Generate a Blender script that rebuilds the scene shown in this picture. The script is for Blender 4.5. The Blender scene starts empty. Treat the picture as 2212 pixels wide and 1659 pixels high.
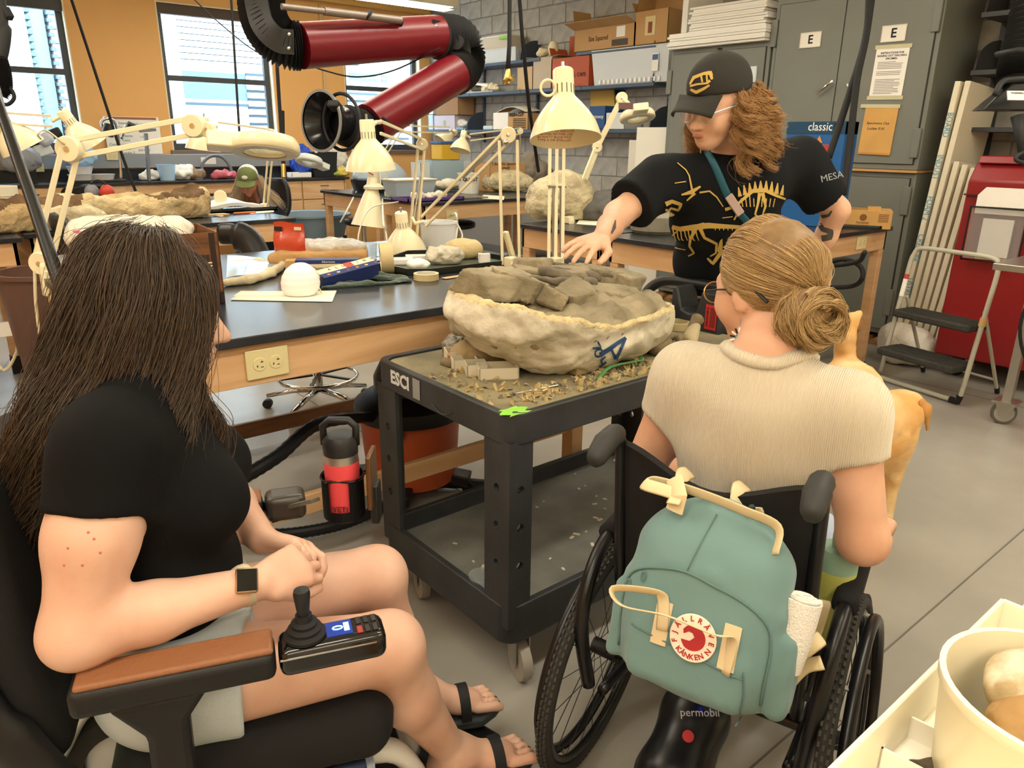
import bpy,math,random
import numpy as np
from mathutils import Vector,Matrix,Euler,noise as mnoise
from mathutils.bvhtree import BVHTree
random.seed(7);RNG=np.random.default_rng(7)
SC=bpy.context.scene;COL=SC.collection
PI=math.pi;R=math.radians
# ------------------------------------------------------------------ camera, sky, sun, exposure
cam=bpy.data.objects.new('camera',bpy.data.cameras.new('camera'));COL.objects.link(cam)
cam.matrix_world=Matrix([(0.771651,0.191200,-0.606628,0.000000),(-0.635960,0.247669,-0.730900,0.000000),(0.010495,0.949791,0.312710,1.500000),(0.000000,0.000000,0.000000,1.000000)])
cam.data.sensor_width=36;cam.data.lens=1609/2212*36;cam.data.clip_start=.02
SC.camera=cam
SC.view_settings.view_transform='Standard';SC.view_settings.look='None'
SC.view_settings.gamma=1;SC.view_settings.use_curve_mapping=False
SC.view_settings.exposure=0.22
W=bpy.data.worlds.new('sky');SC.world=W;W.use_nodes=True
bg=W.node_tree.nodes['Background'];bg.inputs[0].default_value=(.60,.80,1,1);bg.inputs[1].default_value=12
def area_lamp(name,loc,size,sy,power,col,rot=(0,0,0)):
 l=bpy.data.lights.new(name,'AREA');l.shape='RECTANGLE';l.size=size;l.size_y=sy;l.energy=power;l.color=col
 o=bpy.data.objects.new(name,l);COL.objects.link(o);o.location=loc;o.rotation_euler=rot;o.visible_camera=True
 return o
# ------------------------------------------------------------------ materials
def lin(c):
 if isinstance(c,str):
  c=tuple(int(c[i:i+2],16)/255 for i in(0,2,4))
 return tuple(((v+.055)/1.055)**2.4 if v>.04045 else v/12.92 for v in c[:3])+(1,)
MATS={}
def M(name,col,rough=.5,metal=0,var=None,bump=None,col2=None,trans=0,alpha=1,emit=None,coat=0,sss=0,sheen=0,wave=None,spec=.5,ior=1.45):
 """procedural principled material: var=(scale,amount[,detail]) mottling towards col2, bump=(scale,strength)"""
 if name in MATS:return MATS[name]
 m=bpy.data.materials.new(name);m.use_nodes=True;nt=m.node_tree;N=nt.nodes;Lk=nt.links
 b=N['Principled BSDF'];c=lin(col)
 def I(k,v):
  if k in b.inputs:b.inputs[k].default_value=v
 I('Base Color',c);I('Roughness',rough);I('Metallic',metal);I('Specular IOR Level',spec);I('IOR',ior)
 if trans:I('Transmission Weight',trans)
 if alpha<1:I('Alpha',alpha)
 if coat:I('Coat Weight',coat);I('Coat Roughness',.08)
 if sss:I('Subsurface Weight',sss);I('Subsurface Radius',(.5,.22,.12));I('Subsurface Scale',.02)
 if sheen:I('Sheen Weight',sheen);I('Sheen Roughness',.5)
 if emit:I('Emission Color',lin(emit[0]));I('Emission Strength',emit[1])
 tc=N.new('ShaderNodeTexCoord');src=tc.outputs['Object']
 if wave:  # wood-like grain: (axis scale vector, scale, distortion, amount)
  mp=N.new('ShaderNodeMapping');mp.inputs['Scale'].default_value=wave[0];Lk.new(src,mp.inputs[0])
  wv=N.new('ShaderNodeTexNoise');wv.inputs['Scale'].default_value=wave[1];wv.inputs['Detail'].default_value=6
  wv.inputs['Distortion'].default_value=wave[2];Lk.new(mp.outputs[0],wv.inputs['Vector'])
  mx=N.new('ShaderNodeMixRGB');mx.inputs[1].default_value=c;mx.inputs[2].default_value=lin(col2)
  rp=N.new('ShaderNodeValToRGB');rp.color_ramp.elements[0].position=.4;rp.color_ramp.elements[1].position=.7
  Lk.new(wv.outputs[0],rp.inputs[0]);Lk.new(rp.outputs[0],mx.inputs[0]);Lk.new(mx.outputs[0],b.inputs['Base Color'])
 elif var:
  nz=N.new('ShaderNodeTexNoise');nz.inputs['Scale'].default_value=var[0];nz.inputs['Detail'].default_value=var[2] if len(var)>2 else 6
  Lk.new(src,nz.inputs['Vector'])
  rp=N.new('ShaderNodeValToRGB');rp.color_ramp.elements[0].position=.5-.5*(1-var[1])*.4;rp.color_ramp.elements[1].position=.5+.18
  mx=N.new('ShaderNodeMixRGB');mx.inputs[1].default_value=c
  mx.inputs[2].default_value=lin(col2) if col2 else tuple(v*(1-var[1]) for v in c[:3])+(1,)
  Lk.new(nz.outputs[0],rp.inputs[0]);Lk.new(rp.outputs[0],mx.inputs[0]);Lk.new(mx.outputs[0],b.inputs['Base Color'])
 if bump:
  bn=N.new('ShaderNodeTexNoise');bn.inputs['Scale'].default_value=bump[0];bn.inputs['Detail'].default_value=5
  Lk.new(src,bn.inputs['Vector']);bp=N.new('ShaderNodeBump');bp.inputs['Strength'].default_value=bump[1];bp.inputs['Distance'].default_value=bump[2] if len(bump)>2 else.01
  Lk.new(bn.outputs[0],bp.inputs['Height']);Lk.new(bp.outputs[0],b.inputs['Normal'])
 MATS[name]=m;return m
# ------------------------------------------------------------------ mesh builder
def V(*a):return Vector(a[0] if len(a)==1 else a)
def frame_of(d,up=(0,0,1)):
 z=Vector(d).normalized();u=Vector(up)
 if abs(z.dot(u))>.98:u=Vector((1,0,0))
 x=u.cross(z).normalized();y=z.cross(x)
 return Matrix((x,y,z)).transposed()
class MB:
 def __init__(s):s.v=[];s.f=[];s.m=[];s.cur=0
 def add(s,vs,fs):
  o=len(s.v);s.v.extend([tuple(v) for v in vs]);s.f.extend([tuple(i+o for i in f) for f in fs]);s.m.extend([s.cur]*len(fs));return s
 def box(s,lo,hi,T=None):
  (a,b,c),(d,e,f)=lo,hi
  vs=[(a,b,c),(d,b,c),(d,e,c),(a,e,c),(a,b,f),(d,b,f),(d,e,f),(a,e,f)]
  if T is not None:vs=[T@Vector(v) for v in vs]
  return s.add(vs,[(0,3,2,1),(4,5,6,7),(0,1,5,4),(1,2,6,5),(2,3,7,6),(3,0,4,7)])
 def cbox(s,c,sz,rz=0,T=None):
  h=[x/2 for x in sz]
  t=Matrix.Translation(c)@Matrix.Rotation(rz,4,'Z')
  if T is not None:t=T@t
  return s.box([-x for x in h],h,t)
 def bar(s,a,b,w,h=None,up=(0,0,1)):
  a,b=Vector(a),Vector(b);h=h or w;F=frame_of(b-a,up).to_4x4();L=(b-a).length
  return s.box((-w/2,-h/2,0),(w/2,h/2,L),Matrix.Translation(a)@F)
 def tube(s,pts,r,n=8,closed=False,cap=True,flat=1.0,up=(0,0,1)):
  P_=[Vector(p) for p in pts];k=len(P_);rs=r if isinstance(r,(list,tuple)) else[r]*k
  vs=[];prev=None
  for i,p in enumerate(P_):
   if closed:d=P_[(i+1)%k]-P_[i-1]
   else:d=P_[min(i+1,k-1)]-P_[max(i-1,0)]
   if d.length<1e-9:d=Vector((0,0,1))
   d.normalize()
   if prev is None:x=frame_of(d,up).col[0]
   else:
    x=prev-d*prev.dot(d)
    x=x.normalized() if x.length>1e-6 else frame_of(d).col[0]
   prev=x.copy();y=d.cross(x)
   for j in range(n):
    a=2*PI*j/n;vs.append(p+x*(math.cos(a)*rs[i])+y*(math.sin(a)*rs[i]*flat))
  fs=[]
  for i in range(k if closed else k-1):
   for j in range(n):
    a,b=i*n+j,i*n+(j+1)%n;c,d=((i+1)%k)*n+(j+1)%n,((i+1)%k)*n+j
    fs.append((a,b,c,d))
  if cap and not closed:fs+=[tuple(range(n))[::-1],tuple((k-1)*n+j for j in range(n))]
  return s.add(vs,fs)
 def cyl(s,a,b,r0,r1=None,n=16):return s.tube([a,b],[r0,r0 if r1 is None else r1],n)
 def lathe(s,prof,o=(0,0,0),ax=(0,0,1),n=24,up=(1,0,0)):
  F=frame_of(ax,up);o=Vector(o);vs=[];fs=[]
  for(r,h) in prof:
   for j in range(n):
    a=2*PI*j/n;vs.append(o+F@Vector((r*math.cos(a),r*math.sin(a),h)))
  for i in range(len(prof)-1):
   for j in range(n):
    fs.append((i*n+j,i*n+(j+1)%n,(i+1)*n+(j+1)%n,(i+1)*n+j))
  return s.add(vs,fs)
 def prism(s,poly,vec,T=None):
  n=len(poly);vec=Vector(vec);a=[Vector(p) for p in poly];vs=a+[p+vec for p in a]
  if T is not None:vs=[T@v for v in vs]
  return s.add(vs,[tuple(range(n))[::-1],tuple(range(n,2*n))]+[(i,(i+1)%n,n+(i+1)%n,n+i) for i in range(n)])
 def ball(s,c,r,nu=16,nv=10,T=None):
  r=r if isinstance(r,(tuple,list)) else(r,r,r);c=Vector(c);vs=[];fs=[]
  for i in range(nv+1):
   th=PI*i/nv
   for j in range(nu):
    ph=2*PI*j/nu;q=Vector((r[0]*math.sin(th)*math.cos(ph),r[1]*math.sin(th)*math.sin(ph),r[2]*math.cos(th)))
    if T is not None:q=T@q
    vs.append(c+q)
  for i in range(nv):
   for j in range(nu):
    fs.append((i*nu+j,(i+1)*nu+j,(i+1)*nu+(j+1)%nu,i*nu+(j+1)%nu))
  return s.add(vs,fs)
 def grid(s,fn,nu,nv,th=0):
  """sheet fn(u,v) with u,v in 0..1; th>0 gives it thickness along -normal"""
  vs=[Vector(fn(i/nu,j/nv)) for j in range(nv+1) for i in range(nu+1)];fs=[]
  for j in range(nv):
   for i in range(nu):
    a=j*(nu+1)+i;fs.append((a,a+1,a+nu+2,a+nu+1))
  if th:
   k=len(vs);ns=[Vector() for _ in vs]
   for f in fs:
    nn=(vs[f[1]]-vs[f[0]]).cross(vs[f[3]]-vs[f[0]])
    for i in f:ns[i]+=nn
   lo=[v-(n.normalized() if n.length>0 else Vector((0,0,1)))*th for v,n in zip(vs,ns)]
   fs2=[tuple(i+k for i in f[::-1]) for f in fs]
   bd=[i for i in range(nu+1)]+[j*(nu+1)+nu for j in range(1,nv+1)]+[nv*(nu+1)+i for i in range(nu-1,-1,-1)]+[j*(nu+1) for j in range(nv-1,0,-1)]
   side=[(bd[i],bd[i]+k,bd[(i+1)%len(bd)]+k,bd[(i+1)%len(bd)]) for i in range(len(bd))]
   vs=vs+lo;fs=fs+fs2+side
  return s.add(vs,fs)
INV={}
def wmat(o):
 return INV.get(o.name,Matrix.Identity(4))
def raw(name,verts,faces,mats,parent=None,midx=None,smooth=None,world=False):
 me=bpy.data.meshes.new(name)
 if world and parent is not None:
  T=wmat(parent).inverted()
  if isinstance(verts,np.ndarray):verts=verts@np.array(T.to_3x3()).T+np.array(T.translation)
  else:verts=[T@Vector(v) for v in verts]
 if isinstance(verts,np.ndarray):verts=verts.tolist()
 if isinstance(faces,np.ndarray):faces=faces.tolist()
 me.from_pydata(verts,[],faces)
 for m in(mats if isinstance(mats,(list,tuple)) else[mats]):me.materials.append(m)
 if midx is not None:me.polygons.foreach_set('material_index',np.asarray(midx,dtype=np.int32))
 if smooth:
  me.polygons.foreach_set('use_smooth',np.ones(len(me.polygons),dtype=bool))
  if smooth is not True and smooth<3:me.set_sharp_from_angle(angle=smooth)
 me.update()
 o=bpy.data.objects.new(name,me);COL.objects.link(o)
 if parent is not None:
  o.parent=parent
  INV[o.name]=wmat(parent)
 return o
def obj(name,mb,mats,parent=None,world=False,smooth=.6,bevel=0,seg=2):
 o=raw(name,mb.v,mb.f,mats,parent,mb.m,smooth,world)
 if bevel:
  b=o.modifiers.new('bevel','BEVEL');b.width=bevel;b.segments=seg;b.limit_method='ANGLE';b.angle_limit=.6;b.harden_normals=False
 return o
def tag(o,label=None,cat=None,group=None,kind=None):
 if label:o['label']=label
 if cat:o['category']=cat
 if group:o['group']=group
 if kind:o['kind']=kind
 return o
def thing(name,label,cat,loc=(0,0,0),rz=0,group=None,rot=None):
 o=bpy.data.objects.new(name,None);COL.objects.link(o);o.empty_display_size=.05
 o.location=loc;e=Euler(rot if rot else(0,0,rz));o.rotation_euler=e
 INV[o.name]=Matrix.Translation(Vector(loc))@e.to_matrix().to_4x4()
 return tag(o,label,cat,group)
def dup(root,loc,rz=0,label=None,rot=None):
 def cp(o,par):
  c=o.copy();COL.objects.link(c)
  if par:c.parent=par
  for ch in o.children:cp(ch,c)
  return c
 r=cp(root,None);r.location=loc;r.rotation_euler=rot if rot else(0,0,rz)
 INV[r.name]=Matrix.Translation(Vector(loc))@Euler(r.rotation_euler).to_matrix().to_4x4()
 if label:r['label']=label
 return r
def struct(name,mb,mat,parent=None,**k):
 o=obj(name,mb,mat,parent,**k)
 if parent is None:o['kind']='structure'
 return o
FONTC={}
def text(name,s,size,T,mat,parent,world=True,ext=.0006,align='CENTER',shear=0,sx=1,bold=0):
 """flat lettering; T maps text plane (x right, y up, z out) to the world"""
 cu=bpy.data.curves.new('lettering','FONT');cu.body=s;cu.size=size;cu.extrude=ext;cu.align_x=align;cu.align_y='CENTER'
 cu.resolution_u=2;cu.shear=shear;cu.offset=bold
 t=bpy.data.objects.new('lettering',cu);COL.objects.link(t)
 dg=bpy.context.evaluated_depsgraph_get();me=bpy.data.meshes.new_from_object(t.evaluated_get(dg))
 bpy.data.objects.remove(t);
 vs=[T@Vector((v.co.x*sx,v.co.y,v.co.z)) for v in me.vertices];fs=[tuple(p.vertices) for p in me.polygons]
 bpy.data.meshes.remove(me)
 return raw(name,vs,fs,mat,parent,world=world)
def TF(o,x,y=None,z=None):
 """frame from origin and x direction plus an approximate outward normal z"""
 x=Vector(x).normalized();z=Vector(z);y=z.cross(x).normalized();z=x.cross(y)
 m=Matrix((x,y,z)).transposed().to_4x4();m.translation=Vector(o);return m
# ------------------------------------------------------------------ soft shapes: distance field + surface nets
def _h(ix,iy,iz,s):
 h=(ix*374761393+iy*668265263+iz*2147483647+s*974634777)&0xffffffff
 h=((h^(h>>13))*1274126177)&0xffffffff
 return((h^(h>>16))&0xffff)/65535.
def vnoise(p,seed=0):
 p=np.asarray(p,dtype=np.float64);i=np.floor(p).astype(np.int64);f=p-i;f=f*f*(3-2*f);r=0
 for dx in(0,1):
  for dy in(0,1):
   for dz in(0,1):
    w=(f[...,0] if dx else 1-f[...,0])*(f[...,1] if dy else 1-f[...,1])*(f[...,2] if dz else 1-f[...,2])
    r=r+w*_h(i[...,0]+dx,i[...,1]+dy,i[...,2]+dz,seed)
 return r*2-1
def fbm(p,freq=1,oct=3,seed=0):
 p=np.asarray(p);r=0;a=1
 for o in range(oct):r=r+a*vnoise(p*freq+17.3*o,seed+o);a*=.5;freq*=2.03
 return r
class SD:
 def __init__(s,lo,hi,res):
  s.lo=np.array(lo,float);s.res=res;s.n=np.maximum(((np.array(hi)-s.lo)/res).astype(int)+2,4)
  s.D=np.full(s.n,.25,np.float32)
 def _sub(s,lo,hi,pad):
  a=np.clip(((np.array(lo)-pad-s.lo)/s.res).astype(int),0,s.n);b=np.clip(((np.array(hi)+pad-s.lo)/s.res).astype(int)+2,0,s.n)
  if(b<=a).any():return None,None
  g=[s.lo[k]+s.res*np.arange(a[k],b[k]) for k in range(3)]
  X=np.stack(np.meshgrid(*g,indexing='ij'),-1)
  return(slice(a[0],b[0]),slice(a[1],b[1]),slice(a[2],b[2])),X
 def _mix(s,sl,d,k,op):
  D=s.D[sl]
  if op=='-':
   d=-d
   if k>0:h=np.clip(.5-.5*(D-d)/k,0,1);s.D[sl]=D*(1-h)+d*h+k*h*(1-h)
   else:s.D[sl]=np.maximum(D,d)
  elif k>0:
   h=np.clip(.5+.5*(D-d)/k,0,1);s.D[sl]=D*(1-h)+d*h-k*h*(1-h)
  else:s.D[sl]=np.minimum(D,d)
  return s
 def cap(s,a,b,ra,rb=None,k=.02,op='+',sq=None):
  rb=ra if rb is None else rb;a=np.array(a,float);b=np.array(b,float);m=max(ra,rb)
  sl,X=s._sub(np.minimum(a,b)-m,np.maximum(a,b)+m,k+3*s.res)
  if sl is None:return s
  ba=b-a;t=np.clip(((X-a)@ba)/max(ba@ba,1e-9),0,1)
  q=X-a-t[...,None]*ba
  if sq is not None:  # sq=(direction, factor): section flattened along a direction
   u=np.array(Vector(sq[0]).normalized());c=q@u;q=q+(c*(1/sq[1]-1))[...,None]*u
  return s._mix(sl,np.linalg.norm(q,axis=-1)-(ra+(rb-ra)*t),k,op)
 def chain(s,pts,rs,k=.02,op='+',sq=None):
  rs=rs if isinstance(rs,(list,tuple)) else[rs]*len(pts)
  for i in range(len(pts)-1):s.cap(pts[i],pts[i+1],rs[i],rs[i+1],k,op,sq)
  return s
 def ell(s,c,r,rot=None,k=.02,op='+'):
  c=np.array(c,float);r=np.array(r if isinstance(r,(list,tuple)) else(r,r,r),float);m=r.max()
  sl,X=s._sub(c-m,c+m,k+3*s.res)
  if sl is None:return s
  q=X-c
  if rot is not None:q=q@np.array(rot)
  a=np.linalg.norm(q/r,axis=-1);b=np.linalg.norm(q/(r*r),axis=-1)
  return s._mix(sl,np.where(b>1e-9,a*(a-1)/np.maximum(b,1e-9),-r.min()),k,op)
 def box(s,c,h,rot=None,rd=.01,k=.005,op='+'):
  c=np.array(c,float);h=np.array(h,float);m=np.linalg.norm(h)+rd
  sl,X=s._sub(c-m,c+m,k+3*s.res)
  if sl is None:return s
  q=X-c
  if rot is not None:q=q@np.array(rot)
  q=np.abs(q)-(h-rd)
  return s._mix(sl,np.linalg.norm(np.maximum(q,0),axis=-1)+np.minimum(q.max(-1),0)-rd,k,op)
 def cut(s,p,n):
  n=np.array(Vector(n).normalized());sl,X=s._sub(s.lo,s.lo+s.res*s.n,0)
  s.D[sl]=np.maximum(s.D[sl],(X-np.array(p))@n);return s
 def warp(s,fn):
  sl,X=s._sub(s.lo,s.lo+s.res*s.n,0);s.D[sl]+=fn(X).astype(np.float32);return s
 def mesh(s,smooth=1):
  D=s.D.copy();D[0]=D[-1]=.1;D[:,0]=D[:,-1]=.1;D[:,:,0]=D[:,:,-1]=.1
  S=D<0;cnt=np.zeros(tuple(x-1 for x in D.shape),np.int8)
  offs=[(i,j,k) for i in(0,1) for j in(0,1) for k in(0,1)];nx,ny,nz=D.shape
  for o in offs:cnt+=S[o[0]:nx-1+o[0],o[1]:ny-1+o[1],o[2]:nz-1+o[2]]
  C=np.argwhere((cnt>0)&(cnt<8));idx=np.full(cnt.shape,-1,np.int64);idx[tuple(C.T)]=np.arange(len(C))
  acc=np.zeros((len(C),3));w=np.zeros(len(C))
  for a in offs:
   for ax in range(3):
    if a[ax]:continue
    b=list(a);b[ax]=1
    da=D[C[:,0]+a[0],C[:,1]+a[1],C[:,2]+a[2]];db=D[C[:,0]+b[0],C[:,1]+b[1],C[:,2]+b[2]]
    cr=(da<0)!=(db<0);t=np.where(cr,da/np.where(cr,da-db,1),0);p=np.tile(np.array(a,float),(len(C),1));p[:,ax]=t
    acc+=p*cr[:,None];w+=cr
  Vt=(C+acc/np.maximum(w,1)[:,None])*s.res+s.lo;F=[]
  for ax in range(3):
   u,v=(ax+1)%3,(ax+2)%3;sa=[slice(1,-1)]*3;sb=[slice(1,-1)]*3;sa[ax]=slice(0,-1);sb[ax]=slice(1,None)
   e=np.argwhere(S[tuple(sa)]!=S[tuple(sb)]);e[:,u]+=1;e[:,v]+=1
   if not len(e):continue
   ins=S[tuple(e.T)];q=[]
   for(du,dv) in((-1,-1),(0,-1),(0,0),(-1,0)):
    c=e.copy();c[:,u]+=du;c[:,v]+=dv;q.append(idx[tuple(c.T)])
   q=np.stack(q,1);q[~ins]=q[~ins][:,::-1];F.append(q)
  F=np.concatenate(F);F=F[(F>=0).all(1)]
  for _ in range(smooth):  # light laplacian pass
   A=np.zeros_like(Vt);n=np.zeros(len(Vt))
   for i in range(4):
    np.add.at(A,F[:,i],Vt[F[:,(i+1)%4]]);np.add.at(n,F[:,i],1)
    np.add.at(A,F[:,i],Vt[F[:,(i+3)%4]]);np.add.at(n,F[:,i],1)
   Vt=Vt*.5+.5*A/np.maximum(n,1)[:,None]
  return Vt,F
def normals(Vt,F):
 n=np.zeros_like(Vt);fn=np.cross(Vt[F[:,2]]-Vt[F[:,0]],Vt[F[:,3]]-Vt[F[:,1]])
 for i in range(4):np.add.at(n,F[:,i],fn)
 return n/np.maximum(np.linalg.norm(n,axis=1),1e-12)[:,None]
def soft(name,sd,mats,parent=None,world=True,disp=None,zone=None,smooth=1):
 """mesh a distance field; disp(V,N)->offset along normals; zone(face centres, normals)->material index"""
 Vt,F=sd.mesh(smooth)
 if disp is not None:
  Nn=normals(Vt,F);Vt=Vt+Nn*disp(Vt,Nn)[:,None]
 mi=None
 if zone is not None:
  c=Vt[F].mean(1);mi=zone(c)
 return raw(name,Vt,F,mats,parent,mi,True,world)
def keep_faces(o,fn):
 """drop faces of a world-authored mesh whose centre fails fn (used to trim cloth at a hem)"""
 me=o.data;T=np.array(wmat(o));c=np.zeros(len(me.polygons)*3);me.polygons.foreach_get('center',c)
 c=c.reshape(-1,3)@T[:3,:3].T+T[:3,3]
 return fn(c)
def bez(pts,n=8):
 """smooth curve through points (Catmull-Rom)"""
 p=[Vector(q) for q in pts];p=[p[0]*2-p[1]]+p+[p[-1]*2-p[-2]];out=[]
 for i in range(1,len(p)-2):
  for j in range(n):
   t=j/n;a,b,c,d=p[i-1:i+3]
   out.append(.5*(2*b+(c-a)*t+(2*a-5*b+4*c-d)*t*t+(3*b-a-3*c+d)*t**3))
 return out+[p[-2]]
def strands(name,curves,rad,mat,parent,world=True):
 """hair strands as a native curves object; curves = array (n, k, 3)"""
 C=np.asarray(curves,dtype=np.float32);n,k,_=C.shape
 if world:
  T=np.array(wmat(parent).inverted());C=C@T[:3,:3].T.astype(np.float32)+T[:3,3].astype(np.float32)
 h=bpy.data.hair_curves.new(name);h.add_curves([k]*n)
 h.attributes['position'].data.foreach_set('vector',C.reshape(-1).astype(np.float32))
 ra=h.attributes.get('radius') or h.attributes.new('radius','FLOAT','POINT')
 prof=rad*np.linspace(1,.35,k)**.7
 ra.data.foreach_set('value',np.tile(prof,n).astype(np.float32))
 h.materials.append(mat);o=bpy.data.objects.new(name,h);COL.objects.link(o);o.parent=parent
 return o
def bvh_of(o):
 T=wmat(o);me=o.data
 return BVHTree.FromPolygons([T@v.co for v in me.vertices],[tuple(p.vertices) for p in me.polygons])
def decal(name,strokes,T,bvh,mat,parent,off=.002,depth=.6,n=3):
 """flat print: 2-D strokes [(pts, widths)] in the plane of T thrown along -z onto a surface"""
 mb=MB();D=-(T.to_3x3()@Vector((0,0,1))) if T else None;RM=cam.matrix_world.to_3x3()
 def hit(x,y):
  if T is None:  # drawn in the artist's view: thrown from a point in front of the garment
   h=bvh.ray_cast(Vector((0,0,1.5)),(RM@Vector((x-1106,829.5-y,-1609))).normalized(),depth);return None if h[0] is None else h[0]+h[1]*off
  p=T@Vector((x,y,0));h=bvh.ray_cast(p,D,depth)
  return None if h[0] is None else h[0]+h[1]*off
 for pts,w in strokes:
  P2=[]
  for i in range(len(pts)-1):
   for j in range(n):
    t=j/n;P2.append((pts[i][0]*(1-t)+pts[i+1][0]*t,pts[i][1]*(1-t)+pts[i+1][1]*t,(w[i]*(1-t)+w[i+1]*t) if isinstance(w,(list,tuple)) else w))
  P2.append((pts[-1][0],pts[-1][1],w[-1] if isinstance(w,(list,tuple)) else w));row=[]
  for i,(x,y,ww) in enumerate(P2):
   a=P2[max(i-1,0)];b=P2[min(i+1,len(P2)-1)];dx,dy=b[0]-a[0],b[1]-a[1];L=math.hypot(dx,dy) or 1
   nx,ny=-dy/L*ww/2,dx/L*ww/2;row.append((hit(x+nx,y+ny),hit(x-nx,y-ny)))
  for i in range(len(row)-1):
   q=[row[i][0],row[i][1],row[i+1][1],row[i+1][0]]
   if all(v is not None for v in q):mb.add(q,[(0,1,2,3)])
 return obj(name,mb,mat,parent,world=True,smooth=None) if mb.v else None
# ------------------------------------------------------------------ palette
ORANGE=M('orange paint','E5B06C',.6,bump=(60,.08))
CREAMW=M('cream trim paint','EDE3C4',.5)
CMU=M('painted block','B6B4AE',.75,var=(9,.25),bump=(70,.5,.006))
MORTAR=M('mortar','928D84',.9)
CONC=M('sealed concrete','A9A59C',.27,var=(1.6,.22,9),bump=(14,.08))
WHITE=M('white paint','F0EDE4',.6)
CEIL=M('ceiling paint','E9DFC4',.8)
FRAME=M('window frame grey','43474B',.45)
BLIND=M('blind fabric','5A4E48',.8)
SILL=M('sill brown','7A655A',.6)
GLASS=M('window glass','FFFFFF',.0,trans=1,ior=1.0,spec=.3)
MAPLE=M('maple','DEB588',.42,wave=((1,1,8),1.6,1.4,1),col2='CFA070')
MAPLEX=M('maple boards','DFB78B',.42,wave=((1,9,9),1.6,1.2,1),col2='CDA172')
DKWOOD=M('brown stretcher wood','7C5638',.5,wave=((1,8,8),3,1,1),col2='5E3E28')
EPOXY=M('black epoxy resin','23252A',.24,var=(6,.3),bump=(9,.05),col2='33353A')
BLACKP=M('black plastic','17181A',.45)
BLACKR=M('black rubber','141416',.75)
DKMETAL=M('dark steel','33363A',.4,metal=.6)
CHROME=M('chrome','D9DADB',.12,metal=1)
STEEL=M('brushed steel','B5B3AC',.35,metal=.9)
LOCKER=M('locker enamel','7B7E77',.38,var=(2,.1))
LOCKGAP=M('locker shadow gap','2A2B29',.6)
CREAM=M('cream enamel','EDE2BD',.3,coat=.3)
GREYEN=M('raceway grey','8E959B',.5)
SLATE=M('slate blue steel','48576C',.45)
IVORY=M('ivory plate','E2D6A4',.35)
PAPER=M('paper','EFE8D2',.8)
PAPERW=M('white paper','F4F1EA',.8)
INK=M('black ink','1A1A1C',.7)
CARD=M('cardboard','C39A66',.8,var=(3,.12))
CARDD=M('dark cardboard','8A6238',.8,var=(3,.15))
PLASTER=M('plaster jacket','E0D4B2',.85,var=(5,.3),col2='B8A988',bump=(30,.7,.012))
PLASTERW=M('pale plaster','E6DFCB',.85,var=(6,.25),col2='BDB49C',bump=(26,.7,.012))
MATRIX=M('grey mudstone','A2967B',.9,var=(9,.4),col2='7D735C',bump=(36,.8,.012))
BONE=M('fossil bone','7E6E53',.8,var=(18,.35),bump=(50,.5))
CLEARP=M('clear plastic','EAF2F6',.15,trans=.75,ior=1.2,alpha=.55)
FROST=M('frosted plastic','E6ECF0',.45,alpha=.72)
FOAM=M('white foam','EDEBE4',.8,bump=(90,.2))
RED=M('red enamel','8A1C20',.35)
# ------------------------------------------------------------------ room shell
XA0,XW,YW,ZC=-3.2,6.45,9.7,3.45
mb=MB().box((XA0,-2.6,-.06),(XW+.3,YW+.3,0));floor=struct('floor',mb,CONC)
mb=MB()
for(x,y,a,l) in((4.0,0,0,14),(4.0,4.2,0,14)):mb.cbox((2,y+.75,.0006),(11,.006,.0012))
for x in(1.75,5.05):mb.cbox((x,3,.0006),(.006,12,.0012))
struct('trim_9',mb,M('saw cut joint','6E6A62',.9),floor);
o=bpy.data.objects['trim_9'];o.name='control_joint'
mb=MB().box((XA0,-2.6,ZC),(XW+.3,YW+.3,ZC+.1));struct('ceiling',mb,CEIL)
mb=MB().box((XA0-.1,-2.7,0),(XA0,YW,ZC));struct('wall_left',mb,ORANGE)
mb=MB().box((XA0,-2.7,0),(XW+.3,-2.6,ZC));struct('wall_front',mb,M('warm white wall','E8DCC0',.8))
WIN=[(.5,1.87),(2.79,4.10),(5.085,6.28)];WZ0,WZ1=1.33,2.93
mb=MB();mb.box((XA0,YW,0),(XW+.3,YW+.22,WZ0));mb.box((XA0,YW,WZ1),(XW+.3,YW+.22,ZC))
xs=[XA0]+[v for w in WIN for v in w]+[XW+.3]
for i in range(0,len(xs),2):mb.box((xs[i],YW,WZ0),(xs[i+1],YW+.22,WZ1))
wall_back=struct('wall_back',mb,ORANGE)
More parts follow.
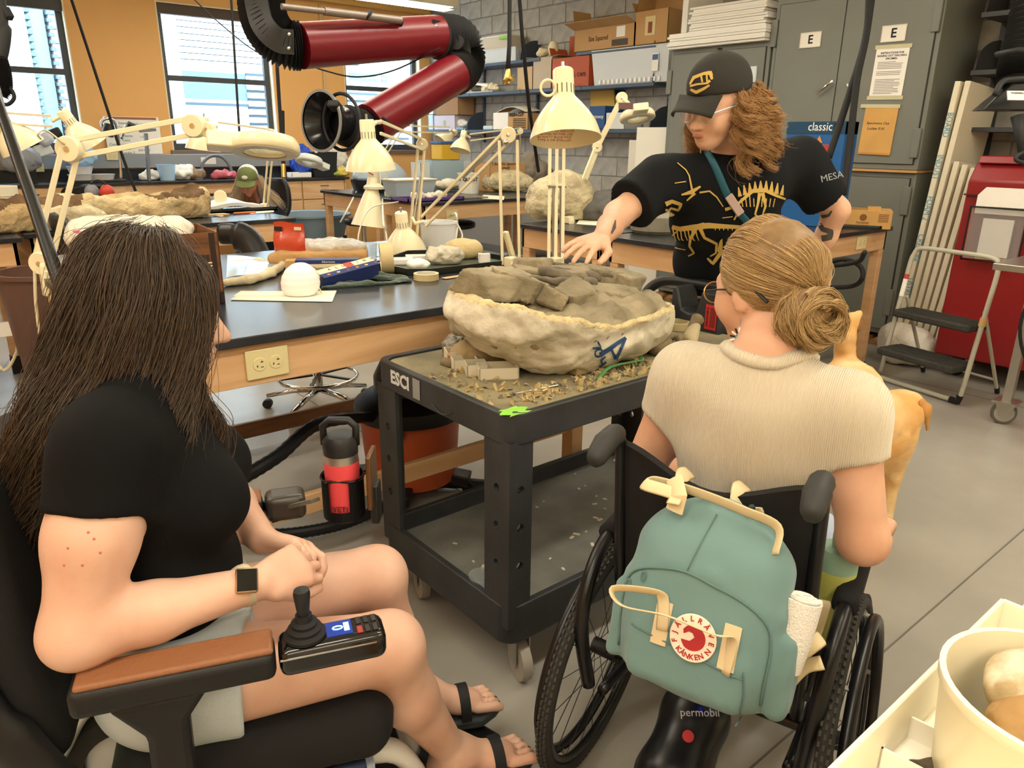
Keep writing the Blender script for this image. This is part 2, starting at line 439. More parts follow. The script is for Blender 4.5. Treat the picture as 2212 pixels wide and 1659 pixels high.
for i,(a,b) in enumerate(WIN):
 w=thing('window_%d'%(i+1),None,None,(a,YW,WZ0));w['kind']='structure'
 W_,H_=b-a,WZ1-WZ0
 mb=MB();mb.box((-.001,-.001,0),(.012,.2,H_));mb.box((W_-.012,-.001,0),(W_+.001,.2,H_));mb.box((0,0,H_-.012),(W_,.2,H_+.001))
 obj('window_reveal',mb,CREAMW,w)
 mb=MB();y0,y1=.09,.15
 mb.box((.012,y0,0),(.075,y1,H_));mb.box((W_-.075,y0,0),(W_-.012,y1,H_));mb.box((.07,y0,H_-.07),(W_-.07,y1,H_));mb.box((.07,y0,0),(W_-.07,y1,.075))
 obj('window_frame',mb,FRAME,w,bevel=.004)
 mb=MB().box((.07,y0-.01,.775),(W_-.07,y1,.835));obj('meeting_rail',mb,FRAME,w,bevel=.004)
 for z0,z1 in((.07,.78),(.83,H_-.06)):
  mb=MB().box((.07,.118,z0),(W_-.07,.124,z1));obj('window_pane',mb,GLASS,w)
 mb=MB().box((.012,.02,H_-(.12 if i else.05)),(W_-.012,.11,H_));obj('blind_housing',mb,BLIND,w,bevel=.008)
 if i==0:mb=MB().box((.012,.03,H_-.2),(W_-.012,.1,H_-.09));obj('blind_rail',mb,FRAME,w,bevel=.006)
 mb=MB().box((-.03,-.035,-.055),(W_+.02,.1,0));obj('window_sill',mb,SILL,w,bevel=.006)
mb=MB();mb.box((XA0,YW-.14,3.2),(XW,YW,ZC));mb.box((XA0,YW-.09,3.13),(XW,YW,3.2));struct('trim_1',mb,M('ochre cornice','D9A75C',.6),bevel=.02)
mb=MB().tube([(4.78,YW-.02,1.3),(4.78,YW-.02,3.15)],.012);tag(obj('conduit_pipe',mb,M('conduit','C8B48C',.5)),'thin pale electrical conduit running up the orange wall','pipe')
# block wall: mortar plane plus individual blocks
mb=MB().box((XW,-2.6,0),(XW+.25,YW+.22,ZC));wall_right=struct('wall_right',mb,MORTAR)
blk=MB().box((-.009,-.2225,-.0985),(.004,.2225,.0985));b0=obj('block',blk,CMU,wall_right,bevel=.004,seg=1);b0.location=(XW,20,-5)
first=True
for k in range(-9,4):
 z=2.874+.208*k
 for j in range(-22,6):
  y=7.556+.456*j-(.228 if k%2 else 0)
  if y>9.5:continue
  if 2.5<y<4.6 or y<-.2:continue
  if y<2.5 and z<1.0:continue
  o=b0 if first else b0.copy()
  if not first:COL.objects.link(o);o.parent=wall_right
  first=False;o.location=(XW+RNG.uniform(-.0015,.0015),y,z)
mb=MB().box((XW-.01,-2.6,0),(XW,YW,.1));struct('baseboard_right',mb,M('grey base','6A6864',.7))
# daylight portals sit in the openings so the sky light is sampled well
for a,b in WIN:
 l=area_lamp('window_portal',((a+b)/2,YW+.2,(WZ0+WZ1)/2),b-a,WZ1-WZ0,1,(1,1,1),(R(-90),0,0));l.data.cycles.is_portal=True
# ------------------------------------------------------------------ outside: neighbouring building seen through the windows
OUTW=M('pale siding','C9CDCB',.7);OUTG=M('grey blue metal','33454E',.5);OUTD=M('dark grey recess','566870',.6)
mb=MB().box((-30,YW+.25,-.2),(40,60,-.05));struct('ground_outside',mb,M('pale paving','CFCFC8',.9))
nb=thing('neighbour_building','white louvred building seen across the gap outside the windows','building',(2,14.2,-.1))
mb=MB().box((-14,0,0),(14,6,7));obj('wall',mb,OUTW,nb)
def fac(n,px,z,d,m):obj(n,MB().box((px[0]-2,-d,z[0]+.1),(px[1]-2,0,z[1]+.1)),m,nb)
xa,xb=(4.382,14.15,2.922)[0],(5.834,14.15,3.033)[0];za=(4.437,14.15,2.637)[2]
for k in range(24):fac('siding_board',(xa,xb),(za+k*.1,za+.086+k*.1),.05,OUTW);fac('siding_joint',(xa,xb),(za+.086+k*.1,za+.1+k*.1),.02,OUTG)
fac('window_band',(xa,xb-.35),((4.372,14.15,2.104)[2],(4.426,14.15,2.549)[2]),.02,OUTD);fac('ledge',(xa,xb-.3),((4.359,14.15,1.999)[2],(4.365,14.15,2.044)[2]),.05,OUTG)
for xa,xb,z0,z1 in(((5.475,14.15,2.241)[0],(5.881,14.15,2.258)[0],.75,(5.562,14.15,2.686)[2]),((7.42,14.15,2.909)[0],(7.761,14.15,2.932)[0],(7.488,14.15,2.731)[2],3.6),((7.426,14.15,1.464)[0],(8.863,14.15,1.475)[0],.8,(7.568,14.15,2.416)[2])):
 n=int((z1-z0)/.14)
 for k in range(n):fac('louvre',(xa,xb),(z0+k*.14,z0+k*.14+.09),.07,OUTW);fac('louvre_gap',(xa,xb),(z0+k*.14+.09,z0+k*.14+.14),.02,OUTG)
for xa,xb in(((7.543,14.15,2.667)[0],(8.161,14.15,2.702)[0]),((8.267,14.15,2.708)[0],(8.396,14.15,2.716)[0])):
 for z in((7.578,14.15,2.585)[2],(7.584,14.15,2.67)[2]):fac('vent',(xa,xb),(z-.03,z+.03),.03,OUTD)
for xa,xb,m,d in(((1.966,14.15,2.736)[0],(2.146,14.15,2.75)[0],OUTW,.3),((2.158,14.15,2.751)[0],(2.43,14.15,2.772)[0],M('pale cyan panel','8FB2B8',.5),.08),((2.467,14.15,2.775)[0],(2.581,14.15,2.783)[0],M('mauve brick','A89AA6',.8),.2)):fac('pilaster',(xa,xb),(0,6),d,m)
xa,xb,xc=(2.146,14.15,2.75)[0],(2.442,14.15,2.773)[0],(2.467,14.15,2.775)[0]
for k in range(40):
 z=.9+k*.1;fac('bracket',(xa,xa+.07),(z,z+.05),.32,OUTD);fac('bracket',(xb,xb+.07),(z,z+.05),.22,OUTD)
 if k%2:fac('brick_joint',(xc,xc+.3),(z,z+.015),.21,OUTG)
# ------------------------------------------------------------------ ceiling lights: suspended linear fixtures, rows across the room
LW=(1,.95,.86)
def fixture(label,x0,x1,y,z=2.95,power=60):
 t=thing('ceiling_light',label,'light',((x0+x1)/2,y,z),0,'suspended linear lights')
 L=(x1-x0)/2
 obj('housing',MB().box((-L,-.14,0),(L,.14,.075)),M('fixture white','E6E0CC',.5),t,bevel=.006)
 obj('diffuser',MB().box((-L+.05,-.09,-.004),(L-.05,.09,.002)),M('lamp diffuser','FFF6DC',.5,emit=('FFF0C8',5)),t)
 for s in(-.8,.8):obj('hanger',MB().tube([(s*L,0,.075),(s*L,0,ZC-z)],.003,5),STEEL,t)
 a=area_lamp('fixture_glow',(0,0,-.03),2*L-.1,.2,power,LW);a.parent=t
 b=area_lamp('fixture_uplight',(0,0,.1),2*L-.1,.2,power*.7,LW,(PI,0,0));b.parent=t
 return t
fixture('long suspended white light near the window wall',2.2,5.62,7.95,2.95,26)
for i,y in enumerate((5.3,2.8,.3,-1.6)):
 for j,(a,b) in enumerate(((-2.6,.6),(1.2,4.9))):
  fixture('long suspended white light, row %s from the windows, %s half'%(['second','third','fourth','fifth'][i],['left','right'][j]),a,b,y,2.95,30)
ORD=('first','second','third','fourth','fifth','sixth','seventh','eighth','ninth','tenth','eleventh')
# ------------------------------------------------------------------ laboratory tables
TZ=.965
def outlet(parent,o,xd,nrm,w=.127,h=.088,mat=IVORY,plug=False):
 T=TF(o,xd,z=nrm)
 mb=MB().box((-w/2,-h/2,0),(w/2,h/2,.006),T);pl=obj('outlet_plate',mb,mat,parent,world=True,bevel=.003)
 for s in(-1,1):
  m2=MB().lathe([(0,.0085),(h*.22,.0085),(h*.24,.006)],T@Vector((s*w*.19,0,0)),T.to_3x3()@Vector((0,0,1)),16);obj('receptacle',m2,mat,pl,world=True)
  m3=MB()
  for dx,dy,a,b in((-.008,-.004,.003,.006),(.006,.007,.0085,.0022),(.006,-.008,.008,.0022),(.006,.0095,.002,.004)):m3.box((s*w*.19+dx*h/.088-a/2,dy-b/2,.0085),(s*w*.19+dx*h/.088+a/2,dy+b/2,.0092),T)
  obj('slot',m3,INK,pl,world=True)
 return pl
def lab_table(label,x0,x1,y0,y1,z=TZ,legs=True,stretch=(),outs=(),inset=.07,feet=False,mid=False):
 t=thing('lab_table',label,'table',((x0+x1)/2,(y0+y1)/2,0),0,'maple lab tables')
 mb=MB().box((x0,y0,z-.028),(x1,y1,z));obj('tabletop',mb,EPOXY,t,world=True,bevel=.003)
 i=.025;zt,zb=z-.028,z-.153
 for nm,a,b in(('a',(x0+i,y0+i),(x1-i,y0+i+.022)),('b',(x0+i,y1-i-.022),(x1-i,y1-i)),('c',(x0+i,y0+i),(x0+i+.022,y1-i)),('d',(x1-i-.022,y0+i),(x1-i,y1-i))):
  ax=nm in 'ab'
  obj('apron',MB().box((*a,zb),(*b,zt)),MAPLEX if ax else MAPLE,t,world=True,bevel=.002)
 for xx in(x0+i+.004,x1-i-.066):
  for yy in(y0+i+.004,y1-i-.066):
   lg=obj('leg',MB().box((xx,yy,.1 if feet else.012),(xx+.062,yy+.062,zt)),MAPLE,t,world=True,bevel=.003)
   obj('foot',MB().box((xx-.004,yy-.004,0),(xx+.066,yy+.066,.12 if feet else.015)),BLACKR,lg,world=True,bevel=.003)
 for(a,b,m) in stretch:obj('stretcher',MB().box(a,b),m,t,world=True,bevel=.003)
 for o,xd,n in outs:outlet(t,o,xd,n)
 return t
front_table=lab_table('broad black-topped maple lab table behind the cart, two socket plate on its apron',.43,2.13,2.03,3.60,
stretch=[((.5,2.09,.33),(2.06,2.115,.40),MAPLEX),((.5,3.5,.06),(2.06,3.525,.14),DKWOOD),((2.035,2.15,.33),(2.06,3.5,.4),MAPLE),((.5,2.15,.33),(.525,3.5,.4),MAPLE)],
outs=[((0.777,2.053,0.874),(1,0,0),(0,-1,0))])
lab_table('maple table under the purple tray and plastic bins, white cord in its socket',3.59,5.30,5.56,6.32,outs=[((3.914,5.584,0.849),(1,0,0),(0,-1,0))])
lab_table('maple table at the back carrying the small dangling lamp, behind the purple tray table',3.60,5.30,6.36,7.55)
lab_table('maple table by the lockers with the banana carton at its near end',3.24,5.24,2.30,3.07,stretch=[((3.3,2.36,.25),(5.18,2.385,.32),MAPLEX)],outs=[((4.865,2.324,0.883),(1,0,0),(0,-1,0))])
lab_table('maple table under the lumpy plaster bundle behind the outstretched hand',3.24,5.24,3.10,3.87)
lab_table('maple table under the long opened plaster field jacket',-1.3,.55,4.83,5.75,feet=True,stretch=[((-.6,4.9,.42),(.5,4.925,.5),WHITE)])
lab_table('maple table with trays and papers in front of the long-haired worker in a cap',.58,2.19,5.0,5.8)
# ------------------------------------------------------------------ back counter, raceway
bc=thing('lab_counter','long black worktop on maple cabinets along the window wall','counter',(2,9.3,0))
obj('worktop',MB().box((-1.6,9.05,.98),(4.74,9.69,1.01)),EPOXY,bc,world=True,bevel=.003)
obj('splashback',MB().box((-1.6,9.672,1.01),(4.74,9.69,1.12)),EPOXY,bc,world=True)
obj('apron',MB().box((-1.6,9.09,.86),(3.5,9.11,.98)),MAPLEX,bc,world=True)
obj('end_panel',MB().box((4.68,9.08,0),(4.70,9.68,.98)),MAPLE,bc,world=True)
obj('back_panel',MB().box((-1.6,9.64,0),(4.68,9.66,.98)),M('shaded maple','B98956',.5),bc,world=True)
for x0 in(3.5,-1.0,.9):
 obj('cabinet_body',MB().box((x0,9.1,.1),(x0+1.18,9.64,.975)),MAPLE,bc,world=True)
 for k in range(2):
  for(za,zb) in((.12,.74),(.75,.97)):
   d=obj('drawer' if za>.5 else 'door',MB().box((x0+.01+k*.59,9.075,za),(x0+.58+k*.59,9.098,zb)),MAPLEX,bc,world=True,bevel=.002)
   obj('handle',MB().tube([(x0+.25+k*.59,9.075,zb-.06),(x0+.25+k*.59,9.05,zb-.06),(x0+.35+k*.59,9.05,zb-.06),(x0+.35+k*.59,9.075,zb-.06)],.005,6),DKMETAL,d,world=True)
rw=thing('cable_raceway','grey metal cable raceway running along the wall above the worktop','raceway',(1.5,9.68,1.2))
obj('body',MB().box((-1.6,9.60,1.135),(4.9,9.7,1.285)),GREYEN,rw,world=True,bevel=.006)
outlet(rw,(4.029,9.59,1.31),(1,0,0),(0,-1,0));outlet(rw,(2.099,9.59,1.269),(1,0,0),(0,-1,0));outlet(rw,(1.35,9.59,1.155),(1,0,0),(0,-1,0))
obj('notice',MB().box(((3.064,9.598,1.221)[0],9.596,1.17),((3.24,9.598,1.22)[0],9.599,1.25)),PAPERW,rw,world=True)
# ------------------------------------------------------------------ wall shelving: slotted standards, shelves on brackets
sh=thing('shelf_rack','slate blue bracket shelving on the block wall','shelving',(6.4,7.2,1.6))
for y in(8.38,7.31,6.30,5.27,9.3):
 s=obj('standard',MB().box((6.405,y-.015,1.45),(6.45,y+.015,2.57)),SLATE,sh,world=True)
 mb=MB()
 for k in range(22):mb.box((6.403,y-.004,1.48+k*.05),(6.4045,y+.004,1.505+k*.05))
 tag(obj('slot_row',mb,BLACKP,s,world=True),kind='stuff')
for(z,ya,yb) in((2.385,6.95,9.35),(2.40,5.24,6.36),(2.05,5.24,9.35),(1.605,5.24,9.35)):
 n=2 if yb-ya>3 else 1
 for k in range(n*2 if n>1 else n):
  q=n*2 if n>1 else n;a,b=ya+(yb-ya)*k/q,ya+(yb-ya)*(k+1)/q-.006
  obj('shelf',MB().box((6.13,a,z-.035),(6.42,b,z)),SLATE,sh,world=True,bevel=.003)
def bracket(y,z,h=.2,m=SLATE):
 pts=[(6.41,y,z),(6.14,y,z)]+[(6.41-.27*math.cos(t),y,z+.03+h*math.sin(t)) for t in[PI/2*i/8 for i in range(9)]]
 obj('bracket',MB().prism(pts,(0,.012,0)),M('dark bracket blue','3A4657',.5),sh,world=True)
for y,z in((5.26,2.40),(5.26,2.05),(5.26,1.605),(7.31,2.385),(6.30,2.05),(8.38,1.605),(7.31,2.05),(8.9,2.385)):bracket(y,z)
# ------------------------------------------------------------------ lockers
def locker(label,y0,y1,z0,z1,seams,cat='locker',pal=True,ent=True):
 t=thing('steel_locker',label,cat,(6.05,(y0+y1)/2,z0),0,'grey steel lockers')
 obj('body',MB().box((5.765,y0,z0),(6.42,y1,z1)),LOCKER,t,world=True,bevel=.004)
 ys=[y0+.035]+seams+[y1-.035]
 for i in range(len(ys)-1):
  obj('door',MB().box((5.752,ys[i]+.004,z0+.04),(5.768,ys[i+1]-.004,z1-.04)),LOCKER,t,world=True,bevel=.003)
 mb=MB().box((5.762,y0+.031,z0+.036),(5.7645,y1-.031,z1-.036));obj('door_gap',mb,LOCKGAP,t,world=True)
 return t
def hinge(t,y,z):
 obj('hinge',MB().box((5.742,y-.012,z-.1),(5.766,y+.04,z+.1)),LOCKER,t,world=True,bevel=.004)
lE=locker('tall upper grey locker with two E cards, an instruction sheet and an envelope',2.43,3.71,1.315,2.56,[(5.75,3.126,2.462)[1]])
for z in(1.5,2.32):hinge(lE,2.455,z);hinge(lE,3.69,z)
lL=locker('lower grey locker beneath the wooden strip',2.43,3.71,.1,1.295,[3.18])
for z in(.35,1.1):hinge(lL,2.455,z)
lS=locker('shorter grey locker behind the cap, white foam sheets piled on its top',3.73,4.74,.1,2.27,[(5.75,4.185,2.227)[1]])
hinge(lS,4.72,2.0);hinge(lS,4.72,.6)
for px in(1592,1512):pass
obj('label_holder',MB().box((5.74,(5.75,3.876,2.036)[1]-.05,(5.75,3.876,2.036)[2]-.07),(5.752,(5.75,3.876,2.036)[1]+.05,(5.75,3.876,2.036)[2]+.05)),M('light blue card','D6E0E6',.6),lS,world=True)
obj('label_holder',MB().box((5.74,4.23,2.02),(5.752,4.32,2.13)),M('light blue card','D6E0E6',.6),lS,world=True)
for(p,c) in(((5.75,4.426,2.281),'C8322A'),((5.75,4.19,2.274),'E8E6DE'),((5.75,3.95,2.273),'C8A050')):
 obj('sticker',MB().lathe([(0,.003),(.012,.003),(.012,0)],(5.766,p[1],p[2]),(-1,0,0),12),M('sticker '+c,c,.6),lS,world=True)
for p,a in(((5.745,3.14,1.938),.9),((5.745,3.013,1.913),-.7)):
 h=obj('lock_plate',MB().lathe([(0,.02),(.022,.018),(.03,0)],p,(-1,0,0),16),CHROME,lE,world=True)
 p=Vector(p);d=Vector((0,math.sin(a),-math.cos(a)))
 obj('lever',MB().tube([p+Vector((-.025,0,0)),p+Vector((-.04,0,0))+d*.03,p+Vector((-.035,0,0))+d*.14],[.013,.012,.007],10),CHROME,h,world=True)
def wall_card(name,c,w,h,mat,label,cat,x=5.749,tilt=0.0,th=.002):
 t=thing(name,label,cat,(x,c[1],c[2]),0,None,(0,0,0))
 T=TF((x,c[1],c[2]),(0,-math.cos(tilt),math.sin(tilt)),z=(-1,0,0))
 obj('sheet',MB().box((-w/2,-h/2,0),(w/2,h/2,th),T),mat,t,world=True)
 return t,T
for c,lb in(((5.75,3.38,2.246),'small white card lettered E on the left door of the upper locker'),((5.75,2.745,2.236),'small white card lettered E above the taped instruction sheet')):
 t,T=wall_card('locker_card',c,.165,.10,M('card white','ECE9E0',.6),lb,'sign');t['group']='letter cards on the locker'
 mb=MB()
 for a in((-.087,-.055,.087,-.049),(-.087,.049,.087,.055),(-.087,-.05,-.081,.05),(.081,-.05,.087,.05)):mb.box((a[0],a[1],0),(a[2],a[3],.004),T)
 obj('frame',mb,M('card holder','D9D2BC',.4),t,world=True)
 text('letter','E',.085,T@Matrix.Translation((0,0,.0025)),INK,t,bold=.002)
t,T=wall_card('instruction_sheet',(5.75,2.735,1.984),.235,.32,PAPERW,'white typed instruction sheet taped to the upper locker door','notice',tilt=-.02)
for y in(.165,-.175):obj('tape',MB().box((-.13,y-.012,.001),(.13,y+.014,.0035),T),M('masking tape','C9C4A0',.6),t,world=True)
for i,s in enumerate(('INSTRUCTIONS FOR','SIGNING OUT TEACHING','SPECIMEN')):text('heading',s,.018,T@Matrix.Translation((0,.125-i*.019,.0025)),INK,t,bold=.0004)
mb=MB()
for i in range(21):
 if i in(5,9,10):continue
 mb.box((-.092,.063-i*.0105,.0022),(.092-(.07*RNG.random() if i%4==0 else.012*RNG.random()),.0665-i*.0105,.003),T)
tag(obj('typed_lines',mb,M('typed grey','77746E',.8),t,world=True),kind='stuff')
t,T=wall_card('manila_envelope',(5.75,2.749,1.586),.24,.34,M('manila','D8A75E',.7,var=(6,.1)),'manila envelope with handwriting taped below the instruction sheet','envelope',tilt=-.03,th=.006)
obj('tape',MB().box((-.16,.155,.005),(.13,.18,.008),T),M('masking tape','C9C4A0',.6),t,world=True)
obj('flap_edge',MB().box((-.12,-.17,.005),(.12,-.155,.008),T),M('manila dark','C98F45',.7),t,world=True)
text('handwriting','Specimens Out',.027,T@Matrix.Translation((-.01,.05,.0065)),INK,t,shear=.2)
text('handwriting','Locker E-H',.027,T@Matrix.Translation((-.02,.012,.0065)),INK,t,shear=.2)
tag(obj('wooden_strip',MB().box((5.735,2.42,1.297),(6.4,3.72,1.313)),M('pine strip','C99B62',.6)),'thin pine board between the upper and lower grey lockers','board')
pal=thing('wooden_pallet','low wooden pallet under the grey lockers','pallet',(6.05,3.5,0))
for x in(5.78,6.05,6.3):obj('bearer',MB().box((x,2.4,.0),(x+.05,4.74,.045)),M('pine pallet','B58B58',.7,wave=((6,1,6),3,1,1),col2='8A6640'),pal,world=True)
for k in range(14):obj('slat',MB().box((5.74,2.4+k*.17,.045),(6.4,2.52+k*.17,.068)),M('pine pallet','B58B58',.7),pal,world=True)
# ------------------------------------------------------------------ foam sheets on and beside the lockers
yA,yB=3.73,4.72
z=2.272;labs='long thin white foam sheet in the flat pile on the shorter locker'
for k in range(6):
 o=tag(obj('foam_sheet',MB().box((5.68+.02*RNG.random(),yA+.02*RNG.random(),z+.001*k),(6.35,yB+.02-.05*RNG.random(),z+.0185+.001*k)),FOAM),ORD[k]+' sheet from the bottom of the long flat foam pile on the shorter locker','foam sheet','white foam sheets piled on the shorter locker');z+=.0195
for k in range(11):
 o=tag(obj('foam_sheet',MB().box((5.72+.04*RNG.random(),yA+.03+.05*RNG.random(),z+.001*k),(6.3,yB-.16-.05*RNG.random(),z+.0165+.001*k)),FOAM),ORD[k]+' sheet from the bottom of the shorter upper foam pile','foam sheet','white foam sheets piled on the shorter locker');z+=.018
tag(obj('foam_block',MB().box((5.85,4.66,2.42),(6.35,4.72,2.75)),FOAM),'upright white foam block at the left end of the foam pile','foam block')
for i in range(7):  # planks of foam leaning in the gap right of the lockers
 y=2.36-i*.046;h=1.9 if i<2 else 1.42-.02*i-(.12 if i>5 else 0)
 T=Matrix.Translation((5.78+.01*i,y,0))@Matrix.Rotation(R(3+.6*i),4,'Y')@Matrix.Rotation(R(2.2+.3*i),4,'X')
 o=obj('foam_plank',MB().box((-.12-.01*i,-.04,.008),(.42,-.003,h),T),M('cream foam','E4DCC4',.8,bump=(60,.3)),bevel=.004)
 tag(o,['tall cream foam plank with blue print standing against the grey locker side','tall cream foam plank behind the blue printed one'][i] if i<2 else ORD[i-2]+' of the shorter cream foam planks counted from the locker','foam plank','foam planks beside the lockers')
 if i==0:
  for k in range(5):text('print',['USTRI','CRESTAR','FOAM 2','INDUST','BOARD'][k],.06,T@TF((-.122,-.025,.5+.28*k),(0,0,-1),z=(-1,0,0)),M('blue print','5FA0B8',.8),o,world=True,sx=.8)
# ------------------------------------------------------------------ red cabinet
rc=thing('red_cabinet','dark red steel cabinet on casters at the right edge, holder on its side','cabinet',(5.75,1.55,0))
ry0,ry1,rx0,rx1=.95,1.93,5.32,6.2
pts=[(rx0,ry1,.15),(rx0+.02,ry1,1.28),(rx0+.1,ry1,1.39),(rx1,ry1,1.39),(rx1,ry1,.15)]
obj('body',MB().prism(pts,(0,ry0-ry1,0)),RED,rc,world=True,bevel=.01)
obj('lid',MB().prism([(rx0+.06,ry1-.02,1.385),(rx0+.08,ry1-.02,1.43),(rx1,ry1-.02,1.43),(rx1,ry1-.02,1.385)],(0,ry0-ry1+.04,0)),RED,rc,world=True,bevel=.006)
obj('seam',MB().box((rx0-.003,ry0,1.19),(rx0+.02,ry1+.003,1.2)),M('dark red seam','5A1216',.5),rc,world=True)
for x,y in((rx0+.12,ry1-.12),(rx1-.1,ry1-.1),(rx0+.12,ry0+.12),(rx1-.1,ry0+.12)):
 c=obj('caster',MB().lathe([(.02,-.018),(.06,-.018),(.06,.018),(.02,.018)],(x,y,.06),(.3,1,0),20),BLACKR,rc,world=True)
 obj('fork',MB().box((x-.03,y-.03,.06),(x+.03,y+.03,.15)),DKMETAL,c,world=True)
ho=thing('document_holder','clear hexagonal-topped holder with white papers on the red cabinet','holder',(rx0,1.4,1))
yc=(5.315,1.701,1.069)[1];zt,zb=(5.315,1.736,1.247)[2],(5.315,1.661,0.86)[2]
obj('pocket',MB().box((rx0-.05,yc-.15,zb-.05),(rx0-.004,yc+.15,zt-.12)),M('smoky acrylic','A9A6A4',.1,alpha=.35),ho,world=True)
obj('frame',MB().tube([(rx0-.05,yc-.16,zt-.12),(rx0-.05,yc-.16,zb-.06),(rx0-.05,yc+.16,zb-.06),(rx0-.05,yc+.16,zt-.12),(rx0-.05,yc-.16,zt-.12)],.007,6),BLACKP,ho,world=True)
obj('paper',MB().prism([(rx0-.03,yc-.14,zt-.16),(rx0-.03,yc-.14,zt-.05),(rx0-.03,yc-.1,zt),(rx0-.03,yc+.1,zt),(rx0-.03,yc+.14,zt-.05),(rx0-.03,yc+.14,zt-.16)],(.006,0,0)),PAPERW,ho,world=True)
obj('sheet',MB().box((rx0-.035,yc-.09,zb-.03),(rx0-.02,yc+.08,zb+.2)),PAPERW,ho,world=True)
obj('pencil',MB().tube([(rx0-.045,yc-.1,zb-.04),(rx0-.045,yc+.08,zb-.045)],.005,6),M('pencil yellow','D9B040',.5),ho,world=True)
# bag on the floor, seen under the step stool
sd=SD((5.1,1.8,-.02),(5.8,2.5,.4),.018);sd.ell((5.42,2.15,.13),(.13,.2,.15),k=0);sd.ell((5.40,2.22,.2),(.09,.1,.1),k=.05);sd.cut((0,0,.004),(0,0,-1))
tag(soft('plastic_bag',sd,M('white plastic bag','E4DED2',.4,bump=(14,1,.03)),None,disp=lambda v,n:.018*fbm(v,9,2)),'crumpled white plastic bag on the floor beside the lockers','bag')
# ------------------------------------------------------------------ step stool
ss=thing('step_stool','grey folding two-step stool standing on the open floor','step stool',(4.81,1.797,0))
A,B=Vector((4.887,2.076,0.012)),Vector((4.775,1.541,0.012));wv=(B-A).normalized();bk=Vector((-wv.y,wv.x,0));bk=bk if bk.x>0 else-bk
SG=M('stool grey paint','B5B2A2',.35);TRD=M('tread rubber','3C3B36',.8,var=(40,.3),bump=(80,.5))
Lw=(B-A).length;top=.86
def sp(u,v,z):return A+wv*(u*Lw)+bk*v+Vector((0,0,z))
fr=lambda z:.13*z/top
loop=[sp(0,fr(z),z) for z in(.05,.3,.6)]+[sp(0,fr(.76),.76),sp(.02,fr(.82),.82),sp(.09,fr(top),top),sp(.5,fr(top),top+.004),sp(.91,fr(top),top),sp(.98,fr(.82),.82),sp(1,fr(.76),.76)]+[sp(1,fr(z),z) for z in(.6,.3,.05)]+[sp(.98,0,.018),sp(.92,0,.012),sp(.5,0,.012),sp(.08,0,.012),sp(.02,0,.018)]
obj('front_frame',MB().tube(bez(loop,3),.0145,10),SG,ss,world=True,smooth=True)
for u in(.04,.96):
 l=obj('rear_leg',MB().tube([sp(u,.11,.55),sp(u,.42,.02)],.011,8),SG,ss,world=True);obj('foot',MB().tube([sp(u,.415,.035),sp(u,.43,.0)],.015,8),BLACKR,l,world=True)
obj('rear_bar',MB().tube([sp(.04,.38,.09),sp(.96,.38,.09)],.008,8),SG,ss,world=True)
for z,d0,d1 in((.475,-.03,.2),(.235,-.12,.13)):
 t=MB();Tm=Matrix((wv,bk,(0,0,1))).transposed().to_4x4();Tm.translation=A
 s_=obj('tread',t.box((.02,d0+.02,z-.045),(Lw-.02,d1,z),Tm),TRD,ss,world=True,bevel=.012)
 mb=MB()
 for k in range(7):mb.box((.03,d0+.035+k*.025,z),(Lw-.03,d0+.045+k*.025,z+.003),Tm)
 obj('ribs',mb,TRD,s_,world=True)
obj('foot',MB().tube([sp(1,.0,.05),sp(.99,0,.012),sp(.9,0,.012)],.02,8),BLACKR,ss,world=True)
obj('label',MB().tube([sp(0,fr(.55),.55),sp(0,fr(.66),.66)],.0149,10),PAPERW,ss,world=True);obj('label',MB().tube([sp(0,fr(.66),.66),sp(0,fr(.69),.69)],.015,10),M('label red','C2453C',.5),ss,world=True)
obj('tape_wrap',MB().tube([sp(1,fr(.47),.47),sp(1,fr(.52),.52)],.02,10),M('tan tape','C79E6A',.6),ss,world=True)
# ------------------------------------------------------------------ steel trolley at the right edge
sc=thing('steel_trolley','stainless trolley on casters cut by the right edge of the view','trolley',(4.9,1.05,0))
tx,ty=4.35,1.38
obj('tray',MB().box((tx,.55,.885),(tx+.55,ty,.92)),STEEL,sc,world=True,bevel=.004)
for x,y in((tx+.3,ty-.12),(tx+.05,.95)):
 p=obj('post',MB().box((x-.022,y-.022,.13),(x+.022,y+.022,.885)),STEEL,sc,world=True)
 w=obj('caster',MB().lathe([(.02,-.016),(.062,-.016),(.066,0),(.062,.016),(.02,.016)],(x,y+.005,.066),(1,.5,0),24),M('grey tread','5A5852',.7),sc,world=True)
 obj('wheel_disc',MB().lathe([(0,-.018),(.05,-.017),(.05,.017),(0,.018)],(x,y+.005,.066),(1,.5,0),24),STEEL,w,world=True)
 obj('fork',MB().prism([(x-.035,y+.05,.13),(x-.035,y-.06,.13),(x-.035,y-.01,.05),(x-.035,y+.02,.05)],(.006,0,0)),STEEL,w,world=True)
 obj('swivel_plate',MB().box((x-.06,y-.06,.128),(x+.06,y+.06,.14)),STEEL,w,world=True)
for k in range(3):tag(obj('wooden_tray',MB().box((tx+.06+.03*k,.75,.921+.024*k),(tx+.42,1.26-.05*k,.943+.024*k)),M('pale wood','D9C49A',.6),bevel=.003),['bottom thin wooden board on the steel trolley','middle thin wooden board on the steel trolley','topmost thin wooden board on the steel trolley'][k],'board','boards on the trolley')
tag(obj('trolley_cord',MB().tube(bez([(4.47,1.18,.88),(4.43,1.22,.6),(4.47,1.1,.35),(4.6,.8,.2)],6),.009,8),BLACKR,None,smooth=True),'black cord hanging below the steel trolley','cord')
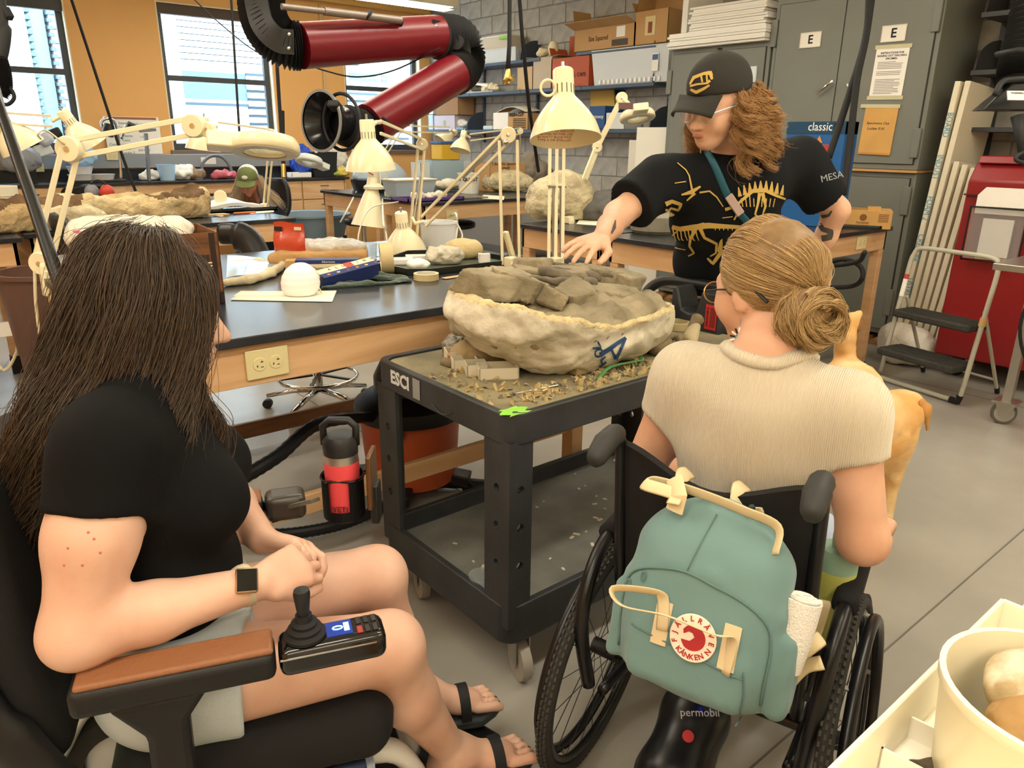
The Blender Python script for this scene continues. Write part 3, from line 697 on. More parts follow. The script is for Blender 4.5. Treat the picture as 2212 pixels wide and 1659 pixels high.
# right wall shelving behind the red cabinet
s2=thing('side_shelving','dark bracket shelves on the block wall above the red cabinet','shelving',(6.3,1.6,1.5))
obj('standard',MB().box((6.36,(6.38,2.252,2.223)[1]-.03,1.1),(6.44,(6.38,2.252,2.223)[1]+.03,2.8)),M('dark slate','3A3D42',.5),s2,world=True)
for(px,py) in((2150,25),(2120,150),(2100,272)):
 pass
for z in((6,2.205,2.343)[2],(6,2.236,1.981)[2],(6,2.195,1.61)[2]):
 obj('shelf',MB().box((5.98,.6,z-.03),(6.44,2.28,z)),M('dark slate','3A3D42',.5),s2,world=True)
 obj('bracket',MB().prism([(6.4,2.26,z),(5.99,2.26,z)]+[(6.4-.4*math.cos(PI/2*i/8),2.26,z+.02+.2*math.sin(PI/2*i/8)) for i in range(9)],(0,.012,0)),M('bracket black','232527',.5),s2,world=True)
o=tag(obj('shelf_carton',MB().box((6.0,1.4,(6,2.205,2.343)[2]+.002),(6.4,2.02,(6,2.205,2.343)[2]+.22)),M('cream carton','D8CDA8',.7),bevel=.003),'cream carton on the topmost dark shelf at the right edge','box')
# ------------------------------------------------------------------ brown bin, stools and chairs
cn=thing('brown_bin','tall dark brown waste bin beside the black table end','bin',(.55,4.3,0))
BRN=M('brown plastic','5A4038',.45);bz=.86
obj('body',MB().lathe([(.0,0),(.145,0),(.165,.45),(.17,.46),(.2,bz-.02),(.215,bz-.02),(.215,bz),(.196,bz),(.17,.5),(.13,.05),(0,.05)],(0,0,0),n=32),BRN,cn)
sd=SD((-.22,-.22,.6),(.22,.22,.9),.02);sd.ell((0,0,.7),(.18,.18,.1),k=0)
soft('rubbish',sd,M('waste paper','C9AE86',.9,bump=(20,1,.02)),cn,world=False,disp=lambda v,n:.025*fbm(v,14,2))
def stool(label,x,y,seat=.66,r=.19,dark=True,back=None,grp='black lab stools',ring=True,base=CHROME,rz=0):
 t=thing('lab_stool',label,'stool',(x,y,0),rz,grp)
 obj('seat',MB().lathe([(0,-.06),(r*.8,-.06),(r,-.045),(r*1.02,-.02),(r,.005),(r*.8,.02),(0,.024)],(0,0,seat),n=28),M('black vinyl','1B1C20',.32),t,smooth=1.2)
 obj('column',MB().cyl((0,0,.1),(0,0,seat-.06),.025),base,t)
 if ring:
  rg=obj('foot_ring',MB().tube([(.22*math.cos(a),.22*math.sin(a),.19) for a in[2*PI*i/28 for i in range(28)]],.011,8,closed=True),base,t,smooth=True)
  for k in range(5):
   a=2*PI*k/5+.3;obj('ring_spoke',MB().bar((.03*math.cos(a),.03*math.sin(a),.2),(.22*math.cos(a),.22*math.sin(a),.19),.016,.01),DKMETAL,rg)
 for k in range(5):
  a=2*PI*k/5;c,s=math.cos(a),math.sin(a)
  l=obj('base_leg',MB().tube([(.02*c,.02*s,.115),(.15*c,.15*s,.105),(.3*c,.3*s,.075)],[.024,.021,.015],8,flat=.75),base,t,smooth=True)
  obj('caster',MB().lathe([(0,-.02),(.026,-.02),(.028,0),(.026,.02),(0,.02)],(.3*c,.3*s,.028),(s,-c,0),14),BLACKP,l)
 if back is not None:
  a,h0,h1,w=back;d=Vector((math.cos(a),math.sin(a),0));sdv=Vector((-d.y,d.x,0))
  def f(u,v):
   p=d*(.2+.05*v-.07*abs(2*u-1)**2)+sdv*(w*(u-.5)*(1-.25*abs(2*v-1)**3));return(p.x,p.y,h0+(h1-h0)*(v-.06*0))
  obj('backrest',MB().grid(f,12,10,.045),M('black vinyl','1B1C20',.32),t,smooth=True)
  obj('back_stem',MB().tube([(0,0,seat-.07),d*.2+Vector((0,0,seat-.06)),d*.245+Vector((0,0,h0+.1))],.018,8),BLACKP,t)
 return t
stool('round black stool seat left of the mid table legs',*(3.962,7.308,0.64)[:2],r=.2)
stool('round black stool seat behind the white bucket',*(4.603,6.494,0.64)[:2],r=.2)
stool('black stool tucked under the near locker table',*(4.609,3.032,0.66)[:2],r=.2)
stool('black stool partly behind the tall lamp posts',*(3.743,4.364,0.62)[:2],r=.2)
stool('black office chair back rising behind the brown bin',(0.847,4.887,0.814)[0]+.1,(0.847,4.887,0.814)[1]+.05,seat=.72,r=.22,back=(.9+PI/2+.5,.80,1.07,.42))
ch=stool('black padded chair right of the carton, chrome ring base under the black table',*(1.748,3.852,0.1)[:2],seat=.62,r=.24)
sd=SD((-.05,-.35,.8),(.3,.35,1.3),.014)
a0,b0_,c0=Vector((1.359,4.065,1.005)),Vector((1.448,3.906,0.967)),Vector((1.461,3.771,0.838));T_=wmat(ch).inverted()
obj('backrest',MB().tube(bez([a0,(a0+b0_)/2+Vector((0,0,.02)),b0_,c0],5),[.035]*6+[.05]*10,12,flat=1.6),M('black vinyl','1B1C20',.32),ch,world=True,smooth=True)
stool('black chair back showing behind the jacket table',(1.579,8.732,0.988)[0],(1.579,8.732,0.988)[1],seat=.75,r=.25,back=(-1.4,.85,1.02,.5))
stool('black chair of the worker in the cap',(3.127,7.542,0.891)[0],(3.127,7.542,0.891)[1]+.2,seat=.6,r=.24,back=(1.2,.68,1.08,.44))
# ------------------------------------------------------------------ articulated lamps
CAMR=Vector((.77,-.64,0))
def shade_parts(t,top,axis,Rr,mat=CREAM,bulb=True,flare=1.0):
 ax=Vector(axis).normalized();top=Vector(top)
 pf=[(0,0),(.26,0),(.29,.04),(.30,.72),(.36,.8),(.5,.95),(.7,1.2),(.86,1.46),(.96,1.74),(1,1.9),(.975,1.9),(.93,1.72),(.83,1.46),(.66,1.2),(.45,.97),(.26,.8),(0,.78)]
 sh_=obj('lamp_shade',MB().lathe([(r*Rr,h*Rr) for r,h in pf],top,ax,36),mat,t,world=True,smooth=1.2)
 F=frame_of(ax,(1,0,0));mb=MB()
 for k in range(14):
  a=2*PI*k/14;d=F@Vector((math.cos(a),math.sin(a),0));p=top+d*(.298*Rr)
  mb.bar(p+ax*.45*Rr,p+ax*.7*Rr,.022*Rr,.012*Rr,up=d)
 obj('vent_slots',mb,BLACKP,sh_,world=True)
 obj('switch_knob',MB().cyl(top-ax*.2*Rr,top,.05*Rr),STEEL,sh_,world=True)
 if bulb:
  obj('bulb',MB().ball(top+ax*1.22*Rr,.34*Rr),M('opal bulb','D9D4C4',.3),sh_,world=True,smooth=True)
  obj('reflector',MB().lathe([(.2*Rr,.85*Rr),(.42*Rr,.95*Rr),(.62*Rr,1.22*Rr),(.6*Rr,1.22*Rr)],top,ax,28),M('reflector white','E4DEC8',.4),sh_,world=True,smooth=1)
 return sh_
def arm_bars(t,a,b,gap=.034,w=.012,mat=CREAM,n=2,name='arm'):
 a,b=Vector(a),Vector(b);d=(b-a).normalized();nrm=d.cross(Vector((0,0,1)))
 if nrm.length<.35:nrm=Vector((.64,.77,0))
 u=d.cross(nrm).normalized();mb=MB()
 for k in range(n):
  o=u*gap*(k/(n-1)-.5) if n>1 else Vector((0,0,0));mb.bar(a+o,b+o,w,w*.8,up=nrm)
 return obj(name,mb,mat,t,world=True,bevel=.002)
def joint(t,p,r=.028,th=.03,nrm=(.64,.77,0),mat=CREAM):
 p=Vector(p);n_=Vector(nrm).normalized();j=obj('joint',MB().lathe([(0,-th/2),(r*.9,-th/2),(r,-th/3),(r,th/3),(r*.9,th/2),(0,th/2)],p,n_,24),mat,t,world=True,smooth=.8)
 obj('bolt',MB().lathe([(0,-th/2-.004),(r*.22,-th/2-.003),(r*.25,-th/2)],p,n_,12),CHROME,j,world=True)
 return j
def clamp(t,p,mat=CREAM):
 p=Vector(p)
 c=obj('clamp',MB().cbox(p+Vector((0,0,.022)),(.05,.05,.044)).cbox(p+Vector((.0,-.025,-.03)),(.045,.012,.11)),mat,t,world=True,bevel=.004)
 obj('clamp_screw',MB().cyl(p+Vector((0,0,-.11)),p+Vector((0,0,-.035)),.006),STEEL,c,world=True)
def mag_head(t,c,axis,back,Rr=.115,mat=CREAM,label=True):
 """ring-light magnifier: axis = direction the lens faces, back = direction of the arm"""
 c=Vector(c);ax=Vector(axis).normalized();bk=Vector(back);bk=(bk-ax*bk.dot(ax)).normalized()
 h=obj('magnifier_housing',MB().lathe([(.5*Rr,-.3*Rr),(.9*Rr,-.26*Rr),(Rr,-.1*Rr),(1.02*Rr,.12*Rr),(.97*Rr,.17*Rr),(.6*Rr,.17*Rr),(.58*Rr,.1*Rr),(.5*Rr,-.3*Rr)],c,ax,40),mat,t,world=True,smooth=.9)
 obj('tube_ring',MB().lathe([(.62*Rr,.172*Rr),(.94*Rr,.172*Rr),(.94*Rr,.19*Rr),(.62*Rr,.19*Rr)],c,ax,40),M('ring tube','D8D6CC',.3),h,world=True)
 obj('lens',MB().lathe([(0,-.1*Rr),(.5*Rr,-.05*Rr),(.6*Rr,.02*Rr),(.5*Rr,.08*Rr),(0,.12*Rr)],c,ax,32),M('lens glass','F2F6F4',.03,trans=.9,ior=1.3),h,world=True,smooth=1)
 T=TF(c+bk*Rr*1.05-ax*Rr*.06,bk,z=ax);obj('ballast_box',MB().box((-.5*Rr,-.42*Rr,-.2*Rr),(.55*Rr,.42*Rr,.22*Rr),T),mat,h,world=True,bevel=.006)
 return h
DIM=Vector((.64,.77,0))
# 1 big magnifier lamp clamped to the near table's far left corner
A_,B_,C_=Vector((0.442,3.42,1.019)),Vector((0.604,3.42,1.444)),Vector((1.012,3.2,1.535))
t=thing('magnifier_lamp','large cream magnifier lamp whose long arms reach in front of the window wall','lamp',(0.455,3.42,0.974),0,'ring magnifier lamps')
clamp(t,(0.456,3.4,0.969));obj('clamp_body',MB().bar((0.442,3.42,1.019),(0.437,3.4,0.89),.07,.03),CREAM,t,world=True,bevel=.008)
arm_bars(t,A_,B_,.055,.02);joint(t,A_,.045,.05);joint(t,B_,.05,.055);arm_bars(t,B_,C_,.06,.02);joint(t,C_,.045,.05,);joint(t,(1.057,3.18,1.522),.03,.05)
obj('neck',MB().bar((1.066,3.18,1.522),(1.08,3.1,1.484),.03,.03),CREAM,t,world=True,bevel=.006)
mag_head(t,(1.201,2.98,1.458),(-.16,-.2,-1),(-.9,.3,0),.132)
obj('arm_cord',MB().tube(bez([(0.508,3.4,1.481),(0.498,3.38,1.497),(0.53,3.4,1.511),(0.584,3.4,1.461)],5),.004,6),M('beige cord','CFC4A4',.6),t,world=True,smooth=True)
cd=tag(obj('lamp_cord',MB().tube(bez([(0.412,3.42,1),(0.391,3.4,0.859),(0.38,3.38,0.677),(0.377,3.36,0.547),(.47,3.45,.12),(.5,3.6,.03),(.9,3.8,.012)],8),.006,8),M('beige cord','CFC4A4',.6),smooth=True),'beige cord hanging from the large magnifier lamp clamp','cord')
# 2 cream shade resting low over the table with its arm on the right corner post
t=thing('desk_lamp','cream bell lamp with its mouth resting on the black table by the tray','lamp',(2.072,2.508,0.967),0,'cream articulated lamps')
E_,S_=Vector((2.089,2.56,1.514)),Vector((2.006,3.1,1.116))
clamp(t,(2.072,2.508,0.967));arm_bars(t,Vector((2.078,2.52,0.975)),E_+Vector((0,0,-.02)),.075,.013);arm_bars(t,E_,S_,.05,.013);joint(t,E_,.034,.04)
obj('elbow_knob',MB().ball((2.067,2.55,1.486),.014),CHROME,t,world=True);obj('base_bracket',MB().bar((2.078,2.56,1.115),(2.125,2.55,0.967),.03,.02),CREAM,t,world=True,bevel=.004)
obj('yoke',MB().tube([S_,(1.971,3.12,1.106),(1.966,3.14,1.133)],.009,8),CREAM,t,world=True,smooth=True)
tp=Vector((1.893,3.12,1.164));shade_parts(t,tp,Vector((tp.x+.03,3.14,.968))-tp,(tp.z-.969)/1.9,bulb=False)
obj('spring',MB().cyl((2.062,2.85,1.331),(2.072,2.6,1.48),.007),STEEL,t,world=True)
# 3 cream shade on arms in front of the fume hood
t=thing('desk_lamp','cream bell lamp hanging just below the fume hood','lamp',(2.185,3.507,0.967),0,'cream articulated lamps')
E_,S_=Vector((2.217,3.42,1.467)),Vector((1.704,2.95,1.541));clamp(t,(2.165,3.474,0.967))
for a,b in(((2.191,3.42,1.454),(2.12,3.42,0.993)),((2.244,3.44,1.453),(2.166,3.42,0.99))):obj('arm',MB().bar(a,b,.013,.01),CREAM,t,world=True)
arm_bars(t,E_,S_,.05,.013);joint(t,E_,.03,.05);obj('yoke',MB().tube([S_+Vector((0,0,.02)),(1.671,2.93,1.56),(1.64,2.9,1.548)],.009,8),CREAM,t,world=True,smooth=True)
obj('spring',MB().cyl((2.149,3.41,1.101),(2.2,3.42,1.311),.006),STEEL,t,world=True)
shade_parts(t,(1.6,2.88,1.569),(.06,.02,-1),.105)
# 4 small conical shade hanging mouth-down at the mid table
t=thing('desk_lamp','small pale conical lamp head dangling at the left mid table','lamp',(3.706,6.332,0.967),0,'cream articulated lamps')
clamp(t,(3.736,6.383,0.967));b4=Vector((3.736,6.383,0.967));
obj('arm',MB().bar(b4,(3.62,6.2,1.399),.014,.012),CREAM,t,world=True);obj('arm',MB().bar((3.556,6.2,1.084),(3.539,6.2,1.415),.014,.012),CREAM,t,world=True)
obj('socket',MB().lathe([(.0,0),(.05,0),(.05,.17),(.09,.2),(.09,.22),(0,.22)],(3.377,6,1.287),(-.02,0,-1),20),M('ivory enamel','D8D0B6',.4),t,world=True)
obj('wire',MB().tube(bez([(3.32,5.95,1.258),(3.296,5.95,1.22),(3.344,5.95,1.188)],4),.005,6),M('red wire','A83A30',.5),t,world=True)
obj('lamp_shade',MB().lathe([(.05,0),(.055,.1),(.07,.14),(.16,.42),(.155,.42),(.06,.14),(.045,0)],(3.37,6,1.162),(-.16,-.02,-1),28),CREAM,t,world=True,smooth=1)
# 5 tall lamp facing the camera behind the jacket
t=thing('desk_lamp','largest cream bell lamp, mouth turned to the viewer, bulb showing','lamp',(2.203,2.368,0.967),0,'cream articulated lamps')
b5=Vector((2.22,2.386,0.967));clamp(t,b5)
for k,px in enumerate((1184,1203,1216)):
 obj('arm',MB().bar(b5+CAMR*.03*(k-1),Vector((2.313,2.5,1.502))+CAMR*.03*(k-1),.014,.011),CREAM,t,world=True)
for k in(-1,1):obj('spring',MB().cyl((2.258,2.44,0.993) if k<0 else(2.303,2.44,0.989),(2.265,2.46,1.301) if k<0 else(2.309,2.46,1.3),.007),STEEL,t,world=True)
obj('cross_pin',MB().cyl((2.237,2.46,1.306),(2.336,2.46,1.303),.006),STEEL,t,world=True)
hd=Vector((1.643,1.758,1.698));el=Vector((2.313,2.5,1.502));sh5=shade_parts(t,hd,(-.13,-.24,-1),.108)
joint(t,el,.03,.05);arm_bars(t,el,hd+Vector((.05,.06,-.03)),.04,.013)
obj('shade_ring',MB().tube([Vector((1.584,1.757,1.644))+Vector((0,0,.022))*math.sin(a)+CAMR*.022*math.cos(a) for a in[2*PI*i/18 for i in range(18)]],.004,6,closed=True),CREAM,t,world=True)
lb=Vector((1.512,1.619,1.501));T=TF(Vector((1.572,1.71,1.51)),CAMR,z=(-.5,-.6,-.62))
text('warning_label','CAUTION TO REDUCE\nTHE RISK OF FIRE USE\n60 WATT BULB MAX\nTYPE A OR SMALLER',.011,T,M('label red ink','B8604A',.7),sh5)
# 6 slender magnifier lamp on the right table corner
t=thing('magnifier_lamp','slender cream magnifier lamp on the locker-side table, ring seen from below','lamp',(3.569,3.715,0.967),0,'ring magnifier lamps')
b6,e6,h6=Vector((3.654,3.8,0.986)),Vector((3.897,3.8,1.451)),Vector((4.032,3.72,1.771));clamp(t,(3.529,3.673,0.967))
arm_bars(t,b6,e6,.03,.02);arm_bars(t,e6,h6,.016,.02);joint(t,b6,.045,.045);joint(t,e6,.035,.04);joint(t,h6,.04,.04)
obj('neck',MB().tube(bez([h6,(4.029,3.66,1.74),(3.993,3.6,1.699)],4),.014,8),CREAM,t,world=True,smooth=True)
hh=mag_head(t,(3.954,3.5,1.647),(-.1,-.3,-1),(-.5,-.6,0),.115);obj('rating_label',MB().box((-.045,-.02,0),(.045,.02,.002),TF((3.672,3.35,1.7),CAMR,z=(-.5,-.65,.2))),M('label dark','5A3A34',.5),hh,world=True)
obj('hand_loop',MB().tube([e6+Vector((-.01,0,.04))+Vector((0,0,.03))*math.sin(a)+CAMR*.03*math.cos(a) for a in[2*PI*i/16 for i in range(16)]],.005,6,closed=True),CREAM,t,world=True)
# 7, 8 pair of lamps at the back of the mid tables
def small_lamp(label,base,els,top,axis,Rr,y,post=True):
 t=thing('desk_lamp',label,'lamp',base,0,'cream articulated lamps');clamp(t,base);pts=[Vector(base)]+[Vector(e) for e in els]
 for a,b in zip(pts[:-1],pts[1:]):arm_bars(t,a,b,.06,.014)
 for p in pts[1:-1]:joint(t,p,.035,.04)
 obj('yoke',MB().tube([pts[-1],Vector(top)-Vector((0,0,.03))],.012,8),CREAM,t,world=True)
 shade_parts(t,top,axis,Rr);return t
small_lamp('small cream lamp tilted left, arm running right over the bins',(5.884,6.992,0.967),[(5.388,6.4,1.579),(4.648,6.3,1.508)],(4.581,6.3,1.568),(-.35,-.1,-1),.105,6.3)
small_lamp('small cream lamp half hidden behind another, its arm running left',(4.405,8.024,0.967),[(4.399,7.2,1.589),(5.038,7.2,1.585)],(5.191,7.3,1.577),(-.75,.1,-.6),.12,7.2)
# 9 lamp in front of the left window, 10 lamp over the cap wearer
small_lamp('cream lamp with a flared shade in front of the left window',(-.15,5.6,TZ+.002),[(-.1,5.55,1.62),(0.896,5.5,1.572)],(0.959,5.5,1.637),(.55,.05,-1),.125,5.5)
small_lamp('cream lamp with shade turned down left before the middle window',(2.26,5.708,0.967),[(2.28,5.5,1.513),(1.894,5.5,1.557)],(1.807,5.5,1.621),(-.12,.05,-1),.115,5.5)
small_lamp('dark lamp head cut by the left edge before the window',(-.9,5.6,TZ+.002),[(-.8,5.6,1.5)],(0.619,5.55,1.636),(.5,0,-1),.13,5.5)
t=thing('magnifier_lamp','pale blue-white magnifier lamp tilted over the back counter','lamp',(3.988,7.494,0.967),0,'ring magnifier lamps')
clamp(t,(3.847,7.23,0.967));PW=M('pale enamel','DCE2E2',.35);obj('post',MB().bar((3.894,7.318,0.97),(3.737,7,1.517),.05,.03),PW,t,world=True);arm_bars(t,(3.716,7,1.517),(3.326,6.9,1.43),.05,.02,PW);joint(t,(3.716,7,1.517),.05,.05,mat=PW)
obj('neck',MB().tube([(3.326,6.9,1.43),(3.25,6.85,1.364)],.016),PW,t,world=True);mag_head(t,(3.155,6.8,1.282),(-.35,-.25,-1),(.5,.2,.5),.125,PW)
# ------------------------------------------------------------------ fume extraction arm
FM=M('fume arm maroon','701520',.3);FB=M('bellows black','202124',.6)
t=thing('fume_arm','maroon fume extraction arm with black bellows and a funnel hood','fume arm',(1.927,3.4,1.909))
Rt=.097
def bellows(pts,r,n=5,amp=.012,mat=FB,par=None,name='bellows',folds=None):
 c=bez(pts,14);rs=[r+amp*(1 if i%2 else-1) for i in range(len(c))];return obj(name,MB().tube(c,rs,20),mat,par,world=True,smooth=.5)
a,b,c,d=Vector((1.573,3.4,1.883)),Vector((2.333,3.42,1.989)),Vector((2.408,3.38,1.818)),Vector((1.863,3.32,1.559))
obj('upper_tube',MB().cyl(a,b,Rt,n=36),FM,t,world=True);obj('lower_tube',MB().cyl(c,d,Rt,n=36),FM,t,world=True)
bellows([b-(b-a).normalized()*.02,(2.462,3.44,1.988),(2.509,3.44,1.923),(2.475,3.42,1.853),c-(c-d).normalized()*.02],Rt,par=t)
bellows([a,(1.504,3.42,1.887),(1.459,3.46,1.948),(1.462,3.52,2.042),(1.498,3.6,2.212)],Rt*.95,par=t)
off=Vector((-.64,-.77,0))*(Rt+.012)
def plate(pts,w,nm='side_plate'):
 pl=obj(nm,MB().tube(bez([Vector(p)+off for p in pts],6),[w]*60,8,flat=.12,up=(-.64,-.77,0)) if False else MB().grid((lambda cv:(lambda u,v:cv[min(int(u*(len(cv)-1)),len(cv)-1)]+(lambda q:q*(v-.5)*2*w)((Vector((-.64,-.77,0)).cross((cv[min(int(u*(len(cv)-1))+1,len(cv)-1)]-cv[max(int(u*(len(cv)-1))-1,0)])).normalized()))))(bez([Vector(p)+off for p in pts],6)),18,2,.012),M('plate black','1B1C1F',.45),t,world=True)
 for p in(pts[0],pts[-1]):
  for s in(-.6,.6):
   tdir=(Vector(pts[1])-Vector(pts[0])) if p is pts[0] else(Vector(pts[-1])-Vector(pts[-2]))
   q=Vector(p)+off+Vector((-.64,-.77,0)).cross(tdir.normalized())*w*s+tdir.normalized()*(.02 if p is pts[0] else-.02)
   obj('bolt',MB().ball(q+off.normalized()*.004,.009,10,6),CHROME,pl,world=True)
 return pl
plate([(2.311,3.42,2.004),(2.424,3.44,1.994),(2.488,3.44,1.955),(2.496,3.44,1.9),(2.408,3.4,1.836),(2.359,3.38,1.806)],.045)
plate([(1.577,3.4,1.886),(1.511,3.42,1.893),(1.469,3.46,1.949),(1.466,3.5,2.03),(1.483,3.55,2.13)],.05)
obj('pivot_knob',MB().lathe([(0,.03),(.035,.028),(.04,0)],Vector((2.467,3.44,1.958))+off,(-.64,-.77,0),20),FB,t,world=True)
s_=obj('support_strut',MB().cyl((1.456,3.3,2.018),(1.65,3.3,2.02),.013).cyl((1.65,3.3,2.02),(2.051,3.32,2.024),.017),M('strut grey','8D837C',.35,metal=.4),t,world=True)
obj('strut_joint',MB().cyl((2.056,3.32,2.024),(2.057,3.34,1.999),.01),FB,s_,world=True);obj('strut_collar',MB().cyl((1.865,3.31,2.032),(1.874,3.31,2.025),.026),FB,s_,world=True)
h0,h1,h2=Vector((1.85,3.32,1.551)),Vector((1.693,3.28,1.56)),Vector((1.615,3.26,1.564));ax=(h2-h1).normalized()
bellows([d+(d-c).normalized()*-.04,(1.837,3.32,1.534),(1.773,3.3,1.537),(1.709,3.28,1.552)],.085,amp=.008,par=t,name='hood_joint')
obj('hood',MB().lathe([(.07,-.14),(.075,-.07),(.085,-.04),(.11,.01),(.125,.03),(.13,.035),(.12,.035),(.1,.01),(.06,-.06)],h2,ax,32),M('hood black','141518',.18),t,world=True,smooth=.8)
obj('hood_rim',MB().lathe([(.125,.03),(.133,.035),(.133,.043),(.122,.043)],h2,ax,40),M('rim edge','9AA0A6',.3,metal=.5),t,world=True)
obj('hand_wheel',MB().tube([Vector((1.652,3.2,1.562))+Vector((0,0,.12))*math.sin(q)+ax.cross(Vector((0,0,1)))*.12*math.cos(q) for q in[2*PI*i/28 for i in range(28)]],.008,8,closed=True),FB,t,world=True,smooth=True)
obj('hood_handle',MB().bar((1.587,3.15,1.64),(1.627,3.18,1.615),.05,.03),FB,t,world=True,bevel=.006)
obj('damper_lever',MB().bar((1.86,3.2,1.587),(1.918,3.2,1.551),.02,.008),FB,t,world=True)
# second arm: black hood at the top right edge, third at the top left edge
t=thing('fume_arm','black fume arm with ribbed hose and square hood at the upper right edge','fume arm',(4.363,1.451,1.844))
bellows([(4.496,1.514,2.248),(4.428,1.48,2.036),(4.359,1.464,1.865),(4.339,1.449,1.791)],.07,amp=.01,par=t)
obj('hose_ring',MB().tube([(4.175,1.494,1.899),(4.138,1.392,1.909),(4.234,1.31,1.902)],.014,8),FB,t,world=True,smooth=True)
obj('grab_handle',MB().tube(bez([(4.24,1.325,1.79),(4.156,1.393,1.785),(4.112,1.424,1.772),(4.076,1.43,1.716)],4),.014,8),FB,t,world=True,smooth=True)
hp=Vector((4.34,1.402,1.685));obj('hood',MB().add([hp+v for v in(Vector((-.12,.12,-.03)),Vector((.14,-.22,-.03)),Vector((.25,-.12,-.03)),Vector((0,.22,-.03)),Vector((-.02,.05,.1)),Vector((.1,-.1,.1)),Vector((.15,-.05,.1)),Vector((.04,.1,.1)))],[(0,1,5,4),(1,2,6,5),(2,3,7,6),(3,0,4,7),(4,5,6,7),(0,3,2,1)]),M('hood black','141518',.18),t,world=True,bevel=.008)
T=TF((4.152,1.366,1.713),CAMR,z=(-.5,-.6,.35));pl=obj('rating_plate',MB().box((-.045,-.022,0),(.07,.022,.006),T),PAPERW,t,world=True);text('plate_print','WARNING',.012,T@Matrix.Translation((0,.01,.007)),INK,pl)
obj('lower_arm',MB().tube([(4.317,1.399,1.631),(4.308,1.361,1.525),(4.358,1.342,1.418)],[.03,.022,.02],10),FB,t,world=True,smooth=True)
obj('tail_loop',MB().tube(bez([(4.206,1.286,1.473),(4.165,1.311,1.452),(4.153,1.313,1.431),(4.178,1.285,1.417)],4),.01,8),FB,t,world=True,smooth=True)
t=thing('fume_arm','black fume arm with cable coil at the upper left edge','fume arm',(0.526,4.077,1.817))
obj('arm_tube',MB().tube(bez([(0.574,4.182,2.156),(0.559,4.13,2.005),(0.549,4.107,1.93),(0.521,4.09,1.835),(0.477,4.085,1.741)],5),[.018]*10+[.03]*11,10),FB,t,world=True,smooth=True);obj('bracket',MB().bar((0.568,4.125,2.009),(0.578,4.099,1.968),.03,.03),FB,t,world=True,bevel=.004)
bellows([(0.501,4.091,1.801),(0.502,4.065,1.741),(0.493,4.048,1.684),(0.478,4.048,1.656)],.035,amp=.006,par=t)
obj('cable_loop',MB().tube(bez([(0.501,4.051,1.707),(0.524,4.019,1.675),(0.525,4.004,1.643),(0.501,4.013,1.618),(0.477,4.033,1.62)],5),.008,8),BLACKR,t,world=True,smooth=True)
tag(obj('black_support_pole',MB().tube([(0.403,3.502,1.674),(0.397,3.401,1.584),(0.391,3.007,1.291),(0.379,2.628,1.024),(0.37,2.452,0.915)],[.018,.018,.02,.021,.021],14),M('pole black','0F1012',.3),smooth=True),'long black slanting pole passing in front of the left lamp','pole')
# ------------------------------------------------------------------ hanging cords and air lines
def cord(label,pts,r=.008,mat=BLACKR,cat='cord',name='hanging_cord',n=6):
 p=[Vector(q) for q in pts];return tag(obj(name,MB().tube(bez(p,n),r,8),mat,smooth=True),label,cat)
up=lambda p:(p[0],p[1],ZC)
cord('thin black cord slanting down beside the left window',[(1.613,8.062,2.686),(1.697,7.746,1.792),(1.75,7.647,1.343),(1.818,7.552,0.933)],.013)
cord('black cord hanging down through the middle window',[(2.33,6.171,2.535),(2.25,6.011,2.006),(2.17,5.851,1.478)],.009)
cord('black cord at the right jamb of the middle window',[(2.117,4.902,2.353),(2.035,4.749,1.837),(1.969,4.612,1.389)],.011)
cord('thin black wire drooping from the ceiling to the fume arm',[(1.872,5.662,2.377),(1.913,5.268,2.174),(1.891,4.649,1.964),(1.911,4.193,1.896),(1.97,3.983,1.838),(2.045,3.767,1.799),(2.145,3.558,1.825),(2.225,3.255,1.912)],.004)
t=thing('air_drop_line','black air line hanging from the ceiling, brass tap at its end','air line',(2.898,3.553,1.995))
obj('hose',MB().tube([up((2.962,3.627,2.293)),(2.962,3.627,2.293),(2.9,3.551,1.995),(2.869,3.524,1.871)],[.012,.012,.012,.014],10),BLACKR,t,world=True,smooth=True)
BR=M('brass','C9A85C',.3,metal=.9);v_=obj('brass_valve',MB().tube([(2.871,3.522,1.871),(2.86,3.512,1.826),(2.851,3.505,1.792)],[.012,.022,.016],10),BR,t,world=True)
for q in((2.804,3.48,1.803),(2.844,3.452,1.813),(2.917,3.537,1.836),(2.843,3.524,1.821)):obj('outlet',MB().cyl((2.86,3.512,1.826),q,.01,n=10),BR,v_,world=True)
t=thing('air_drop_line','long black air line slanting down behind the mid tables to a brass tip','air line',(3.489,4.072,1.796));obj('hose',MB().tube([(3.438,4.126,2.463),(3.461,4.104,2.136),(3.618,4.211,1.731),(3.87,4.422,1.435),(4.063,4.597,1.258)],[.013]*5,10),BLACKR,t,world=True,smooth=True)
t=thing('air_drop_line','black cord ending in a brass tip above the counter','air line',(2.999,7.008,1.311));obj('cord',MB().tube([(3.159,7.327,1.731),(3.068,7.194,1.242)],.02,8),BLACKR,t,world=True);obj('brass_tip',MB().cyl((3.068,7.194,1.242),(3.047,7.159,1.119),.022),BR,t,world=True)
cord('left of two black hoses crossing the E lockers',[(3.784,1.938,2.178),(3.71,1.902,1.951),(3.629,1.89,1.764),(3.545,1.881,1.582),(3.475,1.876,1.432)],.016)
cord('right of two black hoses crossing the E lockers',[(3.718,1.92,2.169),(3.672,1.88,1.985),(3.598,1.855,1.781),(3.525,1.81,1.536),(3.445,1.763,1.271)],.016)
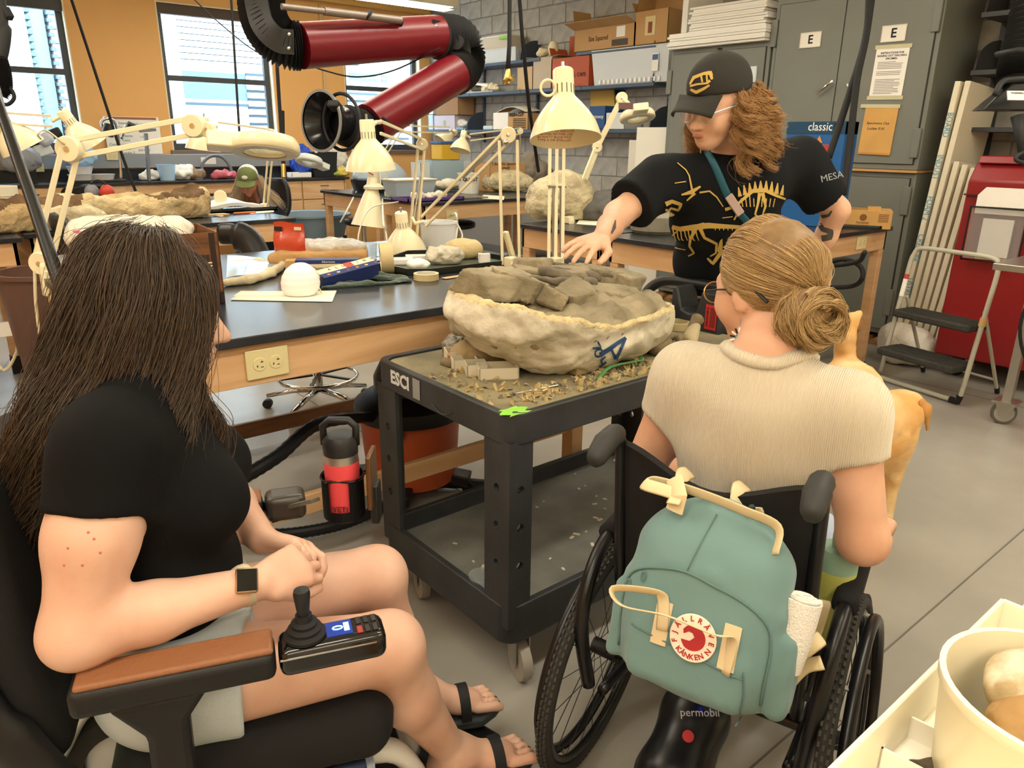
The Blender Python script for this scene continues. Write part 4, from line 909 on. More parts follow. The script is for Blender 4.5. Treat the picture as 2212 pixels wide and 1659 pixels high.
cord('black power cord with plug looped under the locker-side table',[(4.013,1.889,0.942),(4.178,2.005,0.86),(4.216,2.223,0.804),(4.219,2.108,0.859),(4.289,2.033,0.822),(4.284,2.009,0.754),(4.329,2.083,0.694),(4.295,2.234,0.664)],.014);tag(obj('power_plug',MB().bar((4.18,2.257,0.814),(4.258,2.192,0.813),.055,.055),BLACKR,bevel=.008),'black square plug hanging under the locker-side table','plug')
cord('white cord hanging from the mid table socket',[(3.907,5.575,0.85)]+[(3.021,4.26,1.008),(3.011,4.232,0.923),(2.983,4.216,0.833)],.007,M('white cord','E9E4D6',.5))
cord('white cord hanging below the left mid table',[(3.781,7.087,0.968)]+[(3.325,6.412,0.872),(3.245,6.426,0.749)],.008,M('white cord','E9E4D6',.5))
cord('white cord trailing down past the mid table legs',[(3.486,6.057,0.968)]+[(3.038,5.278,0.862),(3.038,5.248,0.792),(3.024,5.2,0.653)],.008,M('white cord','E9E4D6',.5))
cord('white cord hanging vertically beside the stool',[(3.472,5.763,0.968)]+[(2.878,5.188,0.983),(2.73,5.107,0.826),(2.695,5.073,0.677)],.006,M('white cord','E9E4D6',.5))
cord('beige cord looping at the foot of the jacket table',[(0.536,4.929,0.628),(0.443,4.668,0.48),(0.388,4.658,0.35),(0.338,4.675,0.29),(0.309,4.718,0.337)],.008,M('beige cord','CFC4A4',.6))
# ------------------------------------------------------------------ utility cart
CK=M('cart black','26282A',.5,var=(5,.35),col2='35373A',bump=(40,.15));DUST=M('dusty tray','8F8566',.8,var=(5,.5),col2='6B6450',bump=(60,.5))
X0,X1,Y0,Y1=1.09,2.27,1.32,1.985
ct=thing('utility_cart','black two-shelf utility cart stencilled ESCI carrying the plaster jacket','cart',((X0+X1)/2,(Y0+Y1)/2,0))
def rrect(x0,y0,x1,y1,r,n=5):
 o=[]
 for cx_,cy_,a in((x1-r,y0+r,-PI/2),(x1-r,y1-r,0),(x0+r,y1-r,PI/2),(x0+r,y0+r,PI)):
  for k in range(n+1):o.append((cx_+r*math.cos(a+PI/2*k/n),cy_+r*math.sin(a+PI/2*k/n)))
 return o
def ringtray(zt,zb,rim,floor_,mat,name,r=.05):
 o,i_=rrect(X0,Y0,X1,Y1,r),rrect(X0+rim,Y0+rim,X1-rim,Y1-rim,r-.01);n=len(o);mb=MB()
 vs=[(x,y,zb) for x,y in o]+[(x,y,zt) for x,y in o]+[(x,y,zt) for x,y in i_]+[(x,y,floor_) for x,y in i_]+[(x,y,zb) for x,y in i_]
 fs=[]
 for k in range(n):
  m=(k+1)%n;fs+=[(k,m,n+m,n+k),(n+k,n+m,2*n+m,2*n+k),(2*n+k,2*n+m,3*n+m,3*n+k),(k,4*n+k,4*n+m,m)]
 fs.append(tuple(range(3*n,4*n)));fs.append(tuple(range(4*n,5*n))[::-1]);mb.add(vs,fs);return obj(name,mb,mat,ct,world=True,smooth=.5,bevel=.004)
ringtray(.85,.765,.022,.838,CK,'top_tray');ringtray(.29,.17,.022,.225,CK,'lower_tray')
o=rrect(X0+.024,Y0+.024,X1-.024,Y1-.024,.04);obj('tray_dust',MB().prism([(x,y,.8385) for x,y in o],(0,0,.003)),DUST,ct,world=True);obj('lower_dust',MB().prism([(x,y,.2255) for x,y in o],(0,0,.002)),M('grey dusty tray','75746C',.7,var=(7,.35),bump=(50,.3)),ct,world=True)
def lpost(cx_,cy_,sx,sy):
 w1,w2,th=.078,.105,.014;z0,z1=.225,.775
 def pl(lo,hi,axis):
  n=6;mb=MB();mb.box(lo,hi);return mb
 hx=[(sx,'y'),(sy,'x')]
 for pan in(0,1):  # two panels of the angle, each with a column of real holes
  W_=w2 if pan==0 else w1;zs=[.412,.527,.637];hr=.0115;hc=W_*.5
  def q(u,z,d):
   return(cx_+sx*(d if pan==0 else u),cy_+sy*(u if pan==0 else d),z)
  ed=[z0]+[z for c in zs for z in(c-.03,c+.03)]+[z1];mb=MB()
  def quad(a,b,c,d_):
   for dd,rev in((0,False),(th,True)):
    v=[q(*p,dd) for p in(a,b,c,d_)];mb.add(v[::-1] if rev else v,[(0,1,2,3)])
  for k in range(0,len(ed)-1):
   za,zb=ed[k],ed[k+1]
   if k%2==0:quad((0,za),(W_,za),(W_,zb),(0,zb));continue
   zc=(za+zb)/2;n=16;circ=[(hc+hr*math.cos(2*PI*i/n),zc+hr*1.1*math.sin(2*PI*i/n)) for i in range(n)]
   def edge(i):
    a=2*PI*i/n;c,s=math.cos(a),math.sin(a);m=max(abs(c),abs(s));return(hc+(W_/2)*c/m,zc+.03*s/m)
   for i in range(n):
    j=(i+1)%n;quad(circ[i],edge(i),edge(j),circ[j])
    a,b=circ[i],circ[j];mb.add([q(*a,0),q(*b,0),q(*b,th),q(*a,th)],[(0,1,2,3)])
  for u in(W_,):mb.add([q(u,z0,0),q(u,z1,0),q(u,z1,th),q(u,z0,th)],[(0,1,2,3)])
  obj('post_panel',mb,CK,ct,world=True)
for(x,y,sx,sy) in((X0+.004,Y0+.004,1,1),(X0+.004,Y1-.004,1,-1),(X1-.004,Y0+.004,-1,1),(X1-.004,Y1-.004,-1,-1)):lpost(x,y,sx,sy)
for x,y in((X0+.09,Y0+.05),(X0+.09,Y1-.09),(X1-.09,Y0+.05),(X1-.09,Y1-.09)):
 w=obj('caster',MB().lathe([(.0,-.012),(.05,-.016),(.062,-.015),(.065,0),(.062,.015),(.05,.016),(0,.012)],(x,y,.0655),(.93,-.3,0),28),M('caster tread','9A948A',.6),ct,world=True,smooth=.7)
 for s in(-.022,.022):obj('fork',MB().bar(Vector((x,y,.172))+Vector((.93,-.3,0))*s,Vector((x,y,.05))+Vector((.93,-.3,0))*s,.035,.005,up=(.93,-.3,0)),STEEL,w,world=True)
T=TF((X0-.0015,1.835,.812),(0,-1,0),z=(-1,0,0));text('stencil','ESCI',.055,T,M('stencil white','C9C9C6',.7),ct,bold=.002)
obj('paint_smudge',MB().box((-.012,-.03,0),(.025,.03,.001),T@Matrix.Translation((.085,-.002,0))),M('smudge','8A8A86',.8),ct,world=True)
obj('molded_mark',MB().tube([T@Vector((.17+.1*u,-.02-.02*math.sin(PI*u),.001)) for u in[k/8 for k in range(9)]],.0016,5),M('embossed','3E4042',.4),ct,world=True)
# handle end: caddy walls and the arched grip
hx=X1
obj('grip',MB().tube(bez([(hx-.01,1.93,.845),(hx+.03,1.925,.93),(hx+.055,1.86,.975),(hx+.06,1.72,.985),(hx+.06,1.58,.985),(hx+.055,1.44,.975),(hx+.03,1.38,.93),(hx-.01,1.375,.845)],5),.021,12),M('grip black','1E2022',.35),ct,world=True,smooth=True)
cad=obj('caddy',MB().prism([(hx-.06,1.735,.76),(hx-.06,1.735,.985),(hx-.055,1.715,.985),(hx-.055,1.69,.905),(hx-.055,1.655,.895),(hx-.055,1.625,.905),(hx-.055,1.605,.985),(hx-.055,1.52,.985),(hx-.055,1.52,.76)],(.11,0,0)),CK,ct,world=True,bevel=.006)
T=TF((hx-.0575,1.555,.9),(0,-1,0),z=(-1,0,0));tgo=obj('red_label',MB().box((-.024,-.045,0),(.024,.045,.0015),T),M('tag red','B92B25',.5),cad,world=True);text('label_print','PARK RANGER JR',.012,T@Matrix.Translation((-.014,0,.002))@Matrix.Rotation(PI/2,4,'Z'),INK,tgo,sx=.75)
for k in range(4):obj('print_line',MB().box((-.002+.006*k,-.036,.0016),(.0005+.006*k,.036,.0022),T),INK,tgo,world=True)
# ------------------------------------------------------------------ fossil field jacket
JC=Vector((1.60,1.665,0))
fj=thing('field_jacket','large opened white plaster field jacket full of grey rock on the cart','plaster jacket',(1.6,1.66,.842))
ROUGHP=M('rough plaster edge','DCC99A',.9,var=(40,.3),bump=(60,1,.01))
def rimz(X):return 1.085-.115*np.clip((X[...,0]-1.2)/.85,0,1)-.045*np.exp(-((X[...,0]-1.5)/.16)**2-((X[...,1]-1.38)/.12)**2)+.012*vnoise(X*np.array([9,9,0.]),3)
def body(s,infl=0):
 s.ell((1.6,1.665,1.03),(.425+infl,.285+infl,.165+infl),k=0);s.ell((1.52,1.58,.93),(.2+infl,.15+infl,.1+infl),k=.06);s.ell((1.72,1.62,.93),(.26+infl,.2+infl,.1+infl),k=.06);s.ell((1.36,1.62,1.03),(.14+infl,.2+infl,.1+infl),k=.04)
sd=SD((1.1,1.3,.82),(2.12,2.02,1.16),.009);body(sd)
sd.D=sd.D.astype(np.float32)
sl,X=sd._sub(sd.lo,sd.lo+sd.res*sd.n,0);rz_=rimz(X)
fold=.012*fbm(X*np.array([1,1,1.]),5,3,5)+.010*np.sin(X[...,2]*60+5*vnoise(X*6,9))*np.clip(vnoise(X*5,4),0,1)+.007*np.abs(vnoise(X*22,8))
sd.D[sl]+=fold.astype(np.float32);inner=sd.D+.021
sd.D=np.maximum(sd.D,(X[...,2]-rz_).astype(np.float32));sd.D=np.maximum(sd.D,-np.maximum(inner,.93-X[...,2]).astype(np.float32));sd.D=np.maximum(sd.D,(.8445-X[...,2]).astype(np.float32))
shell=soft('plaster_shell',sd,[PLASTERW,ROUGHP],fj,disp=lambda v,n:.004*fbm(v,40,2,3)+.006*np.abs(fbm(v*np.array([1,1,.6]),14,3,6))+.0035*np.abs(vnoise(v*np.array([26,26,14.]),7)),zone=lambda c:(c[:,2]>rimz(c)-.012).astype(int))
sd=SD((1.15,1.35,.9),(2.08,2.0,1.2),.008)
sd.ell((1.6,1.67,.975),(.40,.262,.075),k=0)
for c,r in(((1.42,1.78,1.0),(.18,.1,.06)),((1.7,1.84,.985),(.22,.08,.05)),((1.85,1.65,.965),(.14,.13,.04))):sd.ell(c,r,k=.04)
sd.cut((0,0,.95),(0,0,-1));soft('rock_matrix',sd,MATRIX,fj,disp=lambda v,n:.014*fbm(v,14,3,2)+.018*np.abs(vnoise(v*24,5))-.01,smooth=0)
def rock(c,half,rot,seed,mat=MATRIX,par=fj,res=.007,name='rock_slab',rd=.004,amp=.0035,ncut=7,world=True):
 rg=np.random.default_rng(seed);m=np.linalg.norm(half)+.03;c=Vector(c);Rm=Euler([R(a) for a in rot]).to_matrix()
 s=SD(np.array(c)-m,np.array(c)+m,res);s.box(c,half,Rm,rd,0)
 for _ in range(ncut):
  d=Vector(rg.normal(size=3)*np.array([1,1,.6])).normalized();e=Rm@d;ext=sum(abs(d[i])*half[i] for i in range(3));s.cut(c+e*ext*rg.uniform(.55,.85),e)
 o=soft(name,s,mat,par,world=world,smooth=0,disp=lambda v,n:amp*fbm(v,16,3,seed)+amp*.5*np.abs(vnoise(v*55,seed+1)));o.data.polygons.foreach_set('use_smooth',np.zeros(len(o.data.polygons),dtype=bool));return o
for i,(c,h,r) in enumerate((((1.348,1.695,1.1),(.13,.085,.035),(10,5,20)),((1.406,1.679,1.085),(.1,.08,.035),(-4,18,-30)),((1.652,1.89,1.085),(.09,.07,.035),(0,6,40)),((1.677,1.779,1.07),(.16,.045,.03),(8,4,-25)),((1.857,1.784,1.06),(.1,.05,.025),(4,8,-20)),
((1.564,1.606,1.05),(.08,.06,.03),(12,-6,10)),((1.475,1.6,1.045),(.05,.04,.03),(25,15,50)),((1.459,1.666,1.05),(.08,.04,.025),(8,8,10)),((1.761,1.626,1.02),(.09,.06,.03),(6,10,-40)),((1.941,1.73,1.03),(.06,.06,.035),(10,4,10)),((1.355,1.682,1.06),(.05,.03,.02),(0,0,30)),((1.67,1.619,1.01),(.06,.04,.02),(0,10,0)))):
 rock(c,h,r,11+i)
BONEG=M('grey bone','7C7260',.7,var=(25,.4),bump=(60,.6,.008))
for k,(a,b,r) in enumerate((((1.587,1.77,1.1),(1.657,1.682,1.08),.014),((1.648,1.804,1.1),(1.764,1.694,1.07),.011),((1.705,1.832,1.1),(1.869,1.73,1.06),.01),((1.528,1.747,1.09),(1.621,1.676,1.07),.012),((1.712,1.717,1.06),(1.714,1.675,1.06),.018))):
 s=SD(np.minimum(a,b)-.05,np.maximum(a,b)+.05,.005);s.cap(a,b,r,r*1.3,0);soft('bone',s,BONEG,fj,disp=lambda v,n:.006*fbm(v,25,2,k))
BLUEM=M('blue marker','27466E',.7)
bv=bvh_of(shell);T=TF(Vector((1.449,1.3,1.001)),(.77,-.64,-.0),z=(-.55,-.72,.42))@Matrix.Rotation(R(28),4,'Z')
decal('blue_letter',[([(-.022,-.04),(0,.05)],.012),([(0,.05),(.03,-.035)],.009),([(-.012,-.004),(.018,-.008)],.009)],T@Matrix.Rotation(R(-70),4,'Z')@Matrix.Translation((0.01,0,0)),bv,BLUEM,fj,.006,.5)
T2=TF(Vector((1.4,1.3,0.994)),(.77,-.64,-.0),z=(-.55,-.72,.42))@Matrix.Rotation(R(-55),4,'Z')
decal('blue_writing',[([(-.03,.012),(-.012,.012),(-.024,-.012)],.005),([(-.004+.009*math.cos(a),.011*math.sin(a)) for a in[2*PI*i/10 for i in range(11)]],.005),([(.014,.012),(.016,-.002),(.028,-.002)],.005),([(.026,.012),(.027,-.013)],.005)],T2,bv,BLUEM,fj,.006,.5)
# ------------------------------------------------------------------ loose pieces on the cart
ZCART=.8425
def tray_box(name,label,c,sx,sy,h,rz,mat,cat='box',group=None,wall=.003,z=ZCART):
 t=thing(name,label,cat,(c[0],c[1],z),rz,group);mb=MB();a,b=sx/2,sy/2
 mb.box((-a,-b,0),(a,b,.004));mb.box((-a,-b,0),(a,-b+wall,h));mb.box((-a,b-wall,0),(a,b,h));mb.box((-a,-b,0),(-a+wall,b,h));mb.box((a-wall,-b,0),(a,b,h))
 obj('card_body',mb,mat,t);return t
BOXC=M('specimen box card','CFC6AE',.7)
g='small specimen boxes on the cart'
tray_box('specimen_box','longest small open specimen box at the cart corner',(1.285,1.615,0.845),.115,.075,.036,R(-30),BOXC,group=g)
t=tray_box('specimen_box','square specimen box holding one pebble',(1.252,1.675,0.845),.062,.066,.036,R(-28),BOXC,group=g);obj('pebble',MB().ball((0,0,.012),(.016,.012,.009),10,6),BONE,t,smooth=True)
tray_box('specimen_box','oblong specimen box left of the square one',(1.258,1.741,0.845),.075,.06,.034,R(-25),BOXC,group=g)
t=tray_box('specimen_box','specimen box with orange label at the jacket foot',(1.278,1.812,0.845),.065,.07,.04,R(-25),BOXC,group=g);obj('orange_label',MB().box((-.033,-.0365,.001),(.034,-.0352,.032)),M('orange label','D8742A',.6),t);text('label_writing','Bone',.02,TF((0,-.0368,.016),(1,0,0),z=(0,-1,0)),INK,t,world=False)
for k,(c,zz) in enumerate((((2.166,1.73,0.845),ZCART),((2.166,1.73,0.845),ZCART+.042))):
 t=thing('specimen_box',['lower white lidded box beside the jacket right end','upper white lidded box beside the jacket right end'][k],'box',(c[0]-.03,c[1]+.02,zz),R(-8),'stacked white boxes');obj('carton',MB().box((-.07,-.05,.0005),(.05,.05,.04)),M('white card box','DDD6C0',.7),t,bevel=.002)
tag(obj('tape_roll',MB().lathe([(.038,0),(.05,0),(.05,.026),(.038,.026),(.038,0)],(*(2.173,1.671,0.845)[:2],ZCART+.0005),n=28),M('tan tape roll','B5A47A',.5)),'tape roll lying flat by the cart caddy','tape')
def bone_piece(label,pts,rs,seed,res=.006,amp=.006,mat=BONE,name='fossil_bone',cat='bone',group=None):
 pts=[Vector(p) for p in pts];lo=[min(p[i] for p in pts)-.06 for i in range(3)];hi=[max(p[i] for p in pts)+.06 for i in range(3)]
 s=SD(lo,hi,res);s.chain(pts,rs,k=.012);return tag(soft(name,s,mat,None,disp=lambda v,n:amp*fbm(v,20,2,seed)),label,cat,group)
def onz(p,z=ZCART):return Vector((p[0],p[1],z))
bone_piece('knobbed fossil limb bone standing up near the caddy',[onz((1.985,1.513,0.845))+Vector((0,0,.025)),Vector((2.025,1.52,0.869)),Vector((2.077,1.53,0.9)),Vector((2.096,1.53,0.914))],[.018,.011,.012,.02],1)
bone_piece('pale triangular bone fragment with repaired crack near the caddy',[onz((2.03,1.501,0.845))+Vector((0,0,.02)),onz((2.078,1.519,0.845))+Vector((0,0,.05))],[.03,.016],2,mat=M('pale bone','B5A684',.8,var=(14,.2),bump=(40,.5)))
bone_piece('rounded bone fragment on the cart right of the jacket',[onz((1.836,1.484,0.845))+Vector((0,0,.022)),onz((1.896,1.507,0.845))+Vector((0,0,.026))],[.024,.03],3)
bone_piece('small bone fragment behind the rounded one',[onz((1.966,1.549,0.845))+Vector((0,0,.016)),onz((2.006,1.55,0.845))+Vector((0,0,.018))],[.018,.015],4)
bone_piece('crumbly bone bits at the left cart edge',[onz((1.233,1.815,0.845))+Vector((0,0,.008)),onz((1.234,1.783,0.845))+Vector((0,0,.012))],[.012,.016],5)
s=SD((1.1,1.5,.83),(1.5,1.95,1.0),.009);s.ell((*(1.371,1.753,0.845)[:2],.872),(.13,.06,.05),Euler((0,0,R(-28))).to_matrix(),k=0);s.cut((0,0,ZCART),(0,0,-1))
tag(soft('sandbag',s,M('brown paper bag','A6916A',.8,bump=(18,.7,.02)),None,disp=lambda v,n:.007*fbm(v,12,2,1)),'brown sandbag propping the jacket behind the small boxes','bag')
s=SD((1.1,1.7,.83),(1.5,2.1,1.0),.009);s.cap(onz((1.311,1.884,0.845))+Vector((0,0,.025)),onz((1.449,1.92,0.845))+Vector((0,0,.045)),.028,.05,0);s.cut((0,0,ZCART),(0,0,-1))
tag(soft('foil_parcel',s,M('crumpled foil','9A968C',.3,metal=.7,bump=(50,1,.03)),None,disp=lambda v,n:.014*np.abs(fbm(v,24,2,4))),'crumpled foil parcel behind the orange-labelled box','foil')
tag(obj('green_tape',MB().grid(lambda u,v:(X0+.001+.07*u+.012*math.sin(9*v+3*u),Y0+.002+.05*v,.8506+.001*math.sin(8*u)),8,6,.0012),M('green tape','8ACB4A',.5)),'torn bright green tape on the near cart corner','tape')
tag(obj('green_strip',MB().box((0,0,0),(.13,.03,.0012),Matrix.Translation((*(1.221,1.733,0.845)[:2],ZCART+.0002))@Matrix.Rotation(R(-42),4,'Z')),M('pale green strip','A9C472',.7)),'pale green paper strip under the small boxes','strip')
sprig=thing('green_leaf','green plastic sheet edge poking from under the jacket','sheet',(1.628,1.45,0.845));obj('blade',MB().tube(bez([(1.488,1.41,0.846),(1.555,1.421,0.87),(1.703,1.434,0.86)],5),.007,6,flat=.2),M('green plastic','4F8A50',.5),sprig,world=True);obj('tip',MB().bar((1.695,1.439,0.85),(1.711,1.436,0.87),.012,.002),M('green plastic','4F8A50',.5),sprig,world=True)
mb=MB();mb2=MB()
for k in range(420):
 x,y=(RNG.uniform(1.22,1.75),RNG.uniform(1.37,1.47)) if k<300 else(RNG.uniform(1.12,1.3),RNG.uniform(1.4,1.75));s=RNG.uniform(.002,.009)*(1 if k%6 else 1.6)
 T=Matrix.Translation((x,y,ZCART+s*.3))@Euler(RNG.uniform(0,6,3)).to_matrix().to_4x4();(mb if k%2 else mb2).box((-s,-s*.7,-s*.25),(s,s*.6,s*.25),T)
tag(obj('rock_crumbs',mb,MATRIX),'rock crumbs and chips scattered on the cart before the jacket','crumbs',kind='stuff');tag(obj('plaster_crumbs',mb2,M('plaster crumb','B49F6E',.9)),'pale plaster crumbs scattered on the cart top','crumbs',kind='stuff')
tag(obj('dental_pick',MB().tube([(1.21,1.459,0.847),(1.262,1.453,0.847),(1.363,1.441,0.847)],[.0012,.0025,.0025],6),STEEL),'thin steel pick lying on the cart front edge','tool')
tag(obj('wedge_block',MB().cbox((1.5,1.5,.8555),(.06,.05,.024)),M('wedge wood','A89468',.8),bevel=.003),'wooden wedge under the jacket front','wedge')
tag(obj('plastic_cup',MB().lathe([(0,0),(.028,0),(.038,.07),(.0365,.07),(.027,.002),(0,.002)],(*(1.137,1.499,0.23)[:2],.2285),n=20),CLEARP),'small clear cup on the cart lower shelf','cup')
mb=MB()
for k in range(46):
 x,y=RNG.uniform(X0+.05,X1-.05),RNG.uniform(Y0+.05,Y1-.05);s=RNG.uniform(.003,.012);mb.cbox((x,y,.2285),(s*2,s,.002),RNG.uniform(0,3))
tag(obj('plaster_flakes',mb,PLASTERW),'white plaster flakes fallen on the cart lower shelf','flakes',kind='stuff')
# ------------------------------------------------------------------ things on the near black table
TT=TZ+.0012
def ont(p,dz=0):return Vector((p[0],p[1],TT+dz))
def carton(name,label,c,sx,sy,h,rz,mat,z,flaps=(),group=None,cat='box',printed=None,th=.004,fill=None):
 t=thing(name,label,cat,(c[0],c[1],z),rz,group);a,b=sx/2,sy/2;mb=MB()
 mb.box((-a,-b,0),(a,b,th));mb.box((-a,-b,0),(a,-b+th,h));mb.box((-a,b-th,0),(a,b,h));mb.box((-a,-b,0),(-a+th,b,h));mb.box((a-th,-b,0),(a,b,h))
 obj('carton_wall',mb,mat,t)
 for(s,L,ang) in flaps:
  ca,sa=math.cos(R(ang))*L,math.sin(R(ang))*L;m2=MB()
  if s in('x','-x'):k=1 if s=='x' else-1;m2.prism([(k*a,-b,h),(k*(a+ca),-b,h+sa),(k*(a+ca),-b,h+sa+th),(k*a,-b,h+th)],(0,sy,0))
  else:k=1 if s=='y' else-1;m2.prism([(-a,k*b,h),(-a,k*(b+ca),h+sa),(-a,k*(b+ca),h+sa+th),(-a,k*b,h+th)],(sx,0,0))
  obj('flap',m2,mat,t)
 if fill:obj('contents',MB().box((-a+th,-b+th,th),(a-th,b-th,h*fill[1])),fill[0],t)
 return t
WPR=M('wood print card','7A4E2C',.6,wave=((1,1,9),3,1.5,1),col2='4E2E18')
Fc=Vector((0.826,2.504,0.966));bw,bd,bh=.40,.30,.235;rzb=R(-6)
cc=Fc+Matrix.Rotation(rzb,3,'Z')@Vector((-bw/2,bd/2,0))
t=carton('beer_carton','brown wood-print carton marked PALE holding a bag, behind the dark-haired woman',cc,bw,bd,bh,rzb,WPR,TT)
obj('corner_band',MB().box((bw/2-.03,-bd/2-.001,.0),(bw/2-.012,-bd/2,bh)).box((-bw/2,-bd/2-.001,.0),(bw/2,-bd/2,.04)),M('band dark','2A1C16',.6),t)
pl=obj('printed_panel',MB().box((.02,-bd/2-.0015,bh-.125),(bw/2-.035,-bd/2,bh-.07)),M('panel dark','3A241A',.6),t)
text('box_print','INDIA PALE',.034,TF((.085,-bd/2-.002,bh-.108),(1,0,0),z=(0,-1,0)),M('print cream','E9DCC0',.7),pl,world=False,bold=.0008)
text('box_print','ALE',.02,TF((.12,-bd/2-.002,bh-.082),(1,0,0),z=(0,-1,0)),M('print cream','E9DCC0',.7),pl,world=False)
BAGP=M('clear poly bag','E2DAC6',.2,alpha=.85,bump=(16,1,.03));s=SD((-.3,-.3,.05),(.3,.3,.4),.011);s.box((-.03,.02,.17),(.16,.12,.07),None,.05,0);s.ell((-.08,0,.24),(.12,.1,.04),k=.04);s.ell((.06,.03,.235),(.1,.1,.035),k=.04);s.ell((-.17,.01,.225),(.05,.09,.05),k=.03)
bag=soft('poly_bag',s,BAGP,None,world=False,disp=lambda v,n:.012*np.abs(fbm(v,18,2,6))+.004*fbm(v,50,1));bag.location=(cc.x,cc.y,TT);bag.rotation_euler=(0,0,rzb);tag(bag,'clear plastic bag of white material bulging from the beer carton','bag');INV[bag.name]=Matrix.Translation((cc.x,cc.y,TT))@Matrix.Rotation(rzb,4,'Z')
obj('red_zip_strip',MB().tube(bez([(-.2,-.1,.255),(-.16,-.135,.245),(-.08,-.145,.235),(.02,-.14,.23)],4),.011,6,flat=.35),M('zip red','C2506A',.4),bag)
tag(obj('clear_cup',MB().lathe([(0,0),(.03,0),(.042,.085),(.044,.088),(.0405,.085),(.029,.003),(0,.003)],ont((0.524,3.313,0.967)),n=24),CLEARP),'clear plastic cup on the far left table corner','cup')
# plaster cradle with a clear sheet
cr=thing('plaster_cradle','shallow plaster cradle under a clear sheet right of the beer carton','cradle',ont((1.049,2.867,0.967)))
s=SD((.7,2.3,.95),(1.5,3.4,1.06),.01);pts=[ont(q,.012) for q in((0.932,2.799,0.967),(1.023,2.801,0.967),(1.141,2.888,0.967),(1.272,3.071,0.967))]
s.chain(pts,[.016,.02,.02,.018],k=.02);s.chain([ont(q,.01) for q in((1.109,3.233,0.967),(1.228,3.225,0.967),(1.29,3.148,0.967))],.014,k=.02);s.cut((0,0,TT),(0,0,-1))
soft('cradle_rim',s,PLASTER,cr,disp=lambda v,n:.004*fbm(v,22,2))
a_,b_,c_,d_=[ont(q,.02) for q in((0.961,2.871,0.967),(1.119,2.879,0.967),(1.298,3.142,0.967),(1.164,3.432,0.967))]
obj('clear_sheet',MB().grid(lambda u,v:(a_*(1-u)+b_*u)*(1-v)+(d_*(1-u)+c_*u)*v+Vector((0,0,.004*math.sin(5*u))),8,6,.002),M('acetate','DDE8F2',.08,alpha=.45),cr,world=True)
# orange pouch
po=thing('orange_pouch','orange foil pouch standing at the far side of the black table','pouch',ont((1.32,3.096,0.967)),R(-48))
PO=M('orange foil','C8482A',.3,coat=.3,bump=(20,.5,.01));mb=MB();W2,HP=.072,.185
def pf(u,v,s):
 th=.028*(1-v)**.8*(1-(2*u-1)**4)+.002;return((u-.5)*2*W2*(1-.05*v+.02*math.sin(12*v)),s*th+.006*math.sin(9*v),HP*v+.004*math.sin(6*u))
mb.grid(lambda u,v:pf(u,v,-1),12,14).grid(lambda u,v:pf(1-u,v,1),12,14);obj('pouch_body',mb,PO,po,smooth=True)
for k in range(13):obj('print_line',MB().box((-.055,-.027+.0015*k,.03+k*.0068),(.055-(.03 if k%4==3 else 0),-.0265+.0015*k,.033+k*.0068)),M('dark print','5A1E14',.6),po) if k%2 else None
obj('print_panel',MB().box((-.06,-.012,.15),(-.025,-.0085,.168)),INK,po);obj('print_panel',MB().box((.03,-.012,.155),(.06,-.0085,.168)),M('print cream','E9DCC0',.7),po)
# wrap boxes, paper bag, mask, tape, cloth, papers
def slab_box(name,label,c,L,w,h,rz,mat,top=None,cat='box',rot=None,z=TT):
 t=thing(name,label,cat,(c[0],c[1],z),rz,None,rot);obj('carton',MB().box((-L/2,-w/2,0),(L/2,w/2,h)),mat,t,bevel=.0015);return t
NAVY=M('navy card','27356B',.5);CRM=M('cream card','E6DAB8',.6)
kb=thing('paper_parcel','brown paper parcel with a clear bag behind the plastic wrap box','parcel',ont((1.428,3.049,0.967)),R(-30))
s=SD((-.28,-.22,-.01),(.28,.22,.14),.009);s.box((.02,.03,.035),(.19,.1,.033),None,.02,0);s.cap((-.19,-.02,.03),(-.02,.02,.05),.028,.03,.03);s.cut((0,0,0),(0,0,-1))
soft('parcel',s,M('kraft paper','BC935C',.7,bump=(12,.8,.02)),kb,world=False,disp=lambda v,n:.005*fbm(v,14,2))
s=SD((-.2,-.1,.03),(.28,.22,.16),.009);s.ell((.04,.06,.075),(.16,.09,.03),k=0);soft('clear_bag',s,M('cling film','EDEEE8',.12,alpha=.6,bump=(20,1,.03)),kb,world=False,disp=lambda v,n:.01*np.abs(fbm(v,20,2,3)))
WB=Vector((1.367,2.83,0.967));t=thing('wrap_box','cream and navy plastic wrap carton lettered Clear Plastic Wrap','box',(WB.x,WB.y,TT),R(-30))
obj('carton',MB().box((-.17,-.03,0),(.12,.03,.058)),CARD,t,bevel=.001);obj('front_panel',MB().box((-.12,-.032,.008),(.11,-.03,.044)),CRM,t);obj('top_band',MB().box((-.13,-.0325,.044),(.12,.031,.06)),NAVY,t)
text('box_lettering','Clear Plastic Wrap',.019,TF((-.04,-.0325,.026),(1,0,0),z=(0,-1,0)),M('brown print','6B4A38',.7),t,world=False);obj('food_picture',MB().prism([(.02,-.033,.008),(.11,-.033,.008),(.11,-.033,.044),(.05,-.033,.044)],(0,.0008,0)),M('tomato print','B5573A',.6,var=(40,.6),col2='6E7A3A'),t)
text('box_lettering','Albertsons',.012,TF((0,-.0335,.052),(1,0,0),z=(0,-1,0)),M('print white','F0EEE8',.7),t,world=False)
a_,b_=Vector((1.209,2.592,0.985)),Vector((1.425,2.611,1.01));t=thing('foil_box','long navy and cream foil carton lying slanted over the cloth','box',a_)
Tb=TF(a_,b_-a_,z=(-.2,-.35,.9));Lb=(b_-a_).length+.03;obj('carton',MB().box((0,-.03,-.03),(Lb,.03,.03),Tb),CRM,t,world=True,bevel=.001);obj('navy_band',MB().box((.0,-.0312,-.031),(Lb,-.002,.0305),Tb),NAVY,t,world=True);obj('red_panel',MB().box((Lb*.48,-.0005,.03),(Lb*.62,.03,.0312),Tb),M('red print','B5523A',.6),t,world=True)
